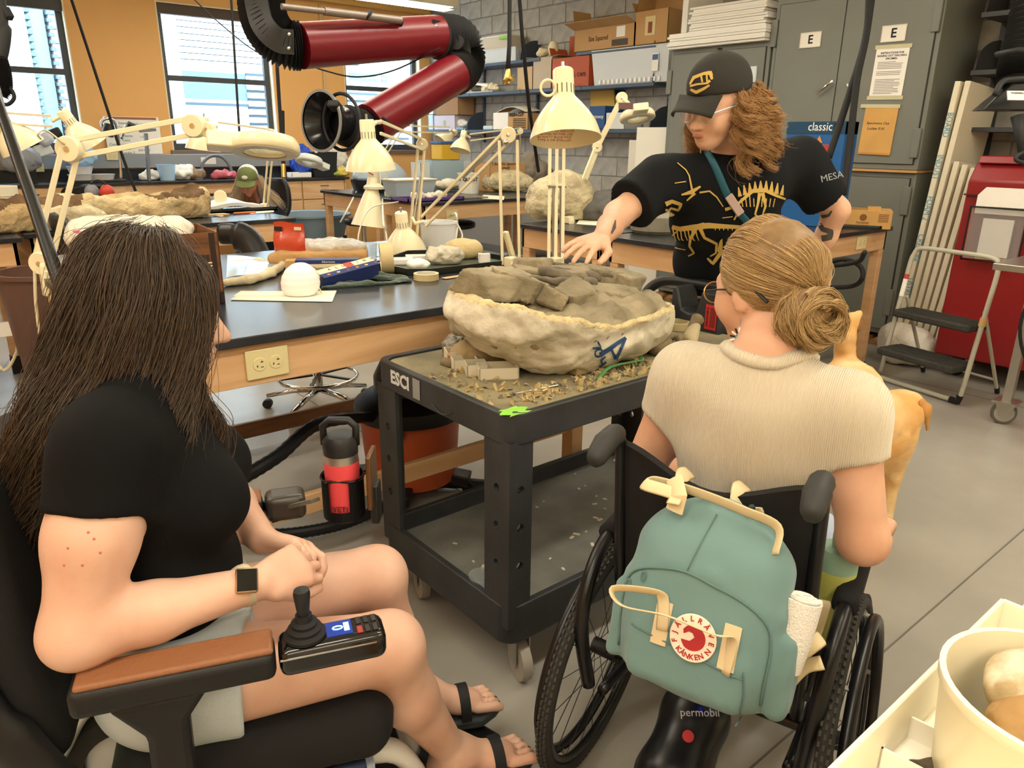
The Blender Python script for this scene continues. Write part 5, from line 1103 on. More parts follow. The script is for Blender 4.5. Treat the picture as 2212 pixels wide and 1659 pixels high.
for k in range(7):obj('food_picture',MB().ball((.03+.042*k,-.0155,.0302),(.009,.006,.001),8,4),M('food print %d'%(k%3),('C9743A','D9B878','8E4A34')[k%3],.6),t).location=(0,0,0) if False else(0,0,0)
for o in[c for c in t.children if c.name.startswith('food_picture')]:
 for v in o.data.vertices:v.co=wmat(t).inverted()@(Tb@v.co)
for k,s_ in enumerate('ALUMINUM'):text('box_lettering',s_,.018,Tb@TF((.05+.032*k,.015,.0306),(1,0,0),z=(0,0,1)),M('brown print','6B4A38',.7),t) if k<8 else None
mk=thing('dust_mask','white cup dust mask resting on paper on the near table','mask',ont((1.074,2.499,0.967)))
mt=TF(ont((1.067,2.464,0.967),.002),(.7,-.62,.0),z=(-.45,-.62,.45));s=SD(np.array(mt.translation)-.12,np.array(mt.translation)+.14,.006)
mc=mt@Vector((0,.05,-.01));s.ell(mc,(.068,.075,.062),mt.to_3x3(),k=0);s.ell(mc-mt.to_3x3()@Vector((0,0,.012)),(.063,.07,.058),mt.to_3x3(),k=0,op='-');s.cut(mc-mt.to_3x3()@Vector((0,0,.012)),-(mt.to_3x3()@Vector((0,0,1))));s.cut((0,0,TT+.003),(0,0,-1))
soft('cup',s,M('mask white','F3F1EC',.8),mk,disp=lambda v,n:.0007*np.sin(v[:,2]*300))
obj('strap',MB().tube(bez([(1.206,2.656,0.99),(1.156,2.506,1),(1.142,2.44,0.975)],4),.003,6),M('strap yellow','D8CFA4',.7),mk,world=True)
def paper(label,pts,mat=PAPER,name='paper_sheet',dz=.0005,cat='paper'):
 q=[ont(p,dz) for p in pts];return tag(obj(name,MB().prism(q,(0,0,.0012)),mat),label,cat)
paper('cream paper sheets lying flat under the dust mask',[(0.856,2.542,0.967),(1.118,2.309,0.967),(1.219,2.476,0.967),(0.93,2.647,0.967)])
paper('second cream paper showing under the mask sheets at the left',[(0.887,2.597,0.967),(1.06,2.468,0.967),(1.102,2.541,0.967),(0.937,2.663,0.967)],dz=.002)
def tape_roll(label,c,ax,r,w,ri,mats=('C9B88A','A89468')):
 ax=Vector(ax).normalized();t=thing('tape_roll',label,'tape',c);obj('tape',MB().lathe([(ri+.003,-w/2),(r,-w/2),(r,w/2),(ri+.003,w/2),(ri+.003,-w/2)],c,ax,36),M('tape tan','CDBB8B',.5),t,world=True)
 obj('core',MB().lathe([(ri,-w/2),(ri+.003,-w/2),(ri+.003,w/2),(ri,w/2),(ri,-w/2)],c,ax,36),M('tape core','E6DFCC',.6),t,world=True);return t
tc=Vector((1.557,2.693,0.967));t=tape_roll('wide roll of masking tape standing on edge beside the tray',(tc.x,tc.y,TT+.064),(.86,-.42,.05),.063,.05,.038)
obj('core_label',MB().lathe([(.03,.0252),(.0395,.0252),(.0395,.0262),(.03,.0262)],(tc.x,tc.y,TT+.064),(.86,-.42,.05),30),M('label white','EDEAE4',.5),t,world=True)
tape_roll('flat roll of masking tape lying on the near table',ont((1.611,2.481,0.967),.0125),(0,0,1),.05,.025,.04)
s=SD((1.1,2.3,.95),(2.0,2.95,1.03),.007);Cq=ont((1.423,2.593,0.967));ux=Vector((.93,-.12,0));uy=Vector((-.1,.3,0))
clothpts=[(ont(p),r) for p,r in(((1.271,2.549,0.967),.02),((1.39,2.643,0.967),.035),((1.471,2.622,0.967),.04),((1.511,2.529,0.967),.03),((1.524,2.482,0.967),.018))]
s.chain([p+Vector((0,0,.004)) for p,r in clothpts],[r for p,r in clothpts],k=.03,sq=((0,0,1),.42));s.chain([ont((1.202,2.543,0.967),.002),ont((1.357,2.51,0.967),.004),ont((1.499,2.476,0.967),.003)],[.012,.02,.014],k=.02,sq=((0,0,1),.5));s.cut((0,0,TT),(0,0,-1))
tag(soft('green_cloth',s,M('dark green cloth','37483C',.95,bump=(200,.3),sheen=.4),None,disp=lambda v,n:.006*np.sin((v[:,0]*.6+v[:,1]*.8)*110+4*vnoise(v*14,2))*np.clip(v[:,2]-TT,0,.03)/.03+.004*fbm(v,30,2)),'crumpled dark green cloth before the tape rolls','cloth')
# black tray and what lies in it
tr=thing('black_tray','wide dark cafeteria tray at the right end of the black table','tray',ont((1.814,2.649,0.967)))
qa,qb,qc,qd=[ont(p) for p in((1.548,2.769,0.967),(1.639,2.578,0.967),(2.1,2.565,0.967),(2.134,2.808,0.967))];qd2=ont((1.957,3.136,0.967))
poly=[ont(p) for p in((1.58,2.848,0.967),(1.601,2.606,0.967),(1.677,2.551,0.967),(2.047,2.542,0.967),(2.153,2.624,0.967),(2.142,2.929,0.967),(1.883,3.059,0.967))]
cx0=sum(poly,Vector())/len(poly);TRM=M('tray black','1D2322',.3)
obj('tray_floor',MB().prism([cx0+(p-cx0)*.97+Vector((0,0,.001)) for p in poly],(0,0,.004)),M('tray floor','4E5548',.5,var=(20,.3)),tr,world=True)
mb=MB();n=len(poly)
for i in range(n):
 a_,b_=poly[i],poly[(i+1)%n];ia,ib=cx0+(a_-cx0)*.965,cx0+(b_-cx0)*.965;U=Vector((0,0,.026));L_=Vector((0,0,.001))
 mb.add([a_+L_,b_+L_,b_+U,a_+U,ia+L_,ib+L_,ib+U,ia+U],[(0,1,2,3),(3,2,6,7),(5,4,7,6)])
obj('tray_rim',mb,TRM,tr,world=True)
tag(obj('wooden_ruler',MB().bar(ont((1.672,2.45,0.967),.002),ont((2.012,2.476,0.967),.002),.028,.003),M('ruler wood','D2AE74',.5),bevel=.0005),'flat wooden ruler along the front of the tray','ruler')
def lump(name,label,cat,c,r,mat,res=.008,amp=.01,freq=16,seed=1,rot=0,group=None,flat=True,par=None,z=None):
 c=Vector(c);m=max(r)+.04;s=SD(c-Vector((m,m,m)),c+Vector((m,m,m)),res);s.ell(c,r,Matrix.Rotation(rot,3,'Z'),k=0)
 if flat:zz=c.z-r[2]*.75 if z is None else z;s.cut((0,0,zz),(0,0,-1))
 o=soft(name,s,mat,par,disp=lambda v,n:amp*fbm(v,freq,3,seed)*(np.clip((v[:,2]-(c.z-r[2]*.7))/.02,0,1) if flat else 1))
 return tag(o,label,cat,group) if par is None else o
lump('cloth_bag','tan sample bag lying on the tray behind the clear bag','bag',ont((2.03,2.812,0.967),.045),(.095,.06,.05),M('tan cotton','CDB98A',.9,bump=(120,.3)),rot=R(-30),amp=.006,z=TT+.006)
lump('specimen_bag','clear bag of wrapped specimens on the tray','bag',ont((1.878,2.725,0.967),.04),(.085,.055,.042),M('zip bag','DAD2BC',.2,alpha=.85,bump=(26,1,.02)),rot=R(-30),amp=.018,freq=22,seed=4,z=TT+.006)
lump('tissue','white crumpled printed tissue at the front of the tray','tissue',ont((1.707,2.683,0.967),.022),(.055,.035,.022),PAPERW,amp=.01,freq=26,seed=7,z=TT+.006)
tray_box('card_box','white card box at the right of the tray',(2.029,2.648,0.967),.05,.045,.04,R(-30),PAPERW,z=TT+.0065)
g='white card boxes on the tray'
tray_box('card_box','flat white card box at the tray left end behind the tape',(1.718,2.84,0.967),.1,.08,.022,R(-30),PAPERW,group=g,z=TT+.0065);tray_box('card_box','flat white card box in the middle of the tray',(1.81,2.87,0.967),.09,.06,.025,R(-30),PAPERW,group=g,z=TT+.0065)
tag(obj('beaker',MB().lathe([(0,0),(.04,0),(.046,.07),(.0445,.07),(.039,.003),(0,.003)],ont((1.69,3.09,0.967)),n=28),CLEARP),'clear plastic beaker behind the foil carton','beaker')
# translucent bucket on a stand behind the table
bk=thing('white_bucket','translucent white bucket with wire handle on a stool behind the tray','bucket',(*(2.342,3.472,0.888)[:2],(2.342,3.472,0.888)[2]))
obj('pail',MB().lathe([(0,0),(.085,0),(.1,.165),(.105,.168),(.105,.178),(.098,.178),(.082,.004),(0,.004)],(0,0,0),n=32),M('bucket plastic','EDF1F2',.4,alpha=.85),bk)
obj('handle',MB().tube(bez([(.1,-.03,.17),(.125,-.05,.1),(.1,-.06,.06)],5),.005,6),M('handle white','EFE9DA',.5),bk)
bst=bk.location;st=stool('round stool carrying the translucent bucket',bst.x,bst.y,seat=bst.z-.026,r=.17)
# ------------------------------------------------------------------ things on the wall shelves (shelf front at x=6.13)
XS=6.26
def onshelf(py,z):return None
def yat(px,py,x=6.16):return 0
def bin_(name,label,y0,y1,z,h,d,mat,taper=.03,cat='bin',group=None,rim=True,x=6.28,lid=None):
 t=thing(name,label,cat,(x,(y0+y1)/2,z+.001),0,group);a,b=d/2,(y1-y0)/2;mb=MB();q=taper;th=.004
 lo=[(-a+q,-b+q,0),(a-q,-b+q,0),(a-q,b-q,0),(-a+q,b-q,0)];hi=[(-a,-b,h),(a,-b,h),(a,b,h),(-a,b,h)]
 mb.add(lo+hi+[(p[0]*.96,p[1]*.96,p[2]+(0 if p[2] else.004)) for p in lo+hi],[(3,2,1,0),(0,1,5,4),(1,2,6,5),(2,3,7,6),(3,0,4,7),(8,9,10,11),(9,8,12,13),(10,9,13,14),(11,10,14,15),(8,11,15,12),(4,5,13,12),(5,6,14,13),(6,7,15,14),(7,4,12,15)])
 obj('tub',mb,mat,t)
 if rim:obj('rim',MB().tube([(-a,-b,h),(a,-b,h),(a,b,h),(-a,b,h)],.006,6,closed=True),lid or mat,t)
 if lid:obj('lid',MB().box((-a-.008,-b-.008,h),(a+.008,b+.008,h+.014)),lid,t,bevel=.004)
 return t
def ys(px0,px1,py,x=6.14):return None
WL=M('bin lid white','EAE8E0',.4)
yl,yr=(6.14,8.164,2.383)[1],(6.14,7.413,2.399)[1];bin_('clear_bin','lower clear bin on the upper left shelf',yr,yl,2.385,.15,.26,FROST,group='stacked clear bins')
t=bin_('clear_bin','upper clear bin with a white lid and green tape on the upper left shelf',(6.14,7.537,2.524)[1],(6.14,8.221,2.548)[1],2.538,.135,.26,M('frosted bin','D8CDB8',.45,alpha=.85),group='stacked clear bins',lid=WL)
obj('green_tape',MB().box((-.145,-.36,.1),(-.138,-.16,.13)),M('green tape','4E9A3A',.5),t)
# printed cartons on the top right shelf
def bx(name,label,px0,px1,pyb,z,h,depth=.28,mat=CARD,x=6.14,**k):
 return None
def shelfbox(label,y0,y1,z,h,mat,x0=6.14,depth=.27,flaps=(),name='carton',group=None,cat='box'):
 return carton(name,label,(x0+depth/2,(y0+y1)/2),depth,abs(y1-y0),h,0,mat,z+.001,flaps,group,cat)
ya,yb=(6.14,6.403,2.44)[1],(6.14,5.523,2.429)[1];zt=(6.14,6.411,2.592)[2]
t=shelfbox('wide open carton printed Size Squared on the top right shelf, flap hanging out',yb,ya,2.40,zt-2.40+.02,CARD,flaps=(('-x',.17,18),('y',.2,80),('-y',.28,86)))
h_=zt-2.38;text('box_print','Size Squared',.07,TF((-.137,.08,.11),(0,-1,0),z=(-1,0,0)),INK,t,world=False,sx=.8);obj('barcode',MB().box((-.138,-.34,.02),(-.1355,-.12,.08)),M('barcode grey','4A453E',.7),t);obj('label',MB().box((-.138,-.3,.1),(-.1355,-.18,.2)),PAPERW,t)
ya,yb=(6.14,5.545,2.397)[1],(6.14,5.119,2.397)[1];zt=(6.14,5.57,2.703)[2]
t=shelfbox('tall open carton with a coffee-bean label on the top right shelf',yb,ya,2.40,zt-2.40,CARD,depth=.25,flaps=(('x',.2,80),('y',.1,60)))
obj('label',MB().box((-.128,-.06,.08),(-.1255,.07,.25)),M('label cream','D8C890',.7),t);obj('label',MB().box((-.13,-.02,.1),(-.128,.03,.2)),M('label red brown','8E4030',.6),t)
# shelf 2
z2=2.05
ya,yb=(6.14,7.364,2.089)[1],(6.14,7.085,2.088)[1];shelfbox('smallest taped cardboard box on the middle shelf',yb,ya,z2,(6.14,7.368,2.3)[2]-z2,M('pale cardboard','C9AE88',.8),depth=.2)
ya,yb=(6.14,7.077,2.088)[1],(6.14,6.748,2.089)[1];zb=(6.14,7.085,2.387)[2];shelfbox('tall pale cardboard box on the middle shelf under the bone casts',yb,ya,z2,zb-z2,M('beige cardboard','C4B5A0',.8),flaps=(('y',.2,4),('-y',.1,3)))
cb=Vector((6.25,(ya+yb)/2,zb+.01));lump('bone_cast','round white bone cast standing on the tall pale box','cast',cb+Vector((0,-.05,.08)),(.05,.07,.09),M('cast white','E3D8B4',.7),amp=.004,flat=False);lump('bone_cast','white knuckle-shaped cast beside the round one','cast',cb+Vector((-.03,.1,.05)),(.05,.07,.05),M('cast white','E3D8B4',.7),amp=.02,seed=3,flat=False)
ya,yb=(6.14,6.764,2.094)[1],(6.14,6.155,2.087)[1];t=shelfbox('red and orange printed carton open on the middle shelf',yb,ya,z2,(6.14,6.774,2.357)[2]-z2,M('orange printed card','B4552F',.6),flaps=(('x',.25,89),('y',.12,70)))
obj('red_panel',MB().box((-.138,.02,.01),(-.1355,.28,.25)),M('red print card','C4564A',.6),t);text('box_print','EL CAFE',.06,TF((-.139,-.15,.12),(0,-1,0),z=(-1,0,0)),INK,t,world=False)
shelfbox('brown cardboard box without print behind the orange carton',(6.3,6.55,2.51)[1],(6.3,6.854,2.524)[1],z2,.36,CARDD,x0=6.415-.13,depth=.12) if False else None
ya,yb=(6.12,6.121,2.084)[1],(6.12,5.071,2.062)[1];t=bin_('white_basket','white slotted basket of plastic bags on the middle shelf',yb,ya,z2,(6.12,6.14,2.387)[2]-z2,.28,M('basket white','DDE2E4',.4,alpha=.9),x=6.27)
for k in range(14):obj('slot',MB().box((-.128,-.42+.062*k,.01),(-.12,-.39+.062*k,.05)),M('basket rib','F4F4F2',.5),t)
s=SD((-.14,-.6,.02),(.14,.6,.42),.018);
for q,r in(((0,-.3,.2),(.1,.22,.14)),((0,.02,.2),(.1,.2,.12)),((0,.3,.2),(.1,.2,.13)),((-.02,-.1,.28),(.06,.1,.06))):s.ell(q,r,k=.03)
soft('bags',s,M('white bags','E6E2D8',.35,bump=(14,1,.03)),t,world=False,disp=lambda v,n:.03*np.abs(fbm(v,10,2)))
T=TF((-.142,-.36,.18),(0,-1,0),z=(-1,0,0));obj('label',MB().box((-.04,-.08,0),(.04,.08,.003),T),PAPERW,t,world=False);obj('label_patch',MB().box((-.035,.02,.003),(.035,.07,.005),T),M('label blue','3E5A8E',.5),t,world=False)
t=thing('specimen_tray','cluttered tray of white bone casts at the left of the middle shelf','tray',(6.27,(6.2,8.246,2.128)[1],z2+.001));y0=t.location.y
obj('tray',MB().box((-.14,-.42,0),(.13,.42,.02)),M('tray blue grey','9FAAB6',.5),t,bevel=.004)
for k in range(5):lump('cast',None,None,(6.25+.03*RNG.normal(),y0-.32+.16*k,z2+.06),(.06,.09,.045+.02*(k%2)),(M('cast white','E3D8B4',.7),M('dark cast','5A544C',.8))[k in(2,4)],amp=.03,seed=20+k,par=t)
obj('board',MB().box((-.1,-.25,.1),(.08,.25,.125),Matrix.Rotation(R(7),4,'X')),PAPERW,t)
# shelf 3
z3=1.605
ya,yb=(6.14,9.155,1.64)[1],(6.14,8.655,1.638)[1];t=shelfbox('lilac and white printed box at the left of the lowest shelf',yb,ya,z3,(6.14,9.07,1.791)[2]-z3,M('lilac card','CFC8D6',.6));obj('print_mark',MB().box((-.138,-.03,.05),(-.135,.02,.12)),M('sage print','A9B890',.6),t)
shelfbox('brown open cardboard box stacked on the lilac box',(6.14,8.578,1.783)[1],(6.14,9.104,1.791)[1],(6.14,9.07,1.791)[2]+.002,.24,M('worn cardboard','A5815C',.8),flaps=(('-x',.08,40),),group='cartons at the shelf corner')
shelfbox('pale blue printed box at the far left of the lowest shelf',(6.14,9.178,1.64)[1],9.3,z3,.2,M('pale blue card','C6D8E2',.6));shelfbox('white box on the pale blue box at the shelf corner',(6.14,9.172,1.792)[1],9.28,z3+.203,.28,M('white carton','DDE0DE',.6))
tag(obj('blue_tray',MB().box((6.15,(6.15,8.489,1.655)[1],z3+.001),(6.4,(6.15,9.01,1.658)[1],z3+.03)),M('tray light blue','8FB4CC',.4),bevel=.006),'light blue shallow tray on the lowest shelf','tray')
lump('paper_rolls','crumpled white tissue on the blue tray','tissue',(6.26,(6.2,8.663,1.716)[1],z3+.085),(.08,.12,.055),PAPERW,amp=.02,seed=31,z=z3+.032)
tag(obj('egg_tray',MB().box((6.16,(6.16,7.864,1.63)[1],z3+.001),(6.38,(6.16,8.067,1.631)[1],z3+.05)),M('pale blue foam','C2D6DE',.7),bevel=.01),'pale blue foam block beside the fresh-cut carton','foam block')
ya,yb=(6.14,7.82,1.624)[1],(6.14,7.156,1.622)[1];t=shelfbox('carton printed FRESH-CUT with papers on top on the lowest shelf',yb,ya,z3,(6.14,7.82,1.794)[2]-z3,CARD);w_=ya-yb
obj('white_panel',MB().box((-.138,w_*.06,.005),(-.1355,w_*.5,.2)),PAPERW,t);text('box_print','FRESH-CUT',.055,TF((-.139,-w_*.18,.17),(0,-1,0),z=(-1,0,0)),INK,t,world=False,bold=.002)
for k in range(6):obj('print_line',MB().box((-.1395,-.3,.02+.02*k),(-.1385,-.06,.028+.02*k)),INK,t)
o=tag(obj('papers',MB().grid(lambda u,v:(6.15+.22*v,yb+.05+(w_-.1)*u,(6.14,7.82,1.794)[2]+.012+.06*math.sin(PI*u)+.02*v),12,4,.006),PAPER),'curled stack of papers on the fresh-cut carton','papers');lump('dark_parcel','lumpy brown bag on the lowest shelf beside the lamp','bag',(6.26,(6.2,7.331,1.661)[1]-.1,z3+.1),(.1,.14,.09),M('brown bag','7A6250',.8),amp=.03,seed=8,z=z3+.003) if False else None
ya,yb=(6.14,6.128,1.628)[1],(6.14,5.89,1.622)[1];t=shelfbox('deep blue carton with white lettering on the lowest shelf',yb,ya,z3,(6.14,6.141,1.843)[2]-z3,M('blue carton','1F4C86',.5),flaps=(('x',.22,80),));text('box_print','Gateway',.055,TF((-.139,0,.13),(0,-1,0),z=(-1,0,0)),PAPERW,t,world=False)
ya,yb=(6.14,5.876,1.613)[1],(6.14,5.61,1.612)[1];shelfbox('plain white box on the lowest shelf behind the ring lamp',yb,ya,z3,(6.14,5.887,1.772)[2]-z3,M('white carton','DDE0DE',.6))
tag(obj('yellow_board',MB().prism([(6.38,(6.38,5.93,1.789)[1],z3+.02),(6.38,(6.38,6.319,1.806)[1],z3+.02),(6.40,(6.38,6.366,1.978)[1],z3+.42),(6.40,(6.38,6.011,1.966)[1],z3+.42)],(-.02,0,0)),M('yellow card','D9B04A',.6)),'yellow cardboard sheet leaning behind the blue carton','board')
# white leaning panels by the shorter locker
tag(obj('leaning_panel',MB().box((5.9,4.80,.01),(6.0,5.22,1.62),Matrix.Rotation(0,4,'X')),M('white panel','EDE9DC',.6),bevel=.004),'tall white panel leaning left of the shorter locker','panel')
tag(obj('leaning_panel',MB().box((6.02,5.0,.01),(6.12,5.42,1.50)),M('white panel edge','E2DDD0',.6),bevel=.004),'second white panel edge behind the tall white panel','panel')
# ------------------------------------------------------------------ on the mid tables
def onm(p,dz=0):return Vector((p[0],p[1],TT+dz))
c=onm((5.439,7.663,0.967));t=bin_('grey_bin','large taupe plastic bin on the far mid table',c.y-.15,c.y+.15,TT,(5.442,7.663,1.173)[2]-TT,.5,M('taupe plastic','A69684',.5),x=c.x,taper=.025)
c=onm((4.665,6.345,0.967));t=thing('quart_bucket','white bucket printed QUART on the mid table','bucket',c);obj('pail',MB().lathe([(0,0),(.1,0),(.115,.19),(.12,.19),(.12,.2),(.108,.2),(.096,.004),(0,.004)],(0,0,0),n=28),M('bucket white','E9E6DA',.5,alpha=.92),t)
text('bucket_print','11 QUART',.045,TF((-.08,-.085,.14),(.77,-.64,0),z=(-.64,-.77,0)),INK,t,world=False,bold=.002)
c=onm((5.218,6.432,0.967));t=carton('cardboard_box','cardboard box with handwriting behind the two plaster bundles',c+Vector((0,.1,0)),.46,.3,(5.215,6.432,1.254)[2]-TT,R(-4),CARD,TT);text('handwriting','5 Box Misc specimens\n(small)',.04,TF((-.03,-.152,.26),(1,0,0),z=(0,-1,0)),INK,t,world=False,shear=.2)
PJ=M('cream jacket','D9CDA8',.85,var=(7,.35),col2='A8997A',bump=(26,.9,.03))
lump('plaster_bundle','left of two lumpy cream plaster bundles on the mid table','plaster bundle',onm((5.197,6.359,0.967),.10),(.27,.15,.125),PJ,res=.013,amp=.025,freq=8,seed=3,rot=R(-40),z=TT+.002)
lump('plaster_bundle','right of two lumpy cream plaster bundles on the mid table','plaster bundle',onm((6.008,6.719,0.967),.10),(.24,.15,.12),PJ,res=.013,amp=.025,freq=8,seed=5,rot=R(-30),z=TT+.002)
c=onm((3.912,6.277,0.967));bin_('clear_tub','clear tub with a cream lid on the mid table edge',c.y-.12,c.y+.12,TT,.15,.46,M('clear tub','CFDDE6',.2,alpha=.55),x=c.x,taper=.03,lid=M('lid cream','DDD5BC',.5))
c=onm((3.814,5.809,0.967));t=thing('purple_tray','purple tray with plaster pieces at the mid table edge','tray',c);obj('tray',MB().box((-.3,-.14,0),(.3,.14,.006)).box((-.3,-.14,0),(.3,-.13,.03)).box((-.3,.13,0),(.3,.14,.03)).box((-.3,-.14,0),(-.29,.14,.03)).box((.29,-.14,0),(.3,.14,.03)),M('purple plastic','5A3E7E',.4),t)
for k,(dx,r) in enumerate(((-.1,(.07,.05,.04)),(.02,(.06,.05,.03)),(.13,(.06,.05,.03)))):lump('plaster_piece',('left white plaster piece on the purple tray','middle white plaster piece on the purple tray','right white plaster piece on the purple tray')[k],'plaster piece',c+Vector((dx,0,.04)),r,PLASTERW,amp=.02,seed=40+k,z=TT+.008)
lump('plaster_slab','flat cream plaster slab with markings between the purple tray and bucket','plaster piece',onm((4.7,6.734,0.967),.06),(.2,.13,.055),PLASTERW,res=.011,amp=.015,seed=12,rot=R(-30),z=TT+.002)
paper('white paper lying on the mid table below the bundles',[(4.341,5.743,0.967),(4.399,5.448,0.967),(4.696,5.803,0.967),(4.635,6.057,0.967)]);tag(obj('mesh_tray',MB().box((0,0,0),(.4,.22,.012),Matrix.Translation(onm((4.023,5.743,0.967)))@Matrix.Rotation(R(-5),4,'Z')),M('mesh grey','7A766A',.6,var=(60,.5))),'grey speckled mesh tray behind the white paper','tray')
c=onm((5.727,9.115,0.967));carton('white_carton','wide white carton on the far mid table by the window',Vector((c.x*.86,7.2,0)),.7,.2,(5.737,9.115,1.243)[2]-TT,0,M('white carton','DDE0DE',.6),TT)
c=Vector((4.064,7.1,1.094));t=thing('clear_top_bag','black tub with clear domed cover on the far mid table','tub',(c.x,c.y,TT));obj('tub',MB().lathe([(0,0),(.27,0),(.3,.1),(.3,.12),(0,.12)],(0,0,0),n=28),BLACKP,t);s=SD((-.34,-.34,.1),(.34,.34,.4),.02);s.ell((0,0,.12),(.29,.28,.2),k=0);s.cut((0,0,.122),(0,0,-1));soft('dome',s,M('dome plastic','BFD6EA',.12,alpha=.6),t,world=False)
c=onm((5.317,7.3,1.228));t=carton('blue_clear_bin','clear blue bin with yellow tub inside before the block wall',(4.9,7.2),.42,.3,.3,0,M('blue film','BCD6E6',.2,alpha=.6),TT);yt=tag(obj('yellow_tub',MB().box((4.85,7.1,TT+.303),(5.1,7.3,TT+.47)),M('yellow plastic','E0B53A',.4),bevel=.01),'yellow tub with a blue lid stacked on the clear blue bin','tub');obj('lid',MB().box((4.84,7.09,TT+.471),(5.11,7.31,TT+.5)),M('lid blue','3F68A8',.4),yt,world=True,bevel=.004)
lump('cloth_bag','crumpled grey cloth bag against the block wall behind the boxes','bag',onm((5.743,6.6,1.143),.17),(.2,.16,.2),M('grey cloth','8E8578',.9),res=.015,amp=.05,freq=7,seed=9,z=TT+.002)
tag(obj('white_tube',MB().cyl(onm((6.038,6.41,0.967),.03),onm((6.412,6.49,0.967),.03),.022),PAPERW),'white paper tube beside the right plaster bundle','tube')
# ------------------------------------------------------------------ on the locker-side tables
lump('plaster_bundle','large domed plaster bundle with dark writing on the locker-side table','plaster bundle',onm((3.672,3.903,0.967),.13),(.27,.2,.19),PJ,res=.013,amp=.03,freq=7,seed=15,rot=R(-20),z=TT+.002)
lump('dark_bundle','grey rounded stone behind the domed plaster bundle','stone',Vector((3.93,3.70,TT+.08)),(.24,.16,.12),M('grey stone','6B6A66',.8,var=(8,.3)),res=.013,amp=.015,seed=16,rot=R(-20),z=TT+.002)
paper('papers and foil on the table beside the slender lamp',[(3.53,3.603,0.967),(3.586,3.466,0.967),(3.892,3.719,0.967),(3.86,3.895,0.967)])
c=onm((3.698,3.292,0.967),.045);s=SD(c-Vector((.12,)*3),c+Vector((.12,)*3),.007);s.ell(c,(.05,.065,.055),None,0);s.ell(c+Vector((.012,.01,-.012)),(.045,.06,.05),None,0,'-');s.cut((0,0,TT+.002),(0,0,-1));tag(soft('dust_mask',s,M('mask white','F3F1EC',.8),None,disp=lambda v,n:.002*np.sin(v[:,2]*380)),'white cup dust mask on the locker-side table behind the forearm','mask')
c=onm((3.604,2.993,0.967));tag(obj('stone_pot',MB().lathe([(0,0),(.13,0),(.15,.02),(.15,.1),(.13,.12),(0,.125)],c,n=32),M('pot grey','8A8575',.6,var=(12,.3))),'grey round stone pot on the locker-side table','pot')
ca=onm((5.034,2.422,0.967));t=thing('banana_carton','low tan printed banana carton on the near end of the locker-side table','box',ca,R(-62));BC=M('banana card','CC9E5C',.7,var=(6,.15))
obj('carton',MB().prism([(-.17,-.12,0),(-.12,-.12,0),(-.12,-.12,.02),(.12,-.12,.02),(.12,-.12,0),(.17,-.12,0),(.17,-.12,.115),(-.17,-.12,.115)],(0,.24,0)),BC,t,bevel=.002);obj('print_mark',MB().lathe([(0,.001),(.022,.001),(.022,0)],(0,-.1205,.07),(0,-1,0),16),M('banana print','7A4E28',.7),t);text('box_print','bananas',.024,TF((0,-.1215,.038),(1,0,0),z=(0,-1,0)),M('banana print','7A4E28',.7),t,world=False)
for sx in(-1,1):
 for k in range(5):obj('print_line',MB().box((sx*.12-.03,-.1212,.045+.011*k),(sx*.12+.03,-.1202,.05+.011*k)),M('banana print','7A4E28',.7),t)
obj('lid_flap',MB().box((.02,-.1,.115),(.1,.0,.135)),BC,t)
ch_=onm((4.661,2.544,0.967));hh=(4.75,2.691,1.619)
t=thing('chips_carton','tall blue snack carton printed classic 18 behind the raised arm','box',(4.95,2.72,TT));xx=4.75;y1_,y0_=(4.75,2.882,1.621)[1],(4.75,2.477,1.623)[1];ztop=(4.75,2.692,1.625)[2];zbot=TT;BLU=M('snack blue','1F5C9A',.45);t.location=(xx,(y0_+y1_)/2,TT);INV[t.name]=Matrix.Translation(t.location)
obj('carton',MB().box((xx,y0_,zbot+.001),(xx+.16,y1_,ztop)),BLU,t,world=True,bevel=.002);obj('top_band',MB().box((xx-.002,y0_,ztop-.075),(xx+.16,y1_+.001,ztop+.001)),M('snack dark blue','17415F',.45),t,world=True)
W_=y1_-y0_;text('carton_lettering','classic',.075,TF((xx-.003,y0_+W_*.42,ztop-.032),(0,-1,0),z=(-1,0,0)),PAPERW,t,sx=.9);em=obj('yellow_badge',MB().lathe([(0,.001),(.045,.001),(.045,0)],(xx-.003,y0_+.055,ztop-.035),(-1,0,0),24),M('badge yellow','E6B02C',.5),t,world=True);text('badge_number','18',.06,TF((xx-.0045,y0_+.055,ztop-.035),(0,-1,0),z=(-1,0,0)),INK,em,bold=.003)
for(fy,fz,c) in((.3,.2,'B8342A'),(.62,.22,'2A3F6E'),(.36,.36,'E09A2C'),(.68,.40,'C8462E')):
 yc,zc=y0_+W_*fy,ztop-fz;b=obj('printed_bag',MB().box((xx-.006,yc-.055,zc-.065),(xx-.001,yc+.055,zc+.06)),M('bag print '+c,c,.5),t,world=True,bevel=.003)
 text('bag_lettering','Doritos' if c in('B8342A','2A3F6E') else 'Chips',.03,TF((xx-.007,yc,zc),(0,-1,0),z=(-1,0,0)),PAPERW,b);obj('price_dot',MB().lathe([(0,.001),(.016,.001),(.016,0)],(xx-.0065,yc-.05,zc-.06),(-1,0,0),14),PAPERW,b,world=True);obj('chip',MB().prism([(xx-.005,yc+.02,zc+.07),(xx-.005,yc+.06,zc+.08),(xx-.005,yc+.045,zc+.115)],(.002,0,0)),M('chip orange','D98A3A',.6),b,world=True)
yb_=obj('yellow_badge',MB().lathe([(0,.001),(.05,.001),(.05,0)],(xx-.003,y0_+.05,TT+.1),(-1,0,0),24),M('badge yellow','E6B02C',.5),t,world=True);text('badge_number','18',.07,TF((xx-.0045,y0_+.05,TT+.1),(0,-1,0),z=(-1,0,0)),INK,yb_,bold=.003)
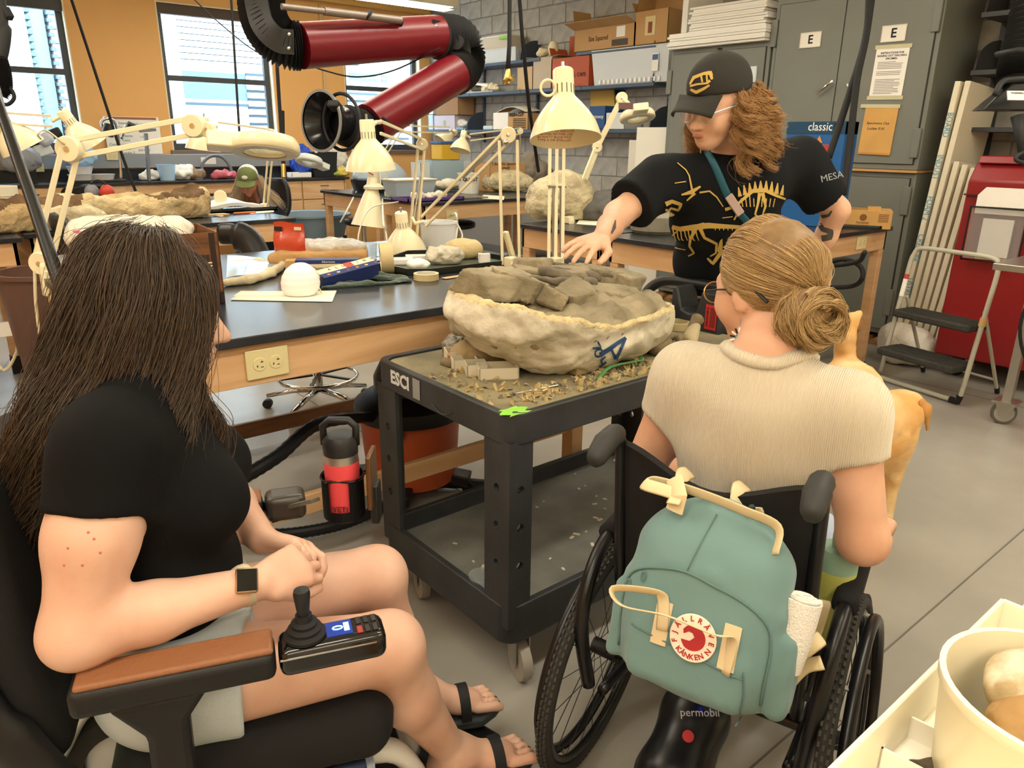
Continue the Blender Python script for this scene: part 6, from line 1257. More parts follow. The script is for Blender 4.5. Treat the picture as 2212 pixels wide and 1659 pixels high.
tag(obj('hook_arm',MB().bar((4.74,2.476,1.568),(4.74,2.407,1.571),.02,.012),M('hook cream','DDD2B0',.5)),'small cream hook arm beside the snack carton','hook') if False else None
# ------------------------------------------------------------------ on the jacket table and the worker's table
JT=TT
s=SD((-.4,4.9,.95),(2.0,5.75,1.35),.016)
jp=[Vector((0.523,5.15,1.045)),Vector((0.644,5.2,1.056)),Vector((0.866,5.25,1.051)),Vector((1.129,5.3,1.023)),Vector((1.363,5.35,1.028)),Vector((1.647,5.4,1.056))]
s.chain(jp,[.13,.15,.12,.11,.13,.12],k=.05);s.ell(jp[0]+Vector((-.1,.05,.02)),(.22,.2,.16),k=.05);s.ell(jp[-1]+Vector((0,0,.02)),(.12,.12,.13),k=.04);sl,X=s._sub(s.lo,s.lo+s.res*s.n,0);s.D[sl]+=(.03*fbm(X,6,3,3)).astype(np.float32)
s.chain([p+Vector((0,0,.13)) for p in jp[1:]],[.07,.06,.05,.07,.05],k=.04,op='-');s.cut((0,0,TT+.002),(0,0,-1));BRM=M('brown matrix','7A5F42',.9,var=(14,.4),bump=(40,.8,.02))
zj=lambda c:((vnoise(c*5,2)+5.5*(c[:,2]-1.09))>.2).astype(int)
tag(soft('field_jacket',s,[M('cream jacket 2','DCC79A',.85,var=(6,.3),col2='B39668',bump=(26,.9,.03)),BRM],None,disp=lambda v,n:.01*fbm(v,18,2),zone=zj),'long cream field jacket with brown sediment on the left rear table','plaster jacket')
t=thing('white_bucket','white bucket at the left edge beside the long field jacket','bucket',onm((0.494,5.177,0.967),0));obj('pail',MB().lathe([(0,0),(.1,0),(.115,.2),(.12,.2),(.122,.25),(.115,.25),(.1,.01),(0,.01)],(0,0,0),n=28),M('bucket cream','E5DEC8',.5),t);obj('handle',MB().tube(bez([(.1,-.06,.2),(.1,-.12,.12),(-.02,-.13,.13)],5),.004,6),STEEL,t)
lump('sandbag','small cream sandbag under the long jacket','bag',onm((0.658,5.409,0.967),.05),(.16,.09,.06),M('canvas','D2BE92',.9),amp=.008,seed=2,z=TT+.001,rot=R(10));
for k,px in enumerate((135,185)):lump('plaster_block',('left cream plaster block propping the long jacket','right cream plaster block propping the long jacket')[k],'plaster block',onm(((0.783,5.062,0.967),(0.905,5.064,0.967))[k],.06),(.13,.1,.075),M('cream jacket','D9CDA8'),amp=.012,seed=50+k,z=TT+.001)
t=thing('ear_defenders','red ear defenders on the wall worktop behind the long jacket','ear defenders',(1.355,6.8,1.062));c=Vector(t.location)
for s_,m in((-1,M('grey cup','8A8A90',.5)),(1,M('ear red','C8432E',.4))):obj('cup',MB().ball(c+CAMR*.06*s_,(.055,.04,.06),14,10),m,t,world=True,smooth=True)
obj('band',MB().tube([c+CAMR*.08*math.cos(a)+Vector((0,0,.09*math.sin(a))) for a in[PI*i/10 for i in range(11)]],.008,6),BLACKP,t,world=True);obj('stand',MB().cyl(Vector((c.x,c.y,0)),c-Vector((0,0,.05)),.03),BLACKP,t,world=True)
c=onm((2.004,5.736,0.967));t=thing('dark_work_tray','dark tray holding an open book on the worker table','tray',c);obj('tray',MB().box((-.3,-.16,0),(.3,.16,.012)).box((-.3,-.16,0),(.3,-.15,.03)).box((.29,-.16,0),(.3,.16,.03)),TRM,t);o=tag(obj('open_book',MB().grid(lambda u,v:(c.x-.2+.42*u,c.y-.08+.22*v,TT+.04+.05*math.sin(PI*u)**2*(.5+.5*v)),12,4,.025),PAPERW),'open white papers lying on the dark work tray','papers');INV[o.name]=Matrix.Identity(4)
t=thing('clear_jar','clear jar lying left of the open papers','jar',onm((1.913,5.931,0.967),.05));obj('jar',MB().cyl((-.06,0,0),(.06,0,0),.045,n=20),CLEARP,t);obj('lid',MB().cyl((.06,0,0),(.075,0,0),.047,n=20),PAPERW,t)
tag(obj('orange_knife',MB().bar(onm((1.924,5.447,0.967),.008),onm((2.089,5.464,0.967),.008),.02,.012),M('orange handle','D9763A',.5),bevel=.003),'orange-handled tool on the worker table','tool');tag(obj('wood_tool',MB().bar(onm((1.698,5.398,0.967),.008),onm((1.874,5.399,0.967),.008),.02,.01),M('ruler wood','D2AE74',.5)),'pale wooden tool on the worker table','tool')
tag(obj('round_disc',MB().lathe([(0,.01),(.045,.008),(.05,0),(.045,-.01),(0,-.01)],(1.945,5.75,1.069),(-.64,-.77,.1),20),CREAM),'cream round lamp knob beside the worker in the cap','knob');tag(obj('knob_post',MB().cyl(Vector((1.949,5.76,1.069))-Vector((0,0,.05)),Vector((*(1.949,5.76,1.069)[:2],TT)),.01),CREAM),'cream post under the round lamp knob','post')
paper('blue-lit papers on the worker table',[(1.74,5.527,0.967),(1.801,5.33,0.967),(1.907,5.54,0.967),(1.851,5.746,0.967)]);paper('white paper at the right end of the worker table',[(2.03,5.418,0.967),(2.227,5.46,0.967),(2.31,5.676,0.967),(2.208,5.741,0.967)])
# ------------------------------------------------------------------ on the wall counter
CZ=1.0115
def onc(px,y=9.3):return None
t=thing('blue_bucket','pale blue tub on the wall counter behind the whiteboard leg','bucket',(*(2.56,9.25,1.028)[:2],CZ));obj('pail',MB().lathe([(0,0),(.08,0),(.1,.17),(.105,.17),(.095,.165),(.075,.005),(0,.005)],(0,0,0),n=24),M('pale blue tub','A9CBE8',.4),t)
for k,(px,dz,lb) in enumerate(((176,0,'lower of two stacked white tubs on the wall counter'),(176,.085,'upper of two stacked white tubs on the wall counter'),(221,0,'single white tub right of the stacked tubs on the wall counter'))):
 p=((1.693,9.25,1.062),(1.693,9.25,1.062),(1.893,9.25,1.058))[k];tag(obj('white_tub',MB().lathe([(0,0),(.1,0),(.125,.075),(.13,.08),(.12,.08),(.095,.004),(0,.004)],(p[0],p[1],CZ+dz),n=26),M('tub white','E2E4E6',.5)),lb,'tub','white tubs on the counter')
tag(obj('counter_tray',MB().box(((1.606,9.2,1.01)[0],9.08,CZ),((2.098,9.2,0.997)[0],9.4,CZ+.025)),TRM,bevel=.004),'black tray on the wall counter below the white tubs','tray')
for k,(px,r,m,lb) in enumerate((((2.731,9.3,1.063),(.14,.12,.1),PAPERW,'crumpled white paper heap on the counter by the blue tub'),((2.849,9.3,1.061),(.13,.1,.07),M('brown scraps','9A7E62',.9),'brown scraps heap on the counter'),((2.377,9.3,1.035),(.12,.08,.07),PAPERW,'folded white tissue on the counter left of the blue tub'),((3.207,9.3,1.054),(.16,.1,.04),M('red tray scraps','C0606A',.6),'red and pink scraps on the counter behind the cap'))):
 lump('scrap_heap',lb,'scraps',(px[0],px[1],CZ+r[2]*.7),r,m,res=.016,amp=.05,freq=12,seed=60+k,z=CZ+.002)
tag(obj('clear_cup',MB().lathe([(0,0),(.05,0),(.065,.12),(.06,.12),(.045,.004),(0,.004)],(*(2.899,9.25,1.041)[:2],CZ),n=22),CLEARP),'clear cup on the wall counter','cup')
tag(obj('hose_loop',MB().tube(bez([(*(2.962,9.3,1.038)[:2],CZ+.02),(2.995,9.35,1.176),(3.117,9.4,1.263),(3.252,9.4,1.252),(3.322,9.35,1.135),(*(3.304,9.3,1.03)[:2],CZ+.02)],6),.018,10),M('grey hose','5E676E',.5),smooth=True),'grey hose arching over the wall counter','hose')
lump('blue_bag','bright blue plastic bag on the counter behind the ring lamp','bag',((4.255,9.35,1.19)[0],9.35,CZ+.18),(.17,.16,.22),M('blue plastic','2348B0',.35,bump=(14,1,.03)),res=.016,amp=.04,freq=8,seed=70,z=CZ+.002)
bin_('black_bin','black plastic bin on the right end of the wall counter',9.12,9.4,CZ,.3,.34,M('bin black','232529',.5),x=(4.451,9.25,1.048)[0],taper=.02);lump('white_cloth','white crumpled cloth in the black bin','cloth',((4.801,9.4,1.212)[0]-.05,9.5,CZ+.19),(.2,.09,.19),M('white cotton','DDD8CE',.9),res=.016,amp=.03,seed=71,z=CZ+.002)
lump('yellow_gloves','yellow rubber gloves at the counter end','gloves',((4.755,9.2,1.061)[0]-.05,9.2,CZ+.05),(.12,.09,.06),M('yellow rubber','D8C05A',.5),res=.013,amp=.03,freq=18,seed=72,z=CZ+.001);lump('green_sponge','green sponge beside the yellow gloves','sponge',((4.602,9.2,1.053)[0],9.18,CZ+.035),(.08,.05,.04),M('green sponge','9DB35A',.9),res=.013,amp=.006,seed=73,z=CZ+.001)
t=carton('white_tray_box','low white box on the counter front left of the black bin',((4.121,9.18,1.029)[0],9.2),.26,.16,.06,0,PAPERW,CZ)
wb=thing('whiteboard','whiteboard with green handwriting leaning on the orange wall','whiteboard',((2.306,9.6,1.288)[0],9.62,1.29));wx0,wx1=(2.075,9.64,1.451)[0],(2.658,9.64,1.456)[0];wz0,wz1=1.287,(2.372,9.64,1.692)[2];obj('board',MB().box((wx0,9.655,wz0),(wx1,9.675,wz1)),PAPERW,wb,world=True,bevel=.004);obj('top_strip',MB().box((wx0+.03,9.652,wz1-.03),(wx1-.03,9.657,wz1-.005)),M('strip brown','9A6A4A',.5),wb,world=True)
GI=M('green marker','3E7F74',.8);BI=M('blue marker ink','3A5E9A',.8);xm=(wx0+wx1)/2
for k,s_ in enumerate(('Items','- Tsunami','- Steve','and Matrix','- Core','Continuous matrices','- bone','If Sunday 2','(or Friday?)')):text('handwriting',s_,.04,TF((wx0+.19,9.653,wz1-.07-.046*k),(1,0,0),z=(0,-1,0)),(GI,BI)[k in(2,6)],wb,shear=.15)
for k,s_ in enumerate(('+ Shelf (locate drawers)','- sort','+ FB','+ PB 35','(sun table)')):text('handwriting',s_,.038,TF((wx1-.2,9.653,wz1-.08-.07*k),(1,0,0),z=(0,-1,0)),GI,wb,shear=.15,sx=.8)
tag(obj('board_stand',MB().bar(((2.335,9.15,1.018)[0],9.15,CZ),(2.368,9.15,1.514),.06,.03).bar((2.307,9.14,1.537),(2.465,9.14,1.554),.1,.03),M('stand grey','7A828A',.4,metal=.5),bevel=.004),'grey metal lamp stand in front of the whiteboard','stand')
gl=thing('gooseneck_lamp','chrome gooseneck lamp in front of the whiteboard','lamp',(*(1.943,9.15,1.018)[:2],CZ));obj('gooseneck',MB().tube(bez([(*(2.052,9.15,1.015)[:2],CZ),(2.076,9.15,1.313),(2.073,9.12,1.595),(2.011,9.1,1.658),(1.94,9.1,1.629),(1.94,9.1,1.564)],6),.016,8),CHROME,gl,world=True,smooth=True);obj('lamp_head',MB().cyl((1.995,9.05,1.593),(1.958,9.03,1.491),.05,.06),BLACKP,gl,world=True);obj('gooseneck',MB().tube(bez([(2.114,9.15,1.455),(2.171,9.12,1.587),(2.226,9.1,1.588),(2.29,9.1,1.551)],5),.014,8),CHROME,gl,world=True,smooth=True);obj('joint',MB().cyl((2.178,9.08,1.606),(2.251,9.08,1.57),.035),BLACKP,gl,world=True)
t=thing('microscope','pale microscope shape under a dark arm before the left window','microscope',((1.332,9.2,1.017)[0],9.25,CZ));obj('head',MB().bar((1.374,9.2,1.502),(1.447,9.2,1.395),.16,.14),M('scope pale','C9D0DC',.4),t,world=True,bevel=.04);obj('body',MB().bar((1.306,9.25,1.313),(1.459,9.25,1.367),.12,.12),PW,t,world=True,bevel=.02);obj('dark_arm',MB().bar((1.18,9.3,1.366),(1.576,9.3,1.527),.12,.1),BLACKP,t,world=True,bevel=.02);obj('column',MB().bar(((1.243,9.3,1.015)[0],9.3,CZ),(1.266,9.3,1.348),.08,.08),BLACKP,t,world=True)
lump('grey_dome','grey moulded cover hanging by the left window','cover',(1.122,9,1.253),(.2,.12,.13),M('cover grey','8A8E96',.5),res=.016,amp=.015,flat=False,seed=80);bpy.data.objects['grey_dome']['label']='grey moulded cover standing on the counter by the left window'
lump('blue_sack','translucent pale blue bag on the counter under the left lamp','bag',((1.725,9.3,1.24)[0],9.35,CZ+.28),(.16,.12,.12),M('blue film bag','A9CDEB',.3),res=.016,amp=.03,seed=81,flat=False)
gt=thing('grey_basin','blue-grey plastic basin on steel legs below the counter','basin',((3.73,8,0.635)[0],8.1,0));x0_=gt.location.x;bz_=(3.733,8,0.675)[2]
s_=obj('basin',MB().lathe([(0,0),(.36,0),(.42,.22),(.45,.23),(.45,.25),(.4,.24),(.34,.02),(0,.02)],(x0_,8.1,bz_-.25),n=30),M('basin grey','7F919E',.5),gt,world=True)
for dx,dy in((-.28,-.25),(.28,-.25),(-.28,.25),(.28,.25)):obj('leg',MB().cyl((x0_+dx,8.1+dy,0),(x0_+dx,8.1+dy,bz_-.24),.022),DKMETAL,gt,world=True)
# ------------------------------------------------------------------ shop vacuum and hose under the near table
vc=thing('shop_vacuum','orange-red shop vacuum with black lid under the near table','vacuum',(1.60,2.62,0));VO=M('vac orange','B8542E',.45);vz=.43
obj('tank',MB().lathe([(0,.07),(.19,.07),(.205,.2),(.215,.36),(.222,.37),(.222,vz-.03),(0,vz-.03)],(0,0,0),n=36),VO,vc);obj('lid',MB().lathe([(.235,vz-.06),(.24,vz-.03),(.235,vz),(.19,vz+.03),(.15,vz+.05),(0,vz+.06)],(0,0,0),n=36),BLACKP,vc)
obj('motor_head',MB().lathe([(.15,vz+.03),(.15,vz+.11),(.12,vz+.17),(.05,vz+.19),(0,vz+.19)],(0,0,0),n=30),M('motor black','1C2230',.35),vc);obj('latch',MB().cbox((-.16,-.17,vz-.05),(.05,.03,.1),R(45)),BLACKP,vc)
for k in range(4):
 a=PI/4+PI/2*k;f_=obj('caster_foot',MB().bar((.17*math.cos(a),.17*math.sin(a),.075),(.26*math.cos(a),.26*math.sin(a),.06),.09,.05),BLACKP,vc,bevel=.008);obj('caster',MB().lathe([(0,-.014),(.026,-.014),(.026,.014),(0,.014)],(.25*math.cos(a),.25*math.sin(a),.0265),(math.sin(a),-math.cos(a),0),14),BLACKR,f_)
hp_=bez([(1.42,2.58,.40),(1.08,2.399,0.505),(0.864,2.267,0.48),(0.695,2.195,0.464),(0.566,2.102,0.477),(0.45,1.949,0.534)],12);tag(obj('vacuum_hose',MB().tube(hp_,[.022+.0025*(i%2) for i in range(len(hp_))],12),M('hose black','191B1E',.4),smooth=.5),'black corrugated hose slanting down from the vacuum','hose')
hp_=bez([(2.0,2.25,.03),(1.615,2.589,0.03),(1.399,2.505,0.03),(1.218,2.47,0.03),(1.069,2.492,0.03),(0.927,2.559,0.03),(0.78,2.699,0.03)],14);tag(obj('vacuum_hose',MB().tube(hp_,[.0225+.0025*(i%2) for i in range(len(hp_))],12),M('hose black','191B1E',.4),smooth=.5),'black corrugated hose lying on the floor under the table stretcher','hose')
# ------------------------------------------------------------------ near bench at the lower right: tray, bucket, bone box
bt=thing('near_bench','white-topped bench cut by the lower right corner','bench',(1.1,-.1,0));BZ=.88
obj('benchtop',MB().box((.25,-.6,BZ-.03),(2.3,.235,BZ)),M('bench top','D9D2BE',.5),bt,world=True,bevel=.004)
for x in(.3,2.2):
 for y in(-.55,.17):obj('leg',MB().box((x,y,0),(x+.05,y+.05,BZ-.03)),MAPLE,bt,world=True)
wt=thing('white_tray','white plastic tray with raised rim on the near bench','tray',(.9,-.1,BZ+.001));TP=M('tray plastic','EDE6CF',.35)
x0_,x1_,y0_,y1_=.3,1.0,-.45,.229
obj('tray_floor',MB().box((x0_,y0_,BZ+.001),(x1_,y1_,BZ+.006)),TP,wt,world=True);mb=MB()
for a_,b_ in(((x0_,y1_-.006),(x1_,y1_)),((x0_,y0_),(x1_,y0_+.006)),((x0_,y0_),(x0_+.006,y1_)),((x1_-.006,y0_),(x1_,y1_))):mb.box((*a_,BZ+.001),(*b_,BZ+.075))
obj('tray_rim',mb,TP,wt,world=True,bevel=.002)
bc_=Vector((.76,.11,.95));bt2=thing('rock_bucket','round cream tub of pale rocks in the near white tray','tub',(bc_.x,bc_.y,BZ+.0065));br=.097
obj('tub',MB().lathe([(0,0),(br*.9,0),(br,.115),(br*1.03,.118),(br*1.03,.128),(br*.97,.128),(br*.96,.11),(br*.86,.005),(0,.005)],(0,0,0),n=48),M('tub cream','EFE6C8',.35),bt2,smooth=1)
ROCKW=M('pale rock','B09A72',.85,var=(22,.7),col2='E6DCC4',bump=(60,.7,.006))
for k,(c,r,lb) in enumerate((((.792,.14,.988),(.05,.04,.034),'rear pale rock in the near tub'),((.742,.118,.97),(.046,.042,.036),'front mottled brown and white rock in the near tub'),((.765,.06,.965),(.05,.04,.034),'right rock in the near tub'))):lump('rock',lb,'rock',c,r,ROCKW if k!=1 else M('mottled rock','A5804E',.8,var=(18,.8),col2='E2D8C4',bump=(50,.6,.006)),res=.0045,amp=.008,freq=18,seed=90+k,flat=False)
lump('rock','dark wet rock at the bottom of the near tub','rock',(bc_.x,bc_.y,BZ+.036),(.065,.065,.028),M('dark rock','4A3E30',.6),res=.006,amp=.006,seed=95,flat=False)
qa,qb=Vector((0.712,0.228,0.91)),Vector((0.722,0.14,0.91));qm=(qa+qb)/2;tbx=tray_box('bone_box','white card box with a small dark bone in the near tray',qm,(qb-qa).length,.07,.03,math.atan2(qb.y-qa.y,qb.x-qa.x),M('white box card','F0EBDC',.6),z=BZ+.0065)
cbn=qm+Vector((-.0,.0,0))
bone_piece('small dark bone lying in the white card box',[(cbn.x-.02,cbn.y+.012,BZ+.018),(cbn.x,cbn.y+.002,BZ+.016),(cbn.x+.024,cbn.y-.012,BZ+.018)],[.009,.006,.01],9,res=.0028,amp=.002,mat=M('dark bone','5E5446',.7,var=(60,.5),bump=(120,.5,.003)))
# ------------------------------------------------------------------ people: one field per body, clothes as inflated copies
def fill(s,prims,infl=0):
 for p in prims:
  if p[0]=='e':s.ell(p[1],[r+infl for r in p[2]],p[3],p[4])
  else:s.cap(p[1],p[2],p[3]+infl,p[4]+infl,p[5],'+',p[6] if len(p)>6 else None)
 return s
def C_(a,b,ra,rb=None,k=.025,sq=None):return('c',a,b,ra,ra if rb is None else rb,k,sq) if sq else('c',a,b,ra,ra if rb is None else rb,k)
def E_(c,r,rot=None,k=.03):return('e',c,r,rot,k)
def bounds(prims,pad=.03):
 lo=np.full(3,9.);hi=-lo
 for p in prims:
  for q,r in(((p[1],max(p[2])),) if p[0]=='e' else((p[1],max(p[3],p[4])),(p[2],max(p[3],p[4])))):
   q=np.array(q);lo=np.minimum(lo,q-r);hi=np.maximum(hi,q+r)
 return lo-pad,hi+pad
def headframe(fd,tilt=0,roll=0):
 x=Vector(fd).normalized();y=Vector((0,0,1)).cross(x).normalized();z=x.cross(y);return Matrix((x,y,z)).transposed()@Matrix.Rotation(roll,3,'X')
def head(c,Fm,g=1):
 h=lambda x,y,z:Vector(c)+Fm@Vector((x,y,z))*g
 P_=[E_(h(-.014,0,.03),(.1*g,.078*g,.1*g),Fm),E_(h(.032,0,-.03),(.064*g,.061*g,.086*g),Fm),E_(h(.056,0,-.096),(.03*g,.03*g,.024*g),Fm,.03),
 C_(h(.088,0,.006),h(.111,0,-.034),.008*g,.0135*g,.012),E_(h(.098,.011,-.038),(.01,.008,.008),Fm,.008),E_(h(.098,-.011,-.038),(.01,.008,.008),Fm,.008),C_(h(.082,-.035,.022),h(.082,.035,.022),.009,.009,.02),
 E_(h(.088,0,-.062),(.011,.022,.0055),Fm,.006),E_(h(.086,0,-.075),(.011,.019,.006),Fm,.006)]
 for s in(-1,1):P_+=[E_(h(-.008,s*.079,-.012),(.021*g,.008,.033*g),Fm@Matrix.Rotation(s*.25,3,'Z'),.008),E_(h(.055,s*.042,-.03),(.03,.022,.03),Fm,.03)]
 return P_,h
def hand(w,d,nrm,side,curl=(.35,.35,.3),thumb=.9,spread=.12,g=1):
 """w wrist, d towards fingers, nrm back-of-hand normal, side=+1 thumb to the left of d seen from the back"""
 d=Vector(d).normalized();n=Vector(nrm);n=(n-d*n.dot(d)).normalized();u=n.cross(d)*side;w=Vector(w);out=[]
 kn=[]
 for i,(off,L) in enumerate(((.031,.07),(.011,.078),(-.010,.073),(-.029,.056))):
  off*=g;L*=g;k0=w+d*(.088-.006*abs(i-1))*g+u*off;out.append(C_(w+d*.02+u*off*.6,k0,.0125*g,.0115*g,.012));dirr=(d+u*spread*(1.3-i)*.8).normalized();p=k0;ang=0;r=.0098*g
  for j,f_ in enumerate((.44,.31,.25)):
   ang+=curl[j]*(1+.12*i);v=dirr*math.cos(ang)-n*math.sin(ang);q=p+v*L*f_;out.append(C_(p,q,r,r*.9,.004));p=q;r*=.9
 t0=w+d*.025*g+u*.026*g;t1=t0+(d*.55+u*thumb*.6-n*.25).normalized()*.042*g;t2=t1+(d*.9+u*.15-n*.3).normalized()*.03*g;t3=t2+(d-n*.35).normalized()*.024*g
 return out+[C_(w+d*.01,t0,.014*g,.015*g,.015),C_(t0,t1,.015*g,.0115*g,.01),C_(t1,t2,.0115*g,.0105*g,.006),C_(t2,t3,.0105*g,.009*g,.004),E_(w+d*.045*g,(.04*g,.034*g,.014*g),Matrix((d,u,n)).transposed(),.012)]
def skin(name,c,c2):return M(name,c,.5,var=(9,.12),col2=c2,sss=.12,bump=(220,.08,.002))
def body(root,prims,mat,res,cuts=(),name='body',infl=0,disp=None,pad=.03,zone=None,mats=None,pre=(),hems=()):
 lo,hi=bounds(list(pre)+prims,pad+infl);s=SD(lo,hi,res);fill(s,pre,infl)
 for p,d in hems:d=Vector(d).normalized();s.box(Vector(p)+d*.09,(.12,.12,.09),frame_of(d),.002,0,'-')  # sleeves end square at their hems
 fill(s,prims,infl)
 for c in cuts:
  if c[0]=='neck':s.cap(c[1],c[2],c[3],c[3],.004,'-')
  else:s.cut(*c)
 return soft(name,s,mats or mat,root,disp=disp,zone=zone)
def eyes(root,h,Fm,col='4A3626'):
 for s in(-1,1):
  e=obj('eye',MB().ball(h(.076,s*.031,.004),.0125,14,10),M('eye white','E9E2D6',.2),root,world=True,smooth=True);obj('iris',MB().ball(h(.0868,s*.031,.002),(.0035,.0055,.0055),10,6,Fm.to_4x4()),M('iris '+col,col,.2),e,world=True)
def glasses(root,h,mat,tail=-.06):
 g=None
 for s in(-1,1):
  rim=[h(.105+.004*math.cos(a),s*.033+.026*math.cos(a),-.002+.022*math.sin(a)) for a in[2*PI*i/20 for i in range(20)]]
  o=obj('glasses',MB().tube(rim,.0016,6,closed=True),mat,root,world=True) if g is None else obj('glasses_rim',MB().tube(rim,.0016,6,closed=True),mat,g,world=True);g=g or o
  obj('glasses_lens',MB().add(rim,[tuple(range(20))]),M('spectacle lens','FFFFFF',.02,trans=1,ior=1.1,alpha=.35),g,world=True)
  obj('glasses_temple',MB().tube([h(.1,s*.06,.004),h(.05,s*.078,.006),h(tail+.03,s*.083,.004),h(tail,s*.081,-.022)],[.002,.002,.003,.0035],6),mat if tail>-.03 else BLACKP,g,world=True)
 obj('glasses_bridge',MB().tube([h(.107,-.009,.004),h(.11,0,.006),h(.107,.009,.004)],.0015,6),mat,g,world=True)
def wig(root,name,guides,n,spread,rad,mat,seed=1,wav=.006,k=18,wfreq=3):
 """strands scattered around guide curves: guides = list of (points, weight, spread scale)"""
 rg=np.random.default_rng(seed);out=[]
 for pts,wgt,sc in guides:
  c=np.array([tuple(p) for p in bez(pts,8)]);t=np.linspace(0,len(c)-1,k);i0=np.clip(t.astype(int),0,len(c)-2);base=c[i0]+(c[i0+1]-c[i0])*(t-i0)[:,None]
  m=max(int(n*wgt),2);off=rg.normal(size=(m,1,3))*spread*sc;gro=(.55+.6*np.linspace(0,1,k))[None,:,None];ph=rg.uniform(0,6.28,(m,1,3));tt=np.linspace(0,1,k)[None,:,None]
  cut=rg.uniform(.8,1,(m,1,1));gp=rg.uniform(0,6.28);out.append(base[None]+off*gro+wav*np.sin(gp+ph*.16+tt*cut*6.28*wfreq+np.array([0,1.5,3]))*(tt*1.2)+rg.normal(size=(m,k,3))*.0006)
 return strands(name,np.concatenate(out),rad,mat,root)
def hairmat(name,a,b,rough=.42):
 m=M(name,a,rough,spec=.4);nt=m.node_tree;inf=nt.nodes.new('ShaderNodeHairInfo');mx=nt.nodes.new('ShaderNodeMixRGB');mx.inputs[1].default_value=lin(a);mx.inputs[2].default_value=lin(b);nt.links.new(inf.outputs['Random'],mx.inputs[0]);nt.links.new(mx.outputs[0],nt.nodes['Principled BSDF'].inputs['Base Color']);return m
# ------------------------------------------------------------------ woman in the power chair (A)
AF,AL,AO=Vector((.94,-.34,0)),Vector((.34,.94,0)),Vector((.395,1.28,0))
def a_(f,l,z):return AO+AF*f+AL*l+Vector((0,0,z))
pa=thing('person','seated woman with long dark wavy hair, black tee and light shorts, hands folded','person',a_(-.1,0,.5))
SKA=skin('fair skin','DDB59E','CFA088')
hA=Vector((0.346,1.414,1.193));FA=headframe((.90,-.36,-.12));hp,hf=head(hA,FA)
nkA=a_(-.13,.02,1.1);rs,ls=a_(-.165,-.135,1.045),a_(-.12,.19,1.045);re,le=Vector((.105,1.145,.785)),a_(-.05,.27,.79);rw,lw=Vector((.365,1.105,.785)),Vector((.44,1.275,.765))
rk,lk=Vector((.60,1.09,.555)),Vector((.70,1.315,.56));ra,la=Vector((.765,1.115,.17)),Vector((.81,1.31,.18));rh,lh=a_(-.14,-.1,.565),a_(-.14,.1,.565)
torso=[E_(a_(-.14,0,.58),(.13,.19,.11),Matrix((AF,AL,(0,0,1))).transposed()),E_(a_(-.125,0,.74),(.125,.16,.14),Matrix((AF,AL,(0,0,1))).transposed(),.06),E_(a_(-.13,.01,.94),(.115,.155,.145),Matrix((AF,AL,(0,0,1))).transposed(),.06),E_(a_(-.045,-.06,.9),(.07,.08,.075),None,.05),E_(a_(-.04,.1,.9),(.07,.08,.075),None,.05),C_(rs,ls,.06,.06,.06),C_(a_(-.14,.02,1.02),nkA,.07,.055,.05)]
armR=[C_(rs,(rs+re)/2,.066,.062,.04),C_((rs+re)/2,re,.062,.05,.03),C_(re,re*.6+rw*.4,.052,.046,.025),C_(re*.6+rw*.4,rw,.046,.029,.02)]
armL=[C_(ls,le,.06,.048,.04),C_(le,le*.55+lw*.45,.048,.043,.025),C_(le*.55+lw*.45,lw,.043,.028,.02)]
thigh=[C_(rh,rk,.095,.066,.05),C_(lh,lk,.095,.066,.05)]
shin=[C_(rk,rk*.6+ra*.4-AF*.02,.062,.058,.03),C_(rk*.6+ra*.4-AF*.02,ra,.058,.034,.03),C_(lk,lk*.6+la*.4-AF*.02,.062,.058,.03),C_(lk*.6+la*.4-AF*.02,la,.058,.034,.03)]
def foot(an,d,z0):
 d=Vector(d).normalized();u=Vector((-d.y,d.x,0));an=Vector(an);f_=lambda x,y,z:Vector((an.x,an.y,z0))+d*x+u*y+Vector((0,0,z));o=[C_(an,f_(-.03,0,.035),.036,.034,.03),C_(an,f_(.09,0,.035),.036,.028,.04),E_(f_(.1,0,.028),(.05,.042,.024),Matrix((d,u,(0,0,1))).transposed(),.025)]
 for i,(y,L,r) in enumerate(((-.03,.052,.013),(-.008,.05,.0082),(.01,.046,.008),(.026,.04,.0076),(.04,.033,.007))):o+=[C_(f_(.13,y,.02),f_(.14+L*.75,y*1.1,.018),r,r,.002),C_(f_(.14+L*.75,y*1.1,.018),f_(.14+L*1.0,y*1.1,.012),r,r*.85,.003)]
 return o,f_
fr_,frf=foot(ra,(.95,-.30,0),.105);fl_,flf=foot(la,(.92,-.38,0),.108)
handR=hand(rw,(.94,.1,.02),(-.15,-.75,.62),-1,(.55,.75,.5),.5);handL=hand(lw,(.62,-.72,-.05),(.5,.35,.8),1,(.4,.7,.5),.4)
bodyA=body(pa,torso+[C_(nkA,hf(-.02,0,-.05),.052,.055,.03)]+hp+armR+armL+thigh+shin+fr_+fl_+handR+handL,SKA,.0055)
TEE=M('black tee','0A0A0C',.9,bump=(260,.25,.002),spec=.25)
wr=lambda a,f,s=0:(lambda v,n:a*fbm(v*np.array([1,1,.6]),f,2,s))
t_=body(pa,torso,TEE,.007,[(a_(0,0,.675),(0,0,-1)),('neck',nkA+Vector((0,0,.0)),hA,.06)],'tee_shirt',.006,wr(.005,9,2),pre=[C_(rs,rs*.5+re*.5,.066,.07,.04),C_(ls,ls*.5+le*.5,.062,.06,.04)],hems=[(rs*.64+re*.36,re-rs),(ls*.64+le*.36,le-ls)])
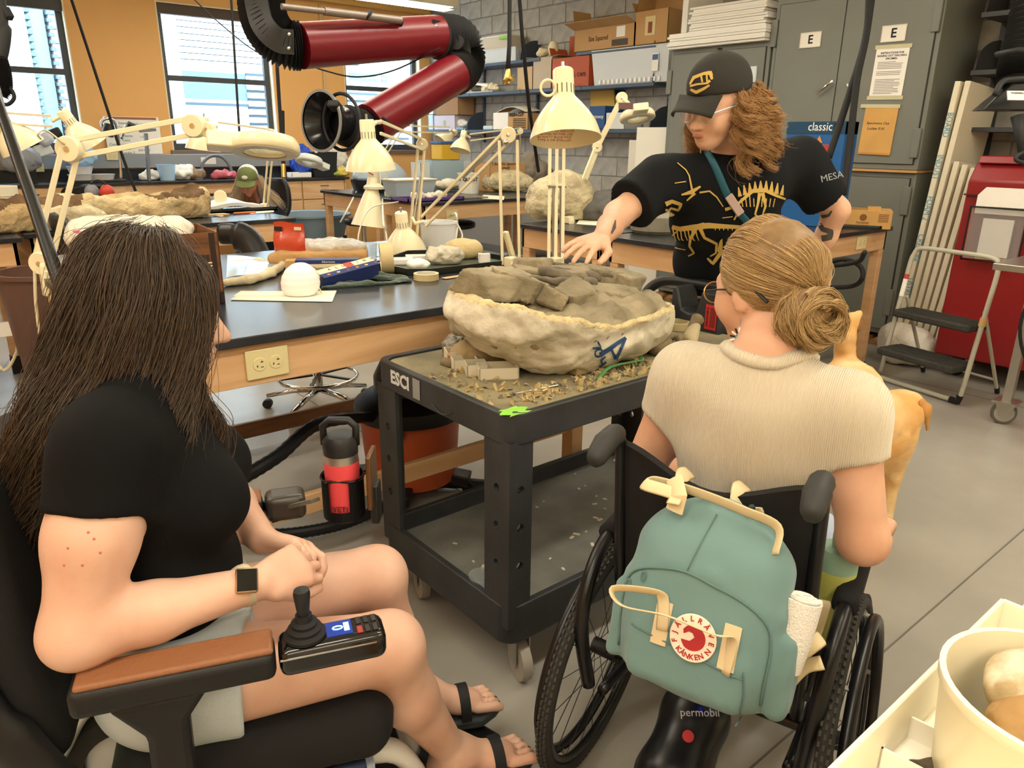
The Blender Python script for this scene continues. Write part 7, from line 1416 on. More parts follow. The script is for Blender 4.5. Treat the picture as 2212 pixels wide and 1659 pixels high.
SH=M('pale blue shorts','B9C2C4',.8,bump=(160,.3,.002));body(pa,[torso[0],torso[1]],SH,.0075,[(a_(0,0,.69),(0,0,1))],'shorts',.011,wr(.005,8,5),pre=[C_(rh,rh*.6+rk*.4,.098,.103,.04),C_(lh,lh*.6+lk*.4,.098,.1,.04)],hems=[(rh*.68+rk*.32,rk-rh),(lh*.68+lk*.32,lk-lh)])
wst=obj('waistband_cord',MB().tube(bez([a_(-.01,-.09,.69),a_(.03,-.02,.675),a_(.07,.0,.66),a_(.06,.04,.67)],5),.003,6),PAPERW,pa,world=True,smooth=True)
# hair: dark volume under long wavy strands
HB=M('dark hair base','2A2019',.6,var=(30,.4),bump=(50,.5));HS=hairmat('dark brown hair','271E17','54402D')
hv=[E_(hf(-.022,0,.035),(.118,.1,.105),FA),E_(hf(-.035,-.03,-.05),(.105,.085,.12),FA,.05),C_(hf(-.03,-.05,-.06),hf(-.05,-.08,-.15),.075,.07,.06),C_(hf(.01,-.06,-.06),hf(.045,-.075,-.2),.05,.04,.05),C_(hf(-.09,0,-.08),hf(-.13,-.02,-.23),.07,.06,.06)]
body(pa,hv,HB,.008,[],'hair_volume',0,lambda v,n:.008*np.sin(((v[:,0]*.77-v[:,1]*.64)*210+5*vnoise(v*12,3)))*.6+.006*fbm(v,14,2,3))
G=[];rgA=np.random.default_rng(5)
for i in range(64):
 th=PI*(.02+.96*i/63);sidey=-1;y0=-math.sin(th)*.04;x0=math.cos(th)*.095-.02  # locks spread from the crown over the near side
 top=hf(x0*.35-.02,.03,.142);t2_=hf(x0*.72-.015,-.055,.128);mid=hf(x0*1.0-.01,-.108+.02*abs(math.cos(th)),.045);low=hf(x0*1.12-.02,-.138+.02*abs(math.cos(th)),-.07);bot=hf(x0*1.2-.035,-.168+.012*rgA.normal(),-.165-.02*rgA.random());fx=abs(x0+.02)/.1;end=hf(x0*1.35-.04+.015*rgA.normal(),-.212+.05*fx,-.225-.06*rgA.random()-.1*fx**2)
 G.append(([top,t2_,mid,low,bot,end],1,1))
for i in range(16):
 u=i/15;G.append(([hf(.02,.0,.135),hf(.08,.02-.1*u,.075),hf(.082-.012*u,-.045-.05*u,-.02),hf(.062,-.07-.04*u,-.1),hf(.075+.02*rgA.normal(),-.07-.03*u,-.19),hf(.05+.03*rgA.normal(),-.12-.02*u,-.29-.06*rgA.random())],.55,.8))
for i in range(20):
 u=i/19;G.append(([hf(-.02,.03,.135),hf(-.12,.05-.12*u,.05),hf(-.135,.03-.1*u,-.08),hf(-.15,.0-.08*u,-.2),hf(-.165+.015*rgA.normal(),-.03-.06*u,-.29),hf(-.18+.02*rgA.normal(),-.04-.08*u,-.33-.05*rgA.random())],.8,1.2))
wig(pa,'hair',G,120,.008,.0008,HS,3,.0125,30,2.3)
wig(pa,'stray_hair',G,5,.02,.0004,HS,4,.012,22,2.2)
eyes(pa,hf,FA)
wt_=obj('watch_strap',MB().tube([rw-AF*.022+(Vector((0,.62,.75))*math.cos(a)+Vector((.2,-.75,.62))*math.sin(a))*.033 for a in[2*PI*i/24 for i in range(24)]],.011,8,closed=True,flat=.35),M('watch strap','C9BDA0',.6),pa,world=True,smooth=True)
WT=TF(rw-AF*.02+Vector((-.1,-.72,.68)).normalized()*.034,Vector((.3,.62,.7)),z=(-.12,-.72,.68));obj('watch_case',MB().box((-.021,-.018,-.004),(.021,.018,.007),WT),M('watch case gold','C8AA86',.25,metal=.8),wt_,world=True,bevel=.005,seg=3);obj('watch_screen',MB().box((-.018,-.0155,.007),(.018,.0155,.0078),WT),M('watch screen','101214',.08),wt_,world=True,bevel=.003)
for an,f_ in((ra,frf),(la,flf)):
 out=[(.185,-.02),(.205,.0),(.2,.03),(.16,.048),(.08,.04),(0,.034),(-.06,.036),(-.085,0),(-.06,-.036),(0,-.034),(.08,-.042),(.14,-.046)]
 s_=obj('sandal',MB().prism([f_(x,y,-.032) for x,y in out],(0,0,.03)),M('sandal grey','3E4244',.7,bump=(60,.3)),pa,world=True,bevel=.008)
 for x,hgt,w_ in((.1,.082,.026),(.005,.125,.022)):
  st_=obj('sandal_strap',MB().grid(lambda u,v,x=x,hgt=hgt,w_=w_:f_(x+w_*(v-.5),.05*math.cos(PI*u),-.01+hgt*(.15+.85*math.sin(PI*u))),14,2,.003),M('strap black','16171A',.7),s_,world=True)
  for k in range(5):obj('strap_print',MB().bar(f_(x-w_*.3,.03-.015*k,hgt*.86+.006*(1-abs(k-2)/2)),f_(x+w_*.3,.03-.015*k,hgt*.86+.006*(1-abs(k-2)/2)),.003,.001),PAPERW,st_,world=True) if False else None
sp_=M('skin blemish','BE6A55',.6);bvA=bvh_of(bodyA)
for(u,v) in((.02,.03),(-.03,.02),(.03,.0),(-.005,-.015),(.012,.045),(-.04,-.01)):
 q=rs*.55+re*.45+AF*u+Vector((0,0,v));hit=bvA.find_nearest(q-AL*.1)
 if hit[0] is not None:obj('freckle',MB().lathe([(0,.0004),(.0016,.0003),(.0022,0)],hit[0],hit[1],8),sp_,bodyA,world=True)
obj('gold_clip',MB().tube(bez([hf(.06,-.13,-.31),hf(.065,-.133,-.325),hf(.075,-.13,-.33),hf(.07,-.13,-.315)],4),.0012,5),BR,pa,world=True)
# ------------------------------------------------------------------ woman in the manual chair (B)
BO,BF,BL=Vector((1.165,.747,0)),Vector((.95,.31,0)),Vector((-.31,.95,0));BM=Matrix((BF,BL,(0,0,1))).transposed()
def b_(f,l,z):return BO+BF*f+BL*l+Vector((0,0,z))
pb=thing('person','seated woman seen from behind, blonde hair in a low bun, pale ribbed top','person',b_(.05,0,.5))
SKB=skin('warm fair skin','DBAE92','CC9A7C');hB=Vector((1.294,0.794,1.229));FB_=headframe((.13,.97,-.2));hp,hb=head(hB,FB_,.95);nkB=b_(.07,-.035,1.12)
brs,bls=b_(.05,-.188,1.045),b_(.06,.118,1.045);bre,ble=b_(.035,-.25,.805),b_(.07,.205,.8);brw,blw=b_(.24,-.25,.72),b_(.27,.2,.74)
torso=[E_(b_(.06,-.02,.58),(.13,.165,.11),BM),E_(b_(.06,-.02,.74),(.1,.145,.15),BM,.06),E_(b_(.06,-.03,.95),(.1,.155,.16),BM,.06),C_(brs,bls,.053,.053,.06),C_(b_(.05,-.03,1.02),nkB,.085,.058,.05)]
arms=[C_(brs,bre,.052,.043,.04),C_(bre,brw,.042,.03,.025),C_(bls,ble,.052,.043,.04),C_(ble,blw,.042,.03,.025)]
legs=[C_(b_(.05,s*.1,.56),b_(.46,s*.1,.56),.085,.065,.04) for s in(-1,1)]+[C_(b_(.46,s*.1,.55),b_(.56,s*.09,.2),.06,.04,.03) for s in(-1,1)]
feet=[C_(b_(.56,s*.09,.17),b_(.7,s*.1,.14),.036,.03,.03) for s in(-1,1)]
bodyB=body(pb,torso+[C_(nkB,hb(-.03,0,-.05),.056,.054,.03)]+hp+arms+legs+feet+hand(brw,BF,(-.3,-.2,.9),1)+hand(blw,BF,(0,0,1),-1),SKB,.007)
RIB=M('ribbed oat top','CFC4AC',.85,sheen=.3)
nt=RIB.node_tree;tc=nt.nodes.new('ShaderNodeTexCoord');wv=nt.nodes.new('ShaderNodeTexWave');wv.wave_type='BANDS';wv.inputs['Scale'].default_value=85;mp=nt.nodes.new('ShaderNodeMapping');mp.inputs['Rotation'].default_value=(0,0,math.atan2(BL.y,BL.x));mp.vector_type='POINT';nt.links.new(tc.outputs['Object'],mp.inputs[0]);mp.inputs['Rotation'].default_value=(0,0,-math.atan2(BL.y,BL.x));nt.links.new(mp.outputs[0],wv.inputs[0]);bp=nt.nodes.new('ShaderNodeBump');bp.inputs['Strength'].default_value=.6;bp.inputs['Distance'].default_value=.003;nt.links.new(wv.outputs['Fac'],bp.inputs['Height']);nt.links.new(bp.outputs[0],nt.nodes['Principled BSDF'].inputs['Normal'])
sl_=[C_(x,x*.6+e*.4,.054,.053,.05) for x,e in((brs,bre),(bls,ble))]
tor2=body(pb,torso,RIB,.0065,[(b_(0,0,.64),(0,0,-1)),('neck',nkB+Vector((0,0,-.012)),hB,.07)],'ribbed_top',.006,wr(.003,9,2),pre=sl_,hems=[(x*.63+e*.37,e-x) for x,e in((brs,bre),(bls,ble))])
bvt=bvh_of(tor2);nd=(hB-nkB).normalized();cr_=[]
for i in range(36):
 q=2*PI*i/36;o_=nkB+BF*.077*math.cos(q)+BL*.08*math.sin(q);h=bvt.ray_cast(o_+nd*.1,-nd,.3);cr_.append(h[0] if h[0] else o_)
cr_=[(cr_[i-1]+cr_[i]+cr_[(i+1)%36]+cr_[i-2]+cr_[(i+2)%36])/5 for i in range(36)];obj('collar',MB().tube(cr_,.011,8,closed=True,flat=1.3),RIB,tor2,world=True,smooth=True)
body(pb,legs+[E_(b_(.06,-.02,.58),(.13,.165,.11),BM)],M('pale denim','A9B6CC',.8),.009,[(b_(0,0,.66),(0,0,1))],'trousers',.012,wr(.006,8))
for s in(-1,1):body(pb,[C_(b_(.55,s*.09,.16),b_(.72,s*.1,.135),.05,.04,.03)],PAPERW,.01,[(b_(0,0,.105),(0,0,-1))],'shoe',0)
HBB=M('blonde hair base','8A6C45',.5,var=(30,.3));HSB=hairmat('dark blonde hair','8E6F45','C7A876',.38)
hv=[E_(hb(-.02,0,.036),(.106,.084,.1),FB_),E_(hb(-.06,0,-.02),(.05,.055,.05),FB_,.02)]
body(pb,hv,HBB,.006,[(hb(.064,0,.05),FB_@Vector((1,0,-.25)))],'hair_cap',0,lambda v,n:.0015*fbm(v,60,2))
bun=hb(-.112,.022,-.05);G=[]
for i in range(90):  # strands drawn back from the hairline to the bun
 q=2*PI*i/90;ec,er_=Vector((-.02,0,.034)),Vector((.1115,.0895,.1055));d0=Vector((.62+.15*math.cos(q),math.sin(q),math.cos(q))) if math.cos(q)>-.2 else Vector((-.1,math.sin(q),math.cos(q)));d0.normalize();d1=Vector((-.86,.15*math.sin(q),-.5+.25*math.cos(q))).normalized();G.append(([hb(*(ec+Vector([x*y for x,y in zip(d0.lerp(d1,t).normalized(),er_)])*(1+.03*t))) for t in(0,.2,.4,.6,.8,1)],1,.4))
wig(pb,'hair',G,60,.006,.00055,HSB,8,.0008,16,1.5)
bn=SD(np.array(bun)-.09,np.array(bun)+.09,.006);bn.ell(bun,(.045,.055,.05),FB_);soft('bun_core',bn,HBB,pb);G=[]
for i in range(60):  # coils of the bun
 a0=6.28*i/60;tl=Matrix.Rotation(.5*math.sin(3*a0),3,'X')@Matrix.Rotation(.5*math.cos(2*a0),3,'Y');rr=.03+.02*((i*7)%10)/10;zz=-.035+.07*((i*3)%11)/11
 G.append(([bun+FB_@(tl@Vector((zz,rr*1.25*math.cos(a0+t),rr*math.sin(a0+t))))+FB_@Vector((-.01,0,-.01)) for t in(0,.8,1.6,2.4,3.2,4.0,4.8)],1,.6))
wig(pb,'bun',G,45,.0045,.00055,HSB,9,.002,20,1)
wig(pb,'stray_hair',G[::3],6,.016,.0003,HSB,10,.01,14,1)
eyes(pb,hb,FB_);glasses(pb,hb,M('gold wire','BFA06A',.25,metal=.9),-.075)
er=hb(-.008,.082,-.055);e_=obj('earring',MB().tube([er,er+Vector((0,0,-.012))],.0012,5),STEEL,pb,world=True);obj('beads',MB().box((-.006,-.006,-.05),(.006,.006,-.03),Matrix.Translation(er)),M('turquoise beads','4FA3B4',.3),e_,world=True,bevel=.002)
for k in range(9):q=PI*(-.1+1.2*k/8);obj('fringe_bead',MB().bar(er+Vector((.0,0,-.035))+CAMR*.008*math.cos(q)+Vector((0,0,.009*math.sin(q))),er+Vector((0,0,-.035))+CAMR*.017*math.cos(q)+Vector((0,0,.019*math.sin(q))),.003),INK if k%2 else PAPERW,e_,world=True)
obj('necklace',MB().tube([nkB+Vector((0,0,.012))+BF*.06*math.cos(q)+BL*.063*math.sin(q) for q in[2*PI*i/24 for i in range(24)]],.001,5,closed=True),BR,pb,world=True)
# ------------------------------------------------------------------ standing person leaning over the cart (C)
pc=thing('person','standing person in black cap and black dinosaur-skeleton tee reaching over the jacket','person',(2.62,1.92,0))
SKC=skin('light skin','E0B498','D0A083');hC=Vector((2.155,1.571,1.612));FC=headframe((-.95,.02,-.3),roll=-.05);hp,hc=head(hC,FC,1.06)
crs,cls_=Vector((2.044,1.693,1.364)),Vector((2.57,1.503,1.428));cre,cle=Vector((1.839,1.686,1.268)),Vector((2.743,1.423,1.258));crw,clw=Vector((1.621,1.546,1.223)),Vector((2.769,1.485,1.067));cn_=Vector((2.315,1.616,1.454));chp=Vector((2.572,1.772,0.974));cch=(crs+cls_)/2+Vector((.03,.02,-.09));wst_=(cch+chp)/2
lat=(crs-cls_).normalized();upv=(cch-chp).normalized();fwd=lat.cross(upv);CM=Matrix((lat,fwd,upv)).transposed()
torso=[E_(chp,(.17,.125,.13),CM),E_(wst_,(.175,.135,.18),CM,.08),E_(cch,(.19,.13,.17),CM,.08),C_(crs,cls_,.066,.066,.08),C_(cch+upv*.05,cn_,.085,.06,.05)]
arms=[C_(crs,cre,.054,.045,.04),C_(cre,cre*.5+crw*.5,.044,.038,.02),C_(cre*.5+crw*.5,crw,.038,.029,.02),C_(cls_,cle,.056,.047,.04),C_(cle,cle*.5+clw*.5,.046,.04,.025),C_(cle*.5+clw*.5,clw,.04,.03,.02)]
lg=[]
for s in(-1,1):h0=chp+lat*.09*s+Vector((0,0,-.05));k0=Vector((h0.x+.02,h0.y+.03,.5));a0=Vector((h0.x+.06,h0.y+.06,.09));lg+=[C_(h0,k0,.09,.065,.05),C_(k0,a0,.062,.045,.03)]
hd=hand(crw,Vector((1.416,1.501,1.201))-crw,(-.2,-.25,.95),1,(.18,.2,.15),1.1,.26,1.05)
bodyC=body(pc,torso+[C_(cn_,hc(-.03,0,-.05),.058,.06,.03)]+hp+arms+lg+hd+hand(clw,(-.2,.3,-.6),(.3,-.6,0),1),SKC,.0062)
BT=M('washed black tee','111418',.9,bump=(240,.2,.002),spec=.25)
cs=[(chp-upv*.035,-upv),('neck',cn_+(cn_-cch)*.05,hC,.075)];sl_=((crs,cre),(cls_,cle))
tee=body(pc,torso,BT,.008,cs,'tee_shirt',.013,lambda v,n:.009*fbm(v*np.array([1,1,.5]),7,2,4)+.004*np.sin(v[:,2]*45+6*vnoise(v*5,2))*np.clip(vnoise(v*4,8),0,1),pre=[C_(x,x*.1+e*.9,.068,.074,.06) for x,e in sl_],hems=[(x*.3+e*.7,e-x) for x,e in sl_])
body(pc,lg+[E_(chp,(.17,.125,.13),CM)],M('charcoal trousers','23262E',.9),.01,[(chp+upv*.05,upv),(Vector((0,0,.07)),(0,0,-1))],'trousers',.014,wr(.006,7))
for s in(0,1):a0=Vector(lg[2*s+1][2]);body(pc,[C_(a0+Vector((.03,.02,-.035)),a0-Vector((.15,.08,.05)),.05,.04,.02)],BLACKR,.01,[(Vector((0,0,.003)),(0,0,-1))],'shoe',0)
# printed skeletons: bone-yellow strokes thrown onto the shirt front
bvT=bvh_of(tee);GO=M('bone yellow print','C9A95C',.8);TP_=1570,500
def sk(pts,w):return(pts,w)
S_=[sk([(1440,450),(1437,470),(1448,488),(1470,494),(1500,490),(1530,486),(1570,488),(1620,490),(1665,492)],[8,7,8,10,12,12,9,6,3])]
S_+=[sk([(1436,440),(1450,434),(1470,440),(1465,452),(1448,448),(1440,458),(1458,464),(1444,468)],[10,8,7,5,4,6,5,3])]
S_+=[sk([(1455+8*i,492),(1458+8*i,508+4*(i%3)),(1462+8*i,518)],[3,2.4,1.5]) for i in range(7)]+[sk([(1545+9*i,486),(1545+9*i,496)],2) for i in range(12)]
S_+=[sk([(1505,490),(1492,515),(1490,530),(1500,545),(1488,552)],[9,6,5,4,3]),sk([(1512,490),(1522,512),(1548,525),(1546,545),(1534,552)],[9,6,6,4,3]),sk([(1462,500),(1452,510),(1456,520)],3),sk([(1498,492),(1520,484),(1532,490)],[12,9,6]),sk([(1528,556),(1540,568),(1556,545),(1558,515),(1552,540),(1566,550),(1570,570)],[4,7,9,5,7,5,4])]
S_+=[sk([(1462,353),(1480,368),(1487,380),(1491,400),(1494,412)],[2,2.5,3,4,5]),sk([(1470,420),(1492,414),(1512,402)],[3,9,4]),sk([(1482,432),(1500,416)],[3,6]),sk([(1510,415),(1532,412),(1548,425),(1562,446)],[4,3.5,3,2])]
S_+=[sk([(1566,452),(1586,446),(1602,432),(1625,412),(1650,410),(1675,422),(1702,432)],[7,6,6,8,8,6,3])]+[sk([(1598+11*i,424-9*math.sin(PI*i/9)),(1594+12*i,404-14*math.sin(PI*i/9))],[13-abs(i-4),2]) for i in range(9)]+[sk([(1600+9*i,428-6*i*(i<3)),(1604+8*i,446)],2.2) for i in range(9)]
S_+=[sk([(1640,416),(1636,440),(1630,462),(1638,468)],[8,5,4,3]),sk([(1646,416),(1652,444),(1646,462)],[8,5,3]),sk([(1595,446),(1590,465),(1585,474)],[5,4,3]),sk([(1456,396),(1480,392)],2),sk([(1560,470),(1582,467)],2),sk([(1460,535),(1482,538)],2)]
decal('skeleton_print',S_,None,bvT,GO,tee,.004,6,4)
TL=M('teal strap','1F5A6E',.5);st0=[Vector((2.166,1.606,1.462)),Vector((2.06,1.479,1.406)),Vector((2.057,1.42,1.327)),Vector((2.137,1.407,1.26)),Vector((2.276,1.403,1.199))]
stp=[]
for p in bez(st0,6):hit=bvT.ray_cast(Vector((0,0,1.5)),(p-Vector((0,0,1.5))).normalized(),5);stp.append((hit[0]+hit[1]*.006) if hit[0] is not None and(hit[0]-p).length<.6 else stp[-1] if stp else p)
st_=obj('bag_strap',MB().tube(stp,.0135,8,flat=.25,up=fwd),TL,pc,world=True,smooth=True);obj('strap_ring',MB().tube([stp[0]+CAMR*.018*math.cos(q)+Vector((0,0,.018*math.sin(q))) for q in[2*PI*i/16 for i in range(16)]],.002,6,closed=True),STEEL,st_,world=True);k_=len(stp)//2;obj('strap_buckle',MB().bar(stp[k_-1]+Vector((-.008,-.01,.0)),stp[k_+4]+Vector((-.008,-.01,0)),.028,.006,up=(-.6,-.7,0)),M('buckle leather','B09A92',.5),st_,world=True,bevel=.003)
# cap
CP=M('faded black cap','2B2B27',.9,bump=(150,.3,.002));hv=[E_(hc(-.018,0,.055),(.116,.096,.1),FC)]
cap_=body(pc,hv,CP,.006,[(hc(0,0,.038),FC@Vector((.12,0,-1)))],'cap',0);def_b=lambda u,v:hc(.07+.012*math.cos(PI*(u-.5))+(.085*v)*math.cos(1.15*(2*u-1))**.6,.084*math.sin(1.2*(2*u-1))*(1-.12*v),.047-.022*v-.03*(2*u-1)**2*v)
obj('cap_brim',MB().grid(def_b,18,6,.004),CP,cap_,world=True,smooth=True);obj('cap_button',MB().ball(hc(-.03,0,.155),(.009,.009,.005),12,6),CP,cap_,world=True)
bvC=bvh_of(cap_);s2=lambda pts,w:(pts,w)
decal('skull_print',[s2([(1492,182),(1500,168),(1520,160),(1535,158),(1538,172)],[4,7,6,9,5]),s2([(1492,186),(1508,182),(1528,180),(1534,174)],[5,4,4,6]),s2([(1493,193),(1505,199),(1520,192),(1533,184)],[5,7,6,4]),s2([(1515,162),(1518,178)],4),s2([(1527,160),(1528,178)],4)],None,bvC,GO,cap_,.003,6,4)
HSC=hairmat('light brown curls','84603C','CBA06A');G=[];rgC=np.random.default_rng(11)
for i in range(80):
 sd_=1 if i<58 else-1;x0=rgC.uniform(-.11,.02);y0=sd_*rgC.uniform(.06,.088);z0=rgC.uniform(-.01,.04);r_=.012+.01*rgC.random();ph=rgC.uniform(0,6);L_=rgC.uniform(.1,.22) if sd_>0 else rgC.uniform(.12,.2)
 G.append(([hc(x0-.03*(t/9)*(1 if x0<-.05 else.2)+r_*math.cos(ph+t*1.5)*min(1,t/3),y0+sd_*(.012+.03*t/9)+r_*math.sin(ph+t*1.5)*min(1,t/3),z0-L_*t/9) for t in range(10)],1,1))
wig(pc,'hair',G,55,.005,.0006,HSC,12,.004,34,3);wig(pc,'stray_hair',G,6,.014,.0004,HSC,13,.012,28,3)
eyes(pc,hc,FC);glasses(pc,hc,M('clear frame','C9CDD2',.2,metal=.5),-.02)
LIP=M('lip','B06A5A',.45);obj('lips',MB().ball(hc(.099,0,-.066),(.005,.021,.006),14,8,FC.to_4x4()),LIP,pc,world=True,smooth=True)
bvc=bvh_of(bodyC);TK=M('tattoo ink','4A4640',.7);s3=lambda pts,w:(pts,w)
decal('snake_tattoo',[s3([(1797,455),(1790,465),(1775,468),(1768,480),(1778,495),(1795,500),(1792,512),(1775,515)],[3,6,8,9,11,12,13,13]),s3([(1810,520),(1798,535),(1780,555)],[10,16,20])],None,bvc,TK,bodyC,.002,6,4)
decal('leaf_tattoo',[s3([(1329,476),(1326,492),(1320,505)],[2,7,3])],None,bvc,TK,bodyC,.002,6,4)
text('sleeve_print','MESA',.032,TF(Vector((2.498,1.327,1.389)),(.74,-.6,.25),z=(-.6,-.74,.2)),GREYEN,tee)
# ------------------------------------------------------------------ worker in a cap far behind (D)
pd=thing('person','long-haired bearded worker in a green and white cap bent over the far table','person',(2.814,7.459,0.729));hD=Vector((2.854,7.57,1.065));FD=headframe((-.5,-.75,-.42));hp,hd_=head(hD,FD,1.08);SKD=skin('ruddy skin','C98A74','B5745E')
sD=hD+Vector((.1,.16,-.27));tD=[C_(sD+Vector((.16,-.1,0)),sD-Vector((.16,-.1,0)),.07,.07,.06),E_(sD+Vector((.03,.05,-.2)),(.19,.17,.3),None,.06)];aD=[C_(sD+Vector((.19,-.12,-.02)),sD+Vector((.25,-.2,-.28)),.06,.05,.03),C_(sD+Vector((.25,-.2,-.28)),sD+Vector((.05,-.45,-.2)),.05,.035,.03),C_(sD-Vector((.19,-.12,.02)),sD+Vector((-.22,-.1,-.28)),.06,.05,.03),C_(sD+Vector((-.22,-.1,-.28)),sD+Vector((-.12,-.42,-.2)),.05,.035,.03)]
lD=[C_(sD+Vector((.1*s,.1,-.5)),sD+Vector((.1*s-.25,-.25,-.52)),.09,.07,.04) for s in(-1,1)]
body(pd,tD+aD+lD+hp+[C_(sD,hD,.06,.06,.03)],SKD,.013);body(pd,tD+aD,M('dark navy shirt','1A1E2C',.9),.014,[],'shirt',.014);body(pd,lD,M('dark jeans','252B38',.9),.016,[],'trousers',.014)
cp=body(pd,[E_(hd_(-.018,0,.06),(.118,.1,.1),FD)],None,.012,[(hd_(0,0,.035),FD@Vector((.1,0,-1)))],'cap',0,zone=lambda c:(np.array([(FD.transposed()@(Vector(p)-hD)).x for p in c])<.0).astype(int),mats=[M('olive cap','6E7A4A',.8),M('cap mesh white','D8DADA',.8)])
obj('cap_brim',MB().grid(lambda u,v:hd_(.08+.09*v*math.cos(1.1*(2*u-1)),.09*math.sin(1.15*(2*u-1)),.05-.02*v),12,4,.006),M('olive cap','6E7A4A',.8),cp,world=True);obj('cap_logo',MB().ball(hd_(.105,.0,.1),(.004,.03,.02),10,6,FD.to_4x4()),PAPERW,cp,world=True)
G=[([hd_(-.03-.05*(i%3)/3,s*.08,.02),hd_(-.03,s*.12,-.1),hd_(-.05+.04*math.sin(i),s*(.15+.02*(i%4)),-.22),hd_(-.06,s*(.16+.03*(i%3)),-.32)],1,1) for i in range(10) for s in(-1,1)]+[([hd_(.07,.012*(i-3),-.08),hd_(.08,.014*(i-3),-.14),hd_(.07,.014*(i-3),-.2)],.6,.8) for i in range(7)]
wig(pd,'hair',G[:20],70,.024,.0016,hairmat('pale blonde hair','B59A7A','E0CFB6'),13,.012,14,2);wig(pd,'beard',G[20:],60,.012,.0012,hairmat('red brown beard','6E4430','94603F'),14,.005,10,2)
# ------------------------------------------------------------------ yellow labrador
dg=thing('dog','yellow labrador with raised tail turning its head beside the pale-topped woman','dog',(2.95,1.3,0));FU=M('labrador coat','D3A05E',.8,var=(5,.5),col2='E8CFA0',bump=(110,.4,.004))
rp,cst=Vector((3.16,1.47,.46)),Vector((2.80,1.17,.44));hdD=Vector((2.863,1.107,0.526));dz=lambda x,y,z:Vector((x,y,z));ax_=(cst-rp).normalized();sl_=Vector((-ax_.y,ax_.x,0));mz=Vector((-.90,-.05,-.43)).normalized();ms=Vector((0,0,1)).cross(mz).normalized();mu=mz.cross(ms);hm=lambda x,y,z:hdD+mz*x+ms*y+mu*z;HM=Matrix((mz,ms,mu)).transposed()
pr=[E_(rp,(.14,.125,.125),None,.05),C_(rp,cst,.115,.13,.05),E_(cst+Vector((0,0,-.02)),(.14,.13,.16),None,.05),C_(cst+ax_*.03+Vector((0,0,.06)),hm(-.04,0,-.03),.09,.066,.05),E_(hm(0,0,0),(.085,.075,.07),HM,.04),C_(hm(.05,0,-.02),hm(.14,0,-.035),.05,.038,.03),E_(hm(.03,.03,.02),(.03,.02,.02),HM,.02),E_(hm(.03,-.03,.02),(.03,.02,.02),HM,.02)]
tb=rp-ax_*.1+Vector((0,0,.07));tl_=[tb,Vector((3.182,1.526,0.687)),Vector((3.208,1.529,0.746)),Vector((3.247,1.512,0.781))];pr+=[C_(tl_[0],tl_[1],.05,.042,.03),C_(tl_[1],tl_[2],.042,.034,.02),C_(tl_[2],tl_[3],.034,.016,.02)]
for s in(-1,1):
 q=rp+sl_*.075*s;kn=q+ax_*.06+Vector((0,0,-.17));hk=q-ax_*.09+Vector((0,0,-.31));pw=q-ax_*.06;pw.z=.03;pr+=[C_(q,kn,.075,.052,.04),C_(kn,hk,.045,.028,.02),C_(hk,pw,.026,.024,.015),C_(pw,pw+ax_*.05,.03,.026,.015)]
 q=cst+sl_*.08*s+ax_*.03;el=q+Vector((0,0,-.16));ws=Vector((el.x,el.y,.1))+ax_*.01;pw=Vector((ws.x,ws.y,.03))+ax_*.01;pr+=[C_(q,el,.06,.04,.03),C_(el,ws,.034,.028,.02),C_(ws,pw,.027,.028,.015),C_(pw,pw+ax_*.05,.031,.026,.015)]
db=body(dg,pr,FU,.0085,[],'body',0,lambda v,n:.003*fbm(v,30,2))
for s in(-1,1):body(dg,[C_(hm(-.02,s*.06,.045),hm(-.03,s*.078,.0),.022,.026,.02,(ms,.35)),C_(hm(-.03,s*.078,.0),hm(-.02,s*.082,-.075),.028,.014,.02,(ms,.35))],M('labrador ear','C08A48',.8),.006,[],'ear',0);e_=obj('eye',MB().ball(hm(.054,s*.042,.022),.012,12,8),M('dog eye','1C120C',.1),dg,world=True,smooth=True)
obj('nose',MB().ball(hm(.172,0,-.022),(.016,.02,.014),12,8,HM.to_4x4()),BLACKR,dg,world=True,smooth=True);nx_=(cst-hdD).normalized();n1=nx_.cross(Vector((0,0,1))).normalized();n2=nx_.cross(n1);obj('collar',MB().tube([hdD+nx_*.13+(n1*math.cos(q)+n2*math.sin(q))*.093 for q in[2*PI*i/24 for i in range(24)]],.007,6,closed=True),BLACKR,dg,world=True)
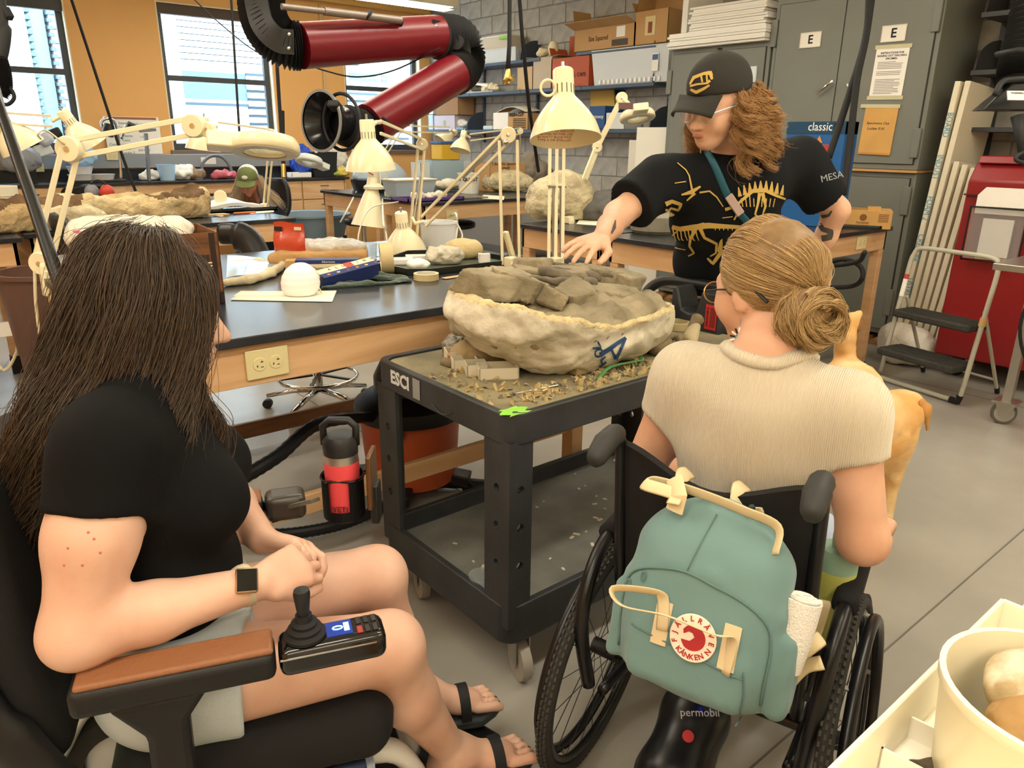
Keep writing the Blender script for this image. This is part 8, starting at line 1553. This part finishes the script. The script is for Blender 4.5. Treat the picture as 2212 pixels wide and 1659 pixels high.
# ------------------------------------------------------------------ manual wheelchair
wc=thing('wheelchair','black manual wheelchair with push handles carrying the teal backpack','wheelchair',b_(.05,0,0));TB=M('frame black','141416',.3);UPH=M('black upholstery','101012',.85,bump=(300,.3,.002));TYR=M('tyre rubber','2B2A28',.8)
for s in(-1,1):
 ax=(BL*s+Vector((0,0,.08))).normalized();c=b_(.09,s*.275,.308);e1=BF;e2=ax.cross(e1).normalized();ring=lambda r,o=0,n=64:[c+ax*o+e1*r*math.cos(2*PI*i/n)+e2*r*math.sin(2*PI*i/n) for i in range(n)]
 w=obj('wheel',MB().tube(ring(.292),.0155,12,closed=True),TYR,wc,world=True,smooth=True);mb=MB()
 for i in range(110):
  t=2*PI*i/110;d=e1*math.cos(t)+e2*math.sin(t);tg=e2*math.cos(t)-e1*math.sin(t)
  for k in(-1,0,1):mb.bar(c+d*.3075+ax*.009*k-tg*.0045+tg*.004*k,c+d*.3075+ax*.009*k+tg*.005+tg*.004*k,.0055,.0045,up=ax)
 tag(obj('tread',mb,M('tread grey','3F3C36',.85),w,world=True),kind='stuff')
 obj('rim',MB().tube(ring(.272),.01,8,closed=True),TB,w,world=True,smooth=True);obj('push_rim',MB().tube(ring(.262,.03),.0125,10,closed=True),TB,w,world=True,smooth=True);obj('hub',MB().cyl(c-ax*.035,c+ax*.03,.02),DKMETAL,w,world=True)
 for i in range(20):t=2*PI*i/20;t2=t+(.5 if i%2 else-.5);obj('spoke',MB().tube([c+ax*(.02 if i%4<2 else-.02)+(e1*math.cos(t2)+e2*math.sin(t2))*.018,c+(e1*math.cos(t)+e2*math.sin(t))*.268],.0011,4),DKMETAL,w,world=True)
 for i in range(6):t=2*PI*i/6;d=e1*math.cos(t)+e2*math.sin(t);obj('rim_tab',MB().bar(c+d*.268,c+d*.262+ax*.03,.012,.004),STEEL,w,world=True)
 B3=lambda*q:[b_(f,s*l,z) for f,l,z in q]
 obj('back_post',MB().tube(bez(B3((.0,.19,.4),(-.05,.19,.66),(-.08,.188,.9),(-.1,.187,.955),(-.125,.187,.97)),5),.0125,10),TB,wc,world=True,smooth=True)
 g=obj('push_grip',MB().tube(bez(B3((-.105,.187,.967),(-.145,.187,.968),(-.175,.188,.958),(-.205,.19,.938)),4),[.016,.02,.022,.022,.0215,.022,.0235,.0225,.0215,.021,.02,.018,.012],12),M('grip grey','2A2B2A',.6),wc,world=True,smooth=True)
 obj('side_tube',MB().tube(bez(B3((.3,.235,.66),(.12,.24,.685),(-.02,.242,.67),(-.1,.24,.6),(-.125,.235,.5),(-.1,.225,.36)),6),.0155,10),TB,wc,world=True,smooth=True);obj('arm_pad',MB().tube(bez(B3((.27,.236,.668),(.14,.24,.686),(.0,.242,.68)),6),.024,12),UPH,wc,world=True,smooth=True)
 obj('frame_tube',MB().tube(bez(B3((-.08,.2,.34),(.12,.2,.32),(.38,.2,.36),(.5,.18,.25),(.55,.12,.12)),6),.0125,10),TB,wc,world=True,smooth=True);obj('seat_rail',MB().tube(B3((-.02,.2,.47),(.42,.2,.5)),.0125,10),TB,wc,world=True)
 k=b_(.44,s*.2,.065);cs_=obj('front_caster',MB().lathe([(.02,-.014),(.06,-.014),(.065,0),(.06,.014),(.02,.014)],k,BL,24),TYR,wc,world=True,smooth=.8);obj('fork',MB().bar(k+Vector((0,0,.02)),k+Vector((0,0,.24))+BF*.03,.03,.036),TB,cs_,world=True)
obj('axle',MB().cyl(b_(.09,-.27,.31),b_(.09,.27,.31),.015),TB,wc,world=True);obj('cross_bar',MB().cyl(b_(-.06,-.19,.6),b_(-.06,.19,.6),.01),TB,wc,world=True);obj('foot_plate',MB().box((.5,-.15,.1),(.68,.15,.112),Matrix.Translation(BO)@BM.to_4x4()),TB,wc,world=True)
def bkf(u,v):l=(.5-u)*.385;q=math.sin(PI*u);return b_(-.02-.07*v-.055*q*(.4+.6*(1-v)),l,.5+(.44-.05*q**2)*v)
obj('backrest',MB().grid(bkf,16,12,.016),UPH,wc,world=True,smooth=1);obj('seat_sling',MB().box((-.02,-.19,.475),(.42,.19,.495),Matrix.Translation(BO)@BM.to_4x4()),UPH,wc,world=True)
# power-assist drive behind the axle
dv=thing('drive_unit','black power-assist drive lettered permobil hung under the backpack','motor',b_(-.1,0,.2));s=SD(np.array(b_(-.15,0,.2))-.3,np.array(b_(-.15,0,.2))+.3,.009);s.chain([b_(.07,.0,.31),b_(-.04,.0,.345),b_(-.16,.0,.27),b_(-.25,.0,.13)],[.03,.055,.06,.05],k=.03,sq=(BL,1.2));s.cut((0,0,.05),(0,0,-1));soft('housing',s,M('drive black','15171C',.3),dv)
obj('drive_wheel',MB().lathe([(0,-.03),(.07,-.03),(.085,-.015),(.085,.015),(.07,.03),(0,.03)],b_(-.24,0,.087),BL,28),TYR,dv,world=True);bvD=bvh_of(dv.children[0])
def ond(px):h=bvD.ray_cast(Vector((0,0,1.5)),(Vector(px)-Vector((0,0,1.5))).normalized(),4);return(h[0],h[1]) if h[0] else(Vector(px),Vector((-.5,-.5,.7)))
q,n_=ond((1.075,0.692,0.406));text('brand','permobil',.022,TF(q+n_*.0015,CAMR,z=n_),M('print grey','B9BCC0',.6),dv)
for p_ in((1.09,0.694,0.44),(1.087,0.693,0.432)):q,n_=ond(p_);obj('blue_light',MB().ball(q,.0035,8,6),M('blue led','3050FF',.4,emit=('2848FF',12)),dv,world=True)
q,n_=ond((1.048,0.695,0.361));obj('red_mark',MB().lathe([(0,.002),(.011,.0015),(.012,0)],q,n_,18),M('mark red','B8303A',.5),dv,world=True)
# ------------------------------------------------------------------ backpack
KC=b_(-.195,-.035,.705);ko=(-BF*.96+Vector((0,0,.27))).normalized();ku=-BL;kv=ko.cross(ku).normalized();KM=Matrix((ku,kv,ko)).transposed();K=lambda x,y,z:KC+KM@Vector((x,y,z))
bp_=thing('backpack','teal canvas backpack with cream straps and round red-and-white badge','backpack',K(0,-.19,0));TE=M('teal canvas','6B8C8B',.8,bump=(380,.25,.0015),sheen=.2);s=SD(np.array(KC)-.29,np.array(KC)+.29,.0065)
s.box(K(0,.0,-.005),(.138,.148,.058),KM,.05,0);s.ell(K(.0,.13,-.01),(.1,.075,.045),KM,.05);s.ell(K(0,-.01,.03),(.12,.13,.045),KM,.05);s.box(K(0,-.078,.05),(.105,.055,.026),KM,.022,.012);s.box(K(.15,-.06,-.01),(.018,.075,.045),KM,.016,.015);s.box(K(-.146,-.055,-.01),(.014,.075,.045),KM,.013,.015)
s.chain([K(-.133,.035,.02),K(-.06,.085,.048),K(.02,.085,.055),K(.125,.04,.03)],.012,k=.018)
pk=soft('canvas_body',s,TE,bp_,disp=lambda v,n:.0035*fbm(v,11,2,3)+.004*np.clip(np.sin((v-np.array(KC))@np.array(KM@Vector((1,.5,0)))*70+4*vnoise(v*9,4)),.3,1)*np.clip(vnoise(v*7,6),0,1))
SEAM=M('teal seam','5E7B79',.8);STRP=M('cream webbing','DCC9A0',.8,bump=(500,.3,.001));bvK=bvh_of(pk)
def onk(x,y,off=.002):h=bvK.ray_cast(K(x,y,.3),-ko,.5);return(h[0]+h[1]*off) if h[0] else K(x,y,.06)
def kline(pts,r,m,nm='seam',flat=1):c=[onk(p.x,p.y) for p in bez([(x,y,0) for x,y in pts],8)];return obj(nm,MB().tube(c,r,6,flat=flat,up=ko),m,bp_,world=True,smooth=True)
kline([(-.13,-.1),(-.13,.03),(-.06,.075),(.02,.075),(.12,.03),(.128,-.11)],.0022,SEAM);kline([(.0,.18),(-.01,.13),(-.02,.085)],.0012,SEAM);kline([(-.1,-.04),(-.02,-.048),(.1,-.062)],.0018,SEAM);kline([(.1,-.15),(.105,-.1),(.1,-.05)],.0015,SEAM)
for x,y in((-.123,.03),(-.096,.055)):q=onk(x,y,.004);obj('zip_pull',MB().tube([q+ku*.004*math.cos(t)+kv*(.009*math.sin(t)-.008) for t in[2*PI*i/12 for i in range(12)]],.0016,5,closed=True),SEAM,bp_,world=True)
def band(pts,w=.011,nm='strap'):c=bez(pts,6);return obj(nm,MB().tube(c,w,8,flat=.16,up=ko),STRP,bp_,world=True,smooth=True)
band([onk(-.043,-.03,.004),onk(-.05,.02,.006),K(-.065,.035,.09),K(-.135,.02,.1),K(-.11,.0,.11),K(-.03,.01,.112),K(.05,.005,.108),onk(.075,.0,.012),onk(.072,-.06,.004)],.011,'front_handle');
for x in(-.047,.072):obj('strap_tab',MB().tube([onk(x,.02,.003),onk(x,-.02,.003),onk(x,-.055,.003)],.014,8,flat=.12,up=ko),STRP,bp_,world=True)
band([onk(-.07,.185,.004),K(-.075,.2,.045),K(-.13,.205,.05),K(-.12,.21,.02),K(-.04,.21,.03),K(.04,.2,.03),K(.1,.185,.02),onk(.105,.14,.006)],.012,'top_handle');obj('snap_tab',MB().tube([K(-.085,.225,.03),K(-.065,.2,.05),K(-.07,.17,.045)],.016,8,flat=.2,up=ko),STRP,bp_,world=True)
for x,l in((-.04,.045),(.055,-.06)):band([K(x,.175,-.03),K(x*.9,.2,-.01),b_(-.125,l,.86),b_(-.1,l+.01,.905),b_(-.06,l+.01,.9)],.0155,'shoulder_strap');obj('snap',MB().ball(K(x*.95,.205,.012),.006,10,6),DKMETAL,bp_,world=True)
band([K(.15,-.05,-.03),K(.19,.0,-.06),b_(-.02,-.2,.6),b_(-.0,-.21,.68)],.013,'side_strap');band([K(.14,-.12,-.02),K(.17,-.06,-.05),K(.2,-.04,-.06)],.012,'side_strap')
bc0=onk(.012,-.022,.004);TBd=TF(bc0,ku,z=ko+kv*.1);bd_=obj('badge',MB().lathe([(0,.0012),(.039,.0012),(.04,0)],bc0,TBd.to_3x3()@Vector((0,0,1)),36),M('badge cream','F0E6D0',.7),bp_,world=True);RD=M('badge red','B02A2E',.7)
fox=[(.022*math.cos(t)*(1 if t>-2.2 else.9),.021*math.sin(t)) for t in[2.2-5.0*i/22 for i in range(23)]]+[(-.004,-.006),(.003,.002),(-.001,.008),(-.008,.009),(-.016,.003),(-.018,.01)]
obj('fox_emblem',MB().prism([TBd@Vector((x,y,.0014)) for x,y in fox],TBd.to_3x3()@Vector((0,0,.0008))),RD,bd_,world=True)
for s_,a0,a1,fl in(('FJÄLLRÄVEN',205,-25,1),('KÅNKEN',232,308,-1)):
 for i,ch in enumerate(s_):t=R(a0+(a1-a0)*i/(len(s_)-1));rr=.0315;text('badge_letter',ch,.0125,TBd@Matrix.Translation((rr*math.cos(t),rr*math.sin(t),.0018))@Matrix.Rotation(t-fl*PI/2,4,'Z'),RD,bd_,ext=.0003,bold=.0003)
tw=thing('towel_roll','rolled white terry towel in the backpack side pocket','towel',K(.152,.0,.0));q0,q1=K(.15,-.05,-.005),K(.158,.075,.0)
obj('towel',MB().tube([q0,q0*.5+q1*.5,q1],[.026,.03,.031],20),M('terry white','F2EEE4',.95,bump=(240,1,.004)),tw,world=True,smooth=.8);obj('roll_end',MB().tube([q1+(ku*math.cos(t)+ko*math.sin(t))*(.026-.0022*t)+kv*.003 for t in[i*.35 for i in range(30)]],.0045,6),M('terry white','F2EEE4'),tw,world=True)
bo=thing('green_bottle','yellow-green bottle with sage lid beside the wheelchair back','bottle',b_(.02,-.205,.58));bq=Vector((1.299,0.57,0.746));obj('bottle_body',MB().lathe([(0,-.19),(.036,-.19),(.038,-.03),(.036,-.02),(0,-.02)],bq,(0,0,1),28),M('lime bottle','B9BC62',.35),bo,world=True,smooth=.8);l_=obj('lid',MB().lathe([(.038,-.03),(.038,.0),(.034,.012),(.02,.014),(0,.014)],bq,(0,0,1),28),M('sage lid','8DB09C',.4),bo,world=True,smooth=.8);obj('lid_loop',MB().tube([bq+Vector((.02*math.cos(t),.02*math.sin(t)*.3,.02+.04*math.sin(t))) for t in[PI*i/10 for i in range(11)]],.006,6),M('sage lid','8DB09C'),l_,world=True)
# ------------------------------------------------------------------ power wheelchair
pw=thing('power_wheelchair','black power wheelchair with tan armrests and joystick','wheelchair',a_(0,0,0));AM=Matrix((AF,AL,(0,0,1))).transposed();AT=Matrix.Translation(AO)@AM.to_4x4();PB=M('chair black','121214',.5,bump=(120,.2,.002));TAN=M('tan leather','8A5A3A',.5,bump=(140,.4,.003));GLB=M('piano black','0C0C0E',.08,coat=.5);SIL=M('silver panel','BFC0BC',.25,metal=.3)
s=SD(np.array(a_(0,0,.46))-.38,np.array(a_(0,0,.46))+.38,.012);s.box(a_(.0,0,.435),(.24,.215,.06),AM,.05,0);s.ell(a_(.2,0,.43),(.07,.2,.06),AM,.04);soft('seat',s,UPH,pw)
s=SD(np.array(a_(-.36,0,.75))-.36,np.array(a_(-.36,0,.75))+.36,.012);s.box(a_(-.345,.02,.76),(.045,.215,.25),AM@Matrix.Rotation(-.1,3,'Y'),.04,0);soft('backrest',s,UPH,pw)
obj('back_piping',MB().tube(bez([a_(-.33,-.2,.56),a_(-.39,-.1,.53),a_(-.4,.05,.525),a_(-.36,.2,.54)],6),.005,6),PAPERW,pw,world=True,smooth=True);obj('green_light',MB().tube(bez([a_(-.32,-.2,.525),a_(-.385,-.1,.505),a_(-.395,.05,.5)],6),.004,6),M('green led','30FF70',.4,emit=('20E050',6)),pw,world=True,smooth=True)
obj('back_link',MB().tube(bez([a_(-.4,-.19,.76),a_(-.36,-.2,.62),a_(-.28,-.205,.46),a_(-.14,-.2,.37),a_(.02,-.19,.34)],6),[.02]*6+[.028]*19,10,flat=1.6),PB,pw,world=True,smooth=True)
for s in(-1,1):
 c0,c1=Vector((.095,1.1,.735)),Vector((.505,.95,.735));sh_=Vector((0,0,0)) if s<0 else AL*.535+AF*.0+Vector((0,0,.0));c0,c1=c0+sh_,c1+sh_;d=(c1-c0).normalized();TA=TF(c0,d,z=(0,0,1));L=(c1-c0).length
 ar=obj('armrest',MB().box((-.02,-.034,-.05),(L*.62,.034,0),TA),PB,pw,world=True,bevel=.014,seg=3);obj('arm_leather',MB().box((-.01,-.03,-.004),(L*.615,.03,.008),TA),TAN,ar,world=True,bevel=.007,seg=3)
 obj('arm_post',MB().prism([TA@Vector(p) for p in((.02,-.02,-.05),(.17,-.02,-.05),(.135,-.02,-.1),(.125,-.02,-.42),(.062,-.02,-.42),(.072,-.02,-.12))],TA.to_3x3()@Vector((0,.042,0))),PB,pw,world=True,bevel=.012)
 if s<0:
  jm=obj('joystick_module',MB().box((L*.63,-.034,-.052),(L*1.02,.034,0),TA),GLB,pw,world=True,bevel=.016,seg=4);obj('chrome_trim',MB().box((L*.635,-.034,-.016),(L*.98,-.0325,-.013),TA),CHROME,jm,world=True);jp=Vector((L*.73,0,0))
  obj('joystick_boot',MB().lathe([(.032,0),(.033,.006),(.026,.01),(.027,.016),(.02,.02),(.021,.026),(.014,.03),(.013,.04),(0,.04)],TA@jp,(0,0,1),28),BLACKR,jm,world=True,smooth=.7);obj('joystick_knob',MB().lathe([(.008,.03),(.0105,.05),(.0135,.078),(.012,.085),(0,.087)],TA@jp,(0,0,1),20),M('knob black','1C1C1E',.5),jm,world=True,smooth=.8)
  obj('screen',MB().box((L*.805,-.018,.0),(L*.9,.02,.0015),TA),M('display blue','1A2C6A',.1,emit=('1C3C9C',.6)),jm,world=True);text('screen_digit','0',.026,TA@TF((L*.845,.001,.002),(0,-1,0),z=(0,0,1)),M('display lit','7FB0FF',.3,emit=('7FB0FF',2.5)),jm);obj('screen_bars',MB().box((L*.87,-.01,.0015),(L*.89,.012,.0022),TA),M('display lit','7FB0FF'),jm,world=True)
  for i in range(3):
   for k in(-1,1):obj('button',MB().box((L*.915+.0125*i,k*.0125-.009,-.001),(L*.915+.0125*i+.0095,k*.0125+.009,.002),TA),M('button red','9A2A26',.4) if(i,k)==(0,-1) else M('button dark','1A1A1D',.25),jm,world=True,bevel=.002)
 else:obj('arm_end',MB().box((L*.63,-.034,-.056),(L*.83,.034,.004),TA),M('end cap grey','4A4744',.3,metal=.4),pw,world=True,bevel=.016,seg=4)
obj('base_housing',MB().box((-.26,-.17,.14),(.14,.17,.36),AT),PB,pw,world=True,bevel=.04,seg=3)
for f,l,r in((-.3,-.24,.15),(-.3,.24,.15),(.24,-.2,.085),(.24,.2,.085)):
 k=a_(f,l,r);w=obj('wheel',MB().lathe([(r*.55,-.035),(r*.85,-.04),(r,-.025),(r,.025),(r*.85,.04),(r*.55,.035),(r*.55,-.035)],k,AL,36),TYR,pw,world=True,smooth=.7);obj('wheel_disc',MB().lathe([(0,-.03),(r*.56,-.02),(r*.56,.02),(0,.03)],k,AL,28),SIL,w,world=True)
for s in(-1,1):obj('front_arm',MB().tube(bez([a_(.1,s*.1,.3),a_(.24,s*.1,.3),a_(.3,s*.09,.22),a_(.33,s*.08,.1)],5),[.03]*16,12,flat=.7),M('pearl panel','D6D2C8',.25,coat=.4),pw,world=True,smooth=True);obj('side_panel',MB().tube(bez([a_(-.42,s*.2,.22),a_(-.34,s*.21,.33),a_(-.2,s*.2,.36)],5),[.035]*11,10,flat=.5),SIL,pw,world=True,smooth=True)
obj('green_strip',MB().tube([a_(-.36,-.235,.27),a_(-.31,-.24,.345)],.004,6),M('green led','30FF70'),pw,world=True);ft=obj('foot_plate',MB().prism([AT@Vector(p) for p in((.3,-.15,.045),(.52,-.16,.045),(.56,-.1,.045),(.56,.1,.045),(.52,.16,.045),(.3,.15,.045))],(0,0,.02)),PB,pw,world=True,bevel=.008);obj('foot_cutout',MB().box((.38,-.05,.0652),(.47,.05,.0665),AT),M('grey rubber','55565A',.8),ft,world=True)
obj('foot_plate_link',MB().bar(a_(.2,0,.2),a_(.36,0,.06),.09,.04),PB,pw,world=True,bevel=.01)
ub=thing('under_seat_bag','dark blue bag with mesh edge under the power chair seat','bag',a_(.06,-.1,.2));obj('bag',MB().box((.02,-.2,.2),(.2,-.175,.37),AT),M('navy bag','24344E',.7),ub,world=True,bevel=.01);obj('mesh_edge',MB().box((.19,-.203,.2),(.205,-.173,.37),AT),M('mesh light','9AA4B4',.6),ub,world=True)
# cup holder, bottle and phone on the left armrest
cc=Vector((0.638,1.324,0.78));cu=thing('cup_holder','black clip-on cup holder holding the coral bottle','cup holder',cc);mb=MB();n=32
def cupr(i,z):t=2*PI*i/n;return cc+Vector((.044*math.cos(t),.044*math.sin(t),z))*1
fa=math.atan2(-.77,-.64)
for i in range(n):
 t=2*PI*(i+.5)/n;cut=math.cos(t-fa)>.86;top=-.03 if cut else.045
 if cut:top=-.022
 a,b=cupr(i,-.045),cupr(i+1,-.045);c_,d_=cupr(i+1,top),cupr(i,top);mb.add([a,b,c_,d_],[(0,1,2,3),(3,2,1,0)])
mb.lathe([(0,-.05),(.036,-.05),(.044,-.045)],cc,n=n);obj('cup_shell',mb,BLACKP,cu,world=True,smooth=True);obj('cup_rim',MB().tube([cupr(i,.045) for i in range(n) if math.cos(2*PI*i/n-fa)<.87],.003,6),GLB,cu,world=True)
la0=Vector((.505,.95,.7))+AL*.535-AF*.1;obj('clip_arm',MB().bar(la0-AF*.02,cc+Vector((-.05,.03,-.01)),.02,.008),M('clip steel','A9A291',.3,metal=.7),cu,world=True);obj('clip_block',MB().cbox(la0-AF*.03,(.06,.05,.035)),BLACKP,cu,world=True)
bt=thing('coral_bottle','coral red steel bottle with black loop lid in the cup holder','bottle',cc);CO=M('coral coat','DE4A50',.4);obj('bottle_body',MB().lathe([(0,-.044),(.033,-.044),(.0355,-.03),(.0365,.075),(.036,.08),(0,.08)],cc,n=32),CO,bt,world=True,smooth=.8);obj('steel_band',MB().lathe([(.036,.08),(.035,.097),(0,.097)],cc,n=32),STEEL,bt,world=True);li=obj('lid',MB().lathe([(.036,.097),(.0365,.125),(.03,.136),(.012,.138),(0,.138)],cc,n=32),M('lid black','1C1D1F',.45),bt,world=True,smooth=.7)
obj('lid_handle',MB().tube([cc+CAMR*x+Vector((0,0,z)) for x,z in((-.033,.115),(-.034,.155),(-.02,.168),(.02,.168),(.034,.155),(.033,.115))],.008,8),M('lid black','1C1D1F'),li,world=True,smooth=True);text('bottle_mark','YETI',.017,TF(cc+Vector((math.cos(fa),math.sin(fa),0))*.0365+Vector((0,0,-.018)),CAMR,z=(math.cos(fa),math.sin(fa),0)),M('mark dark','5A2226',.5),bt)
ph=thing('phone_holder','phone standing in a black bracket beside the coral bottle','phone',cc);pq=cc+CAMR*.062;obj('phone',MB().bar(pq+Vector((0,0,-.02)),pq+Vector((0,0,.1)),.07,.011,up=CAMR),M('phone bronze','6A4A2C',.3,metal=.5),ph,world=True,bevel=.003);obj('bracket',MB().bar(pq+CAMR*.006+Vector((0,0,-.06)),pq+CAMR*.006+Vector((0,0,.03)),.04,.018,up=CAMR),BLACKP,ph,world=True,bevel=.004)
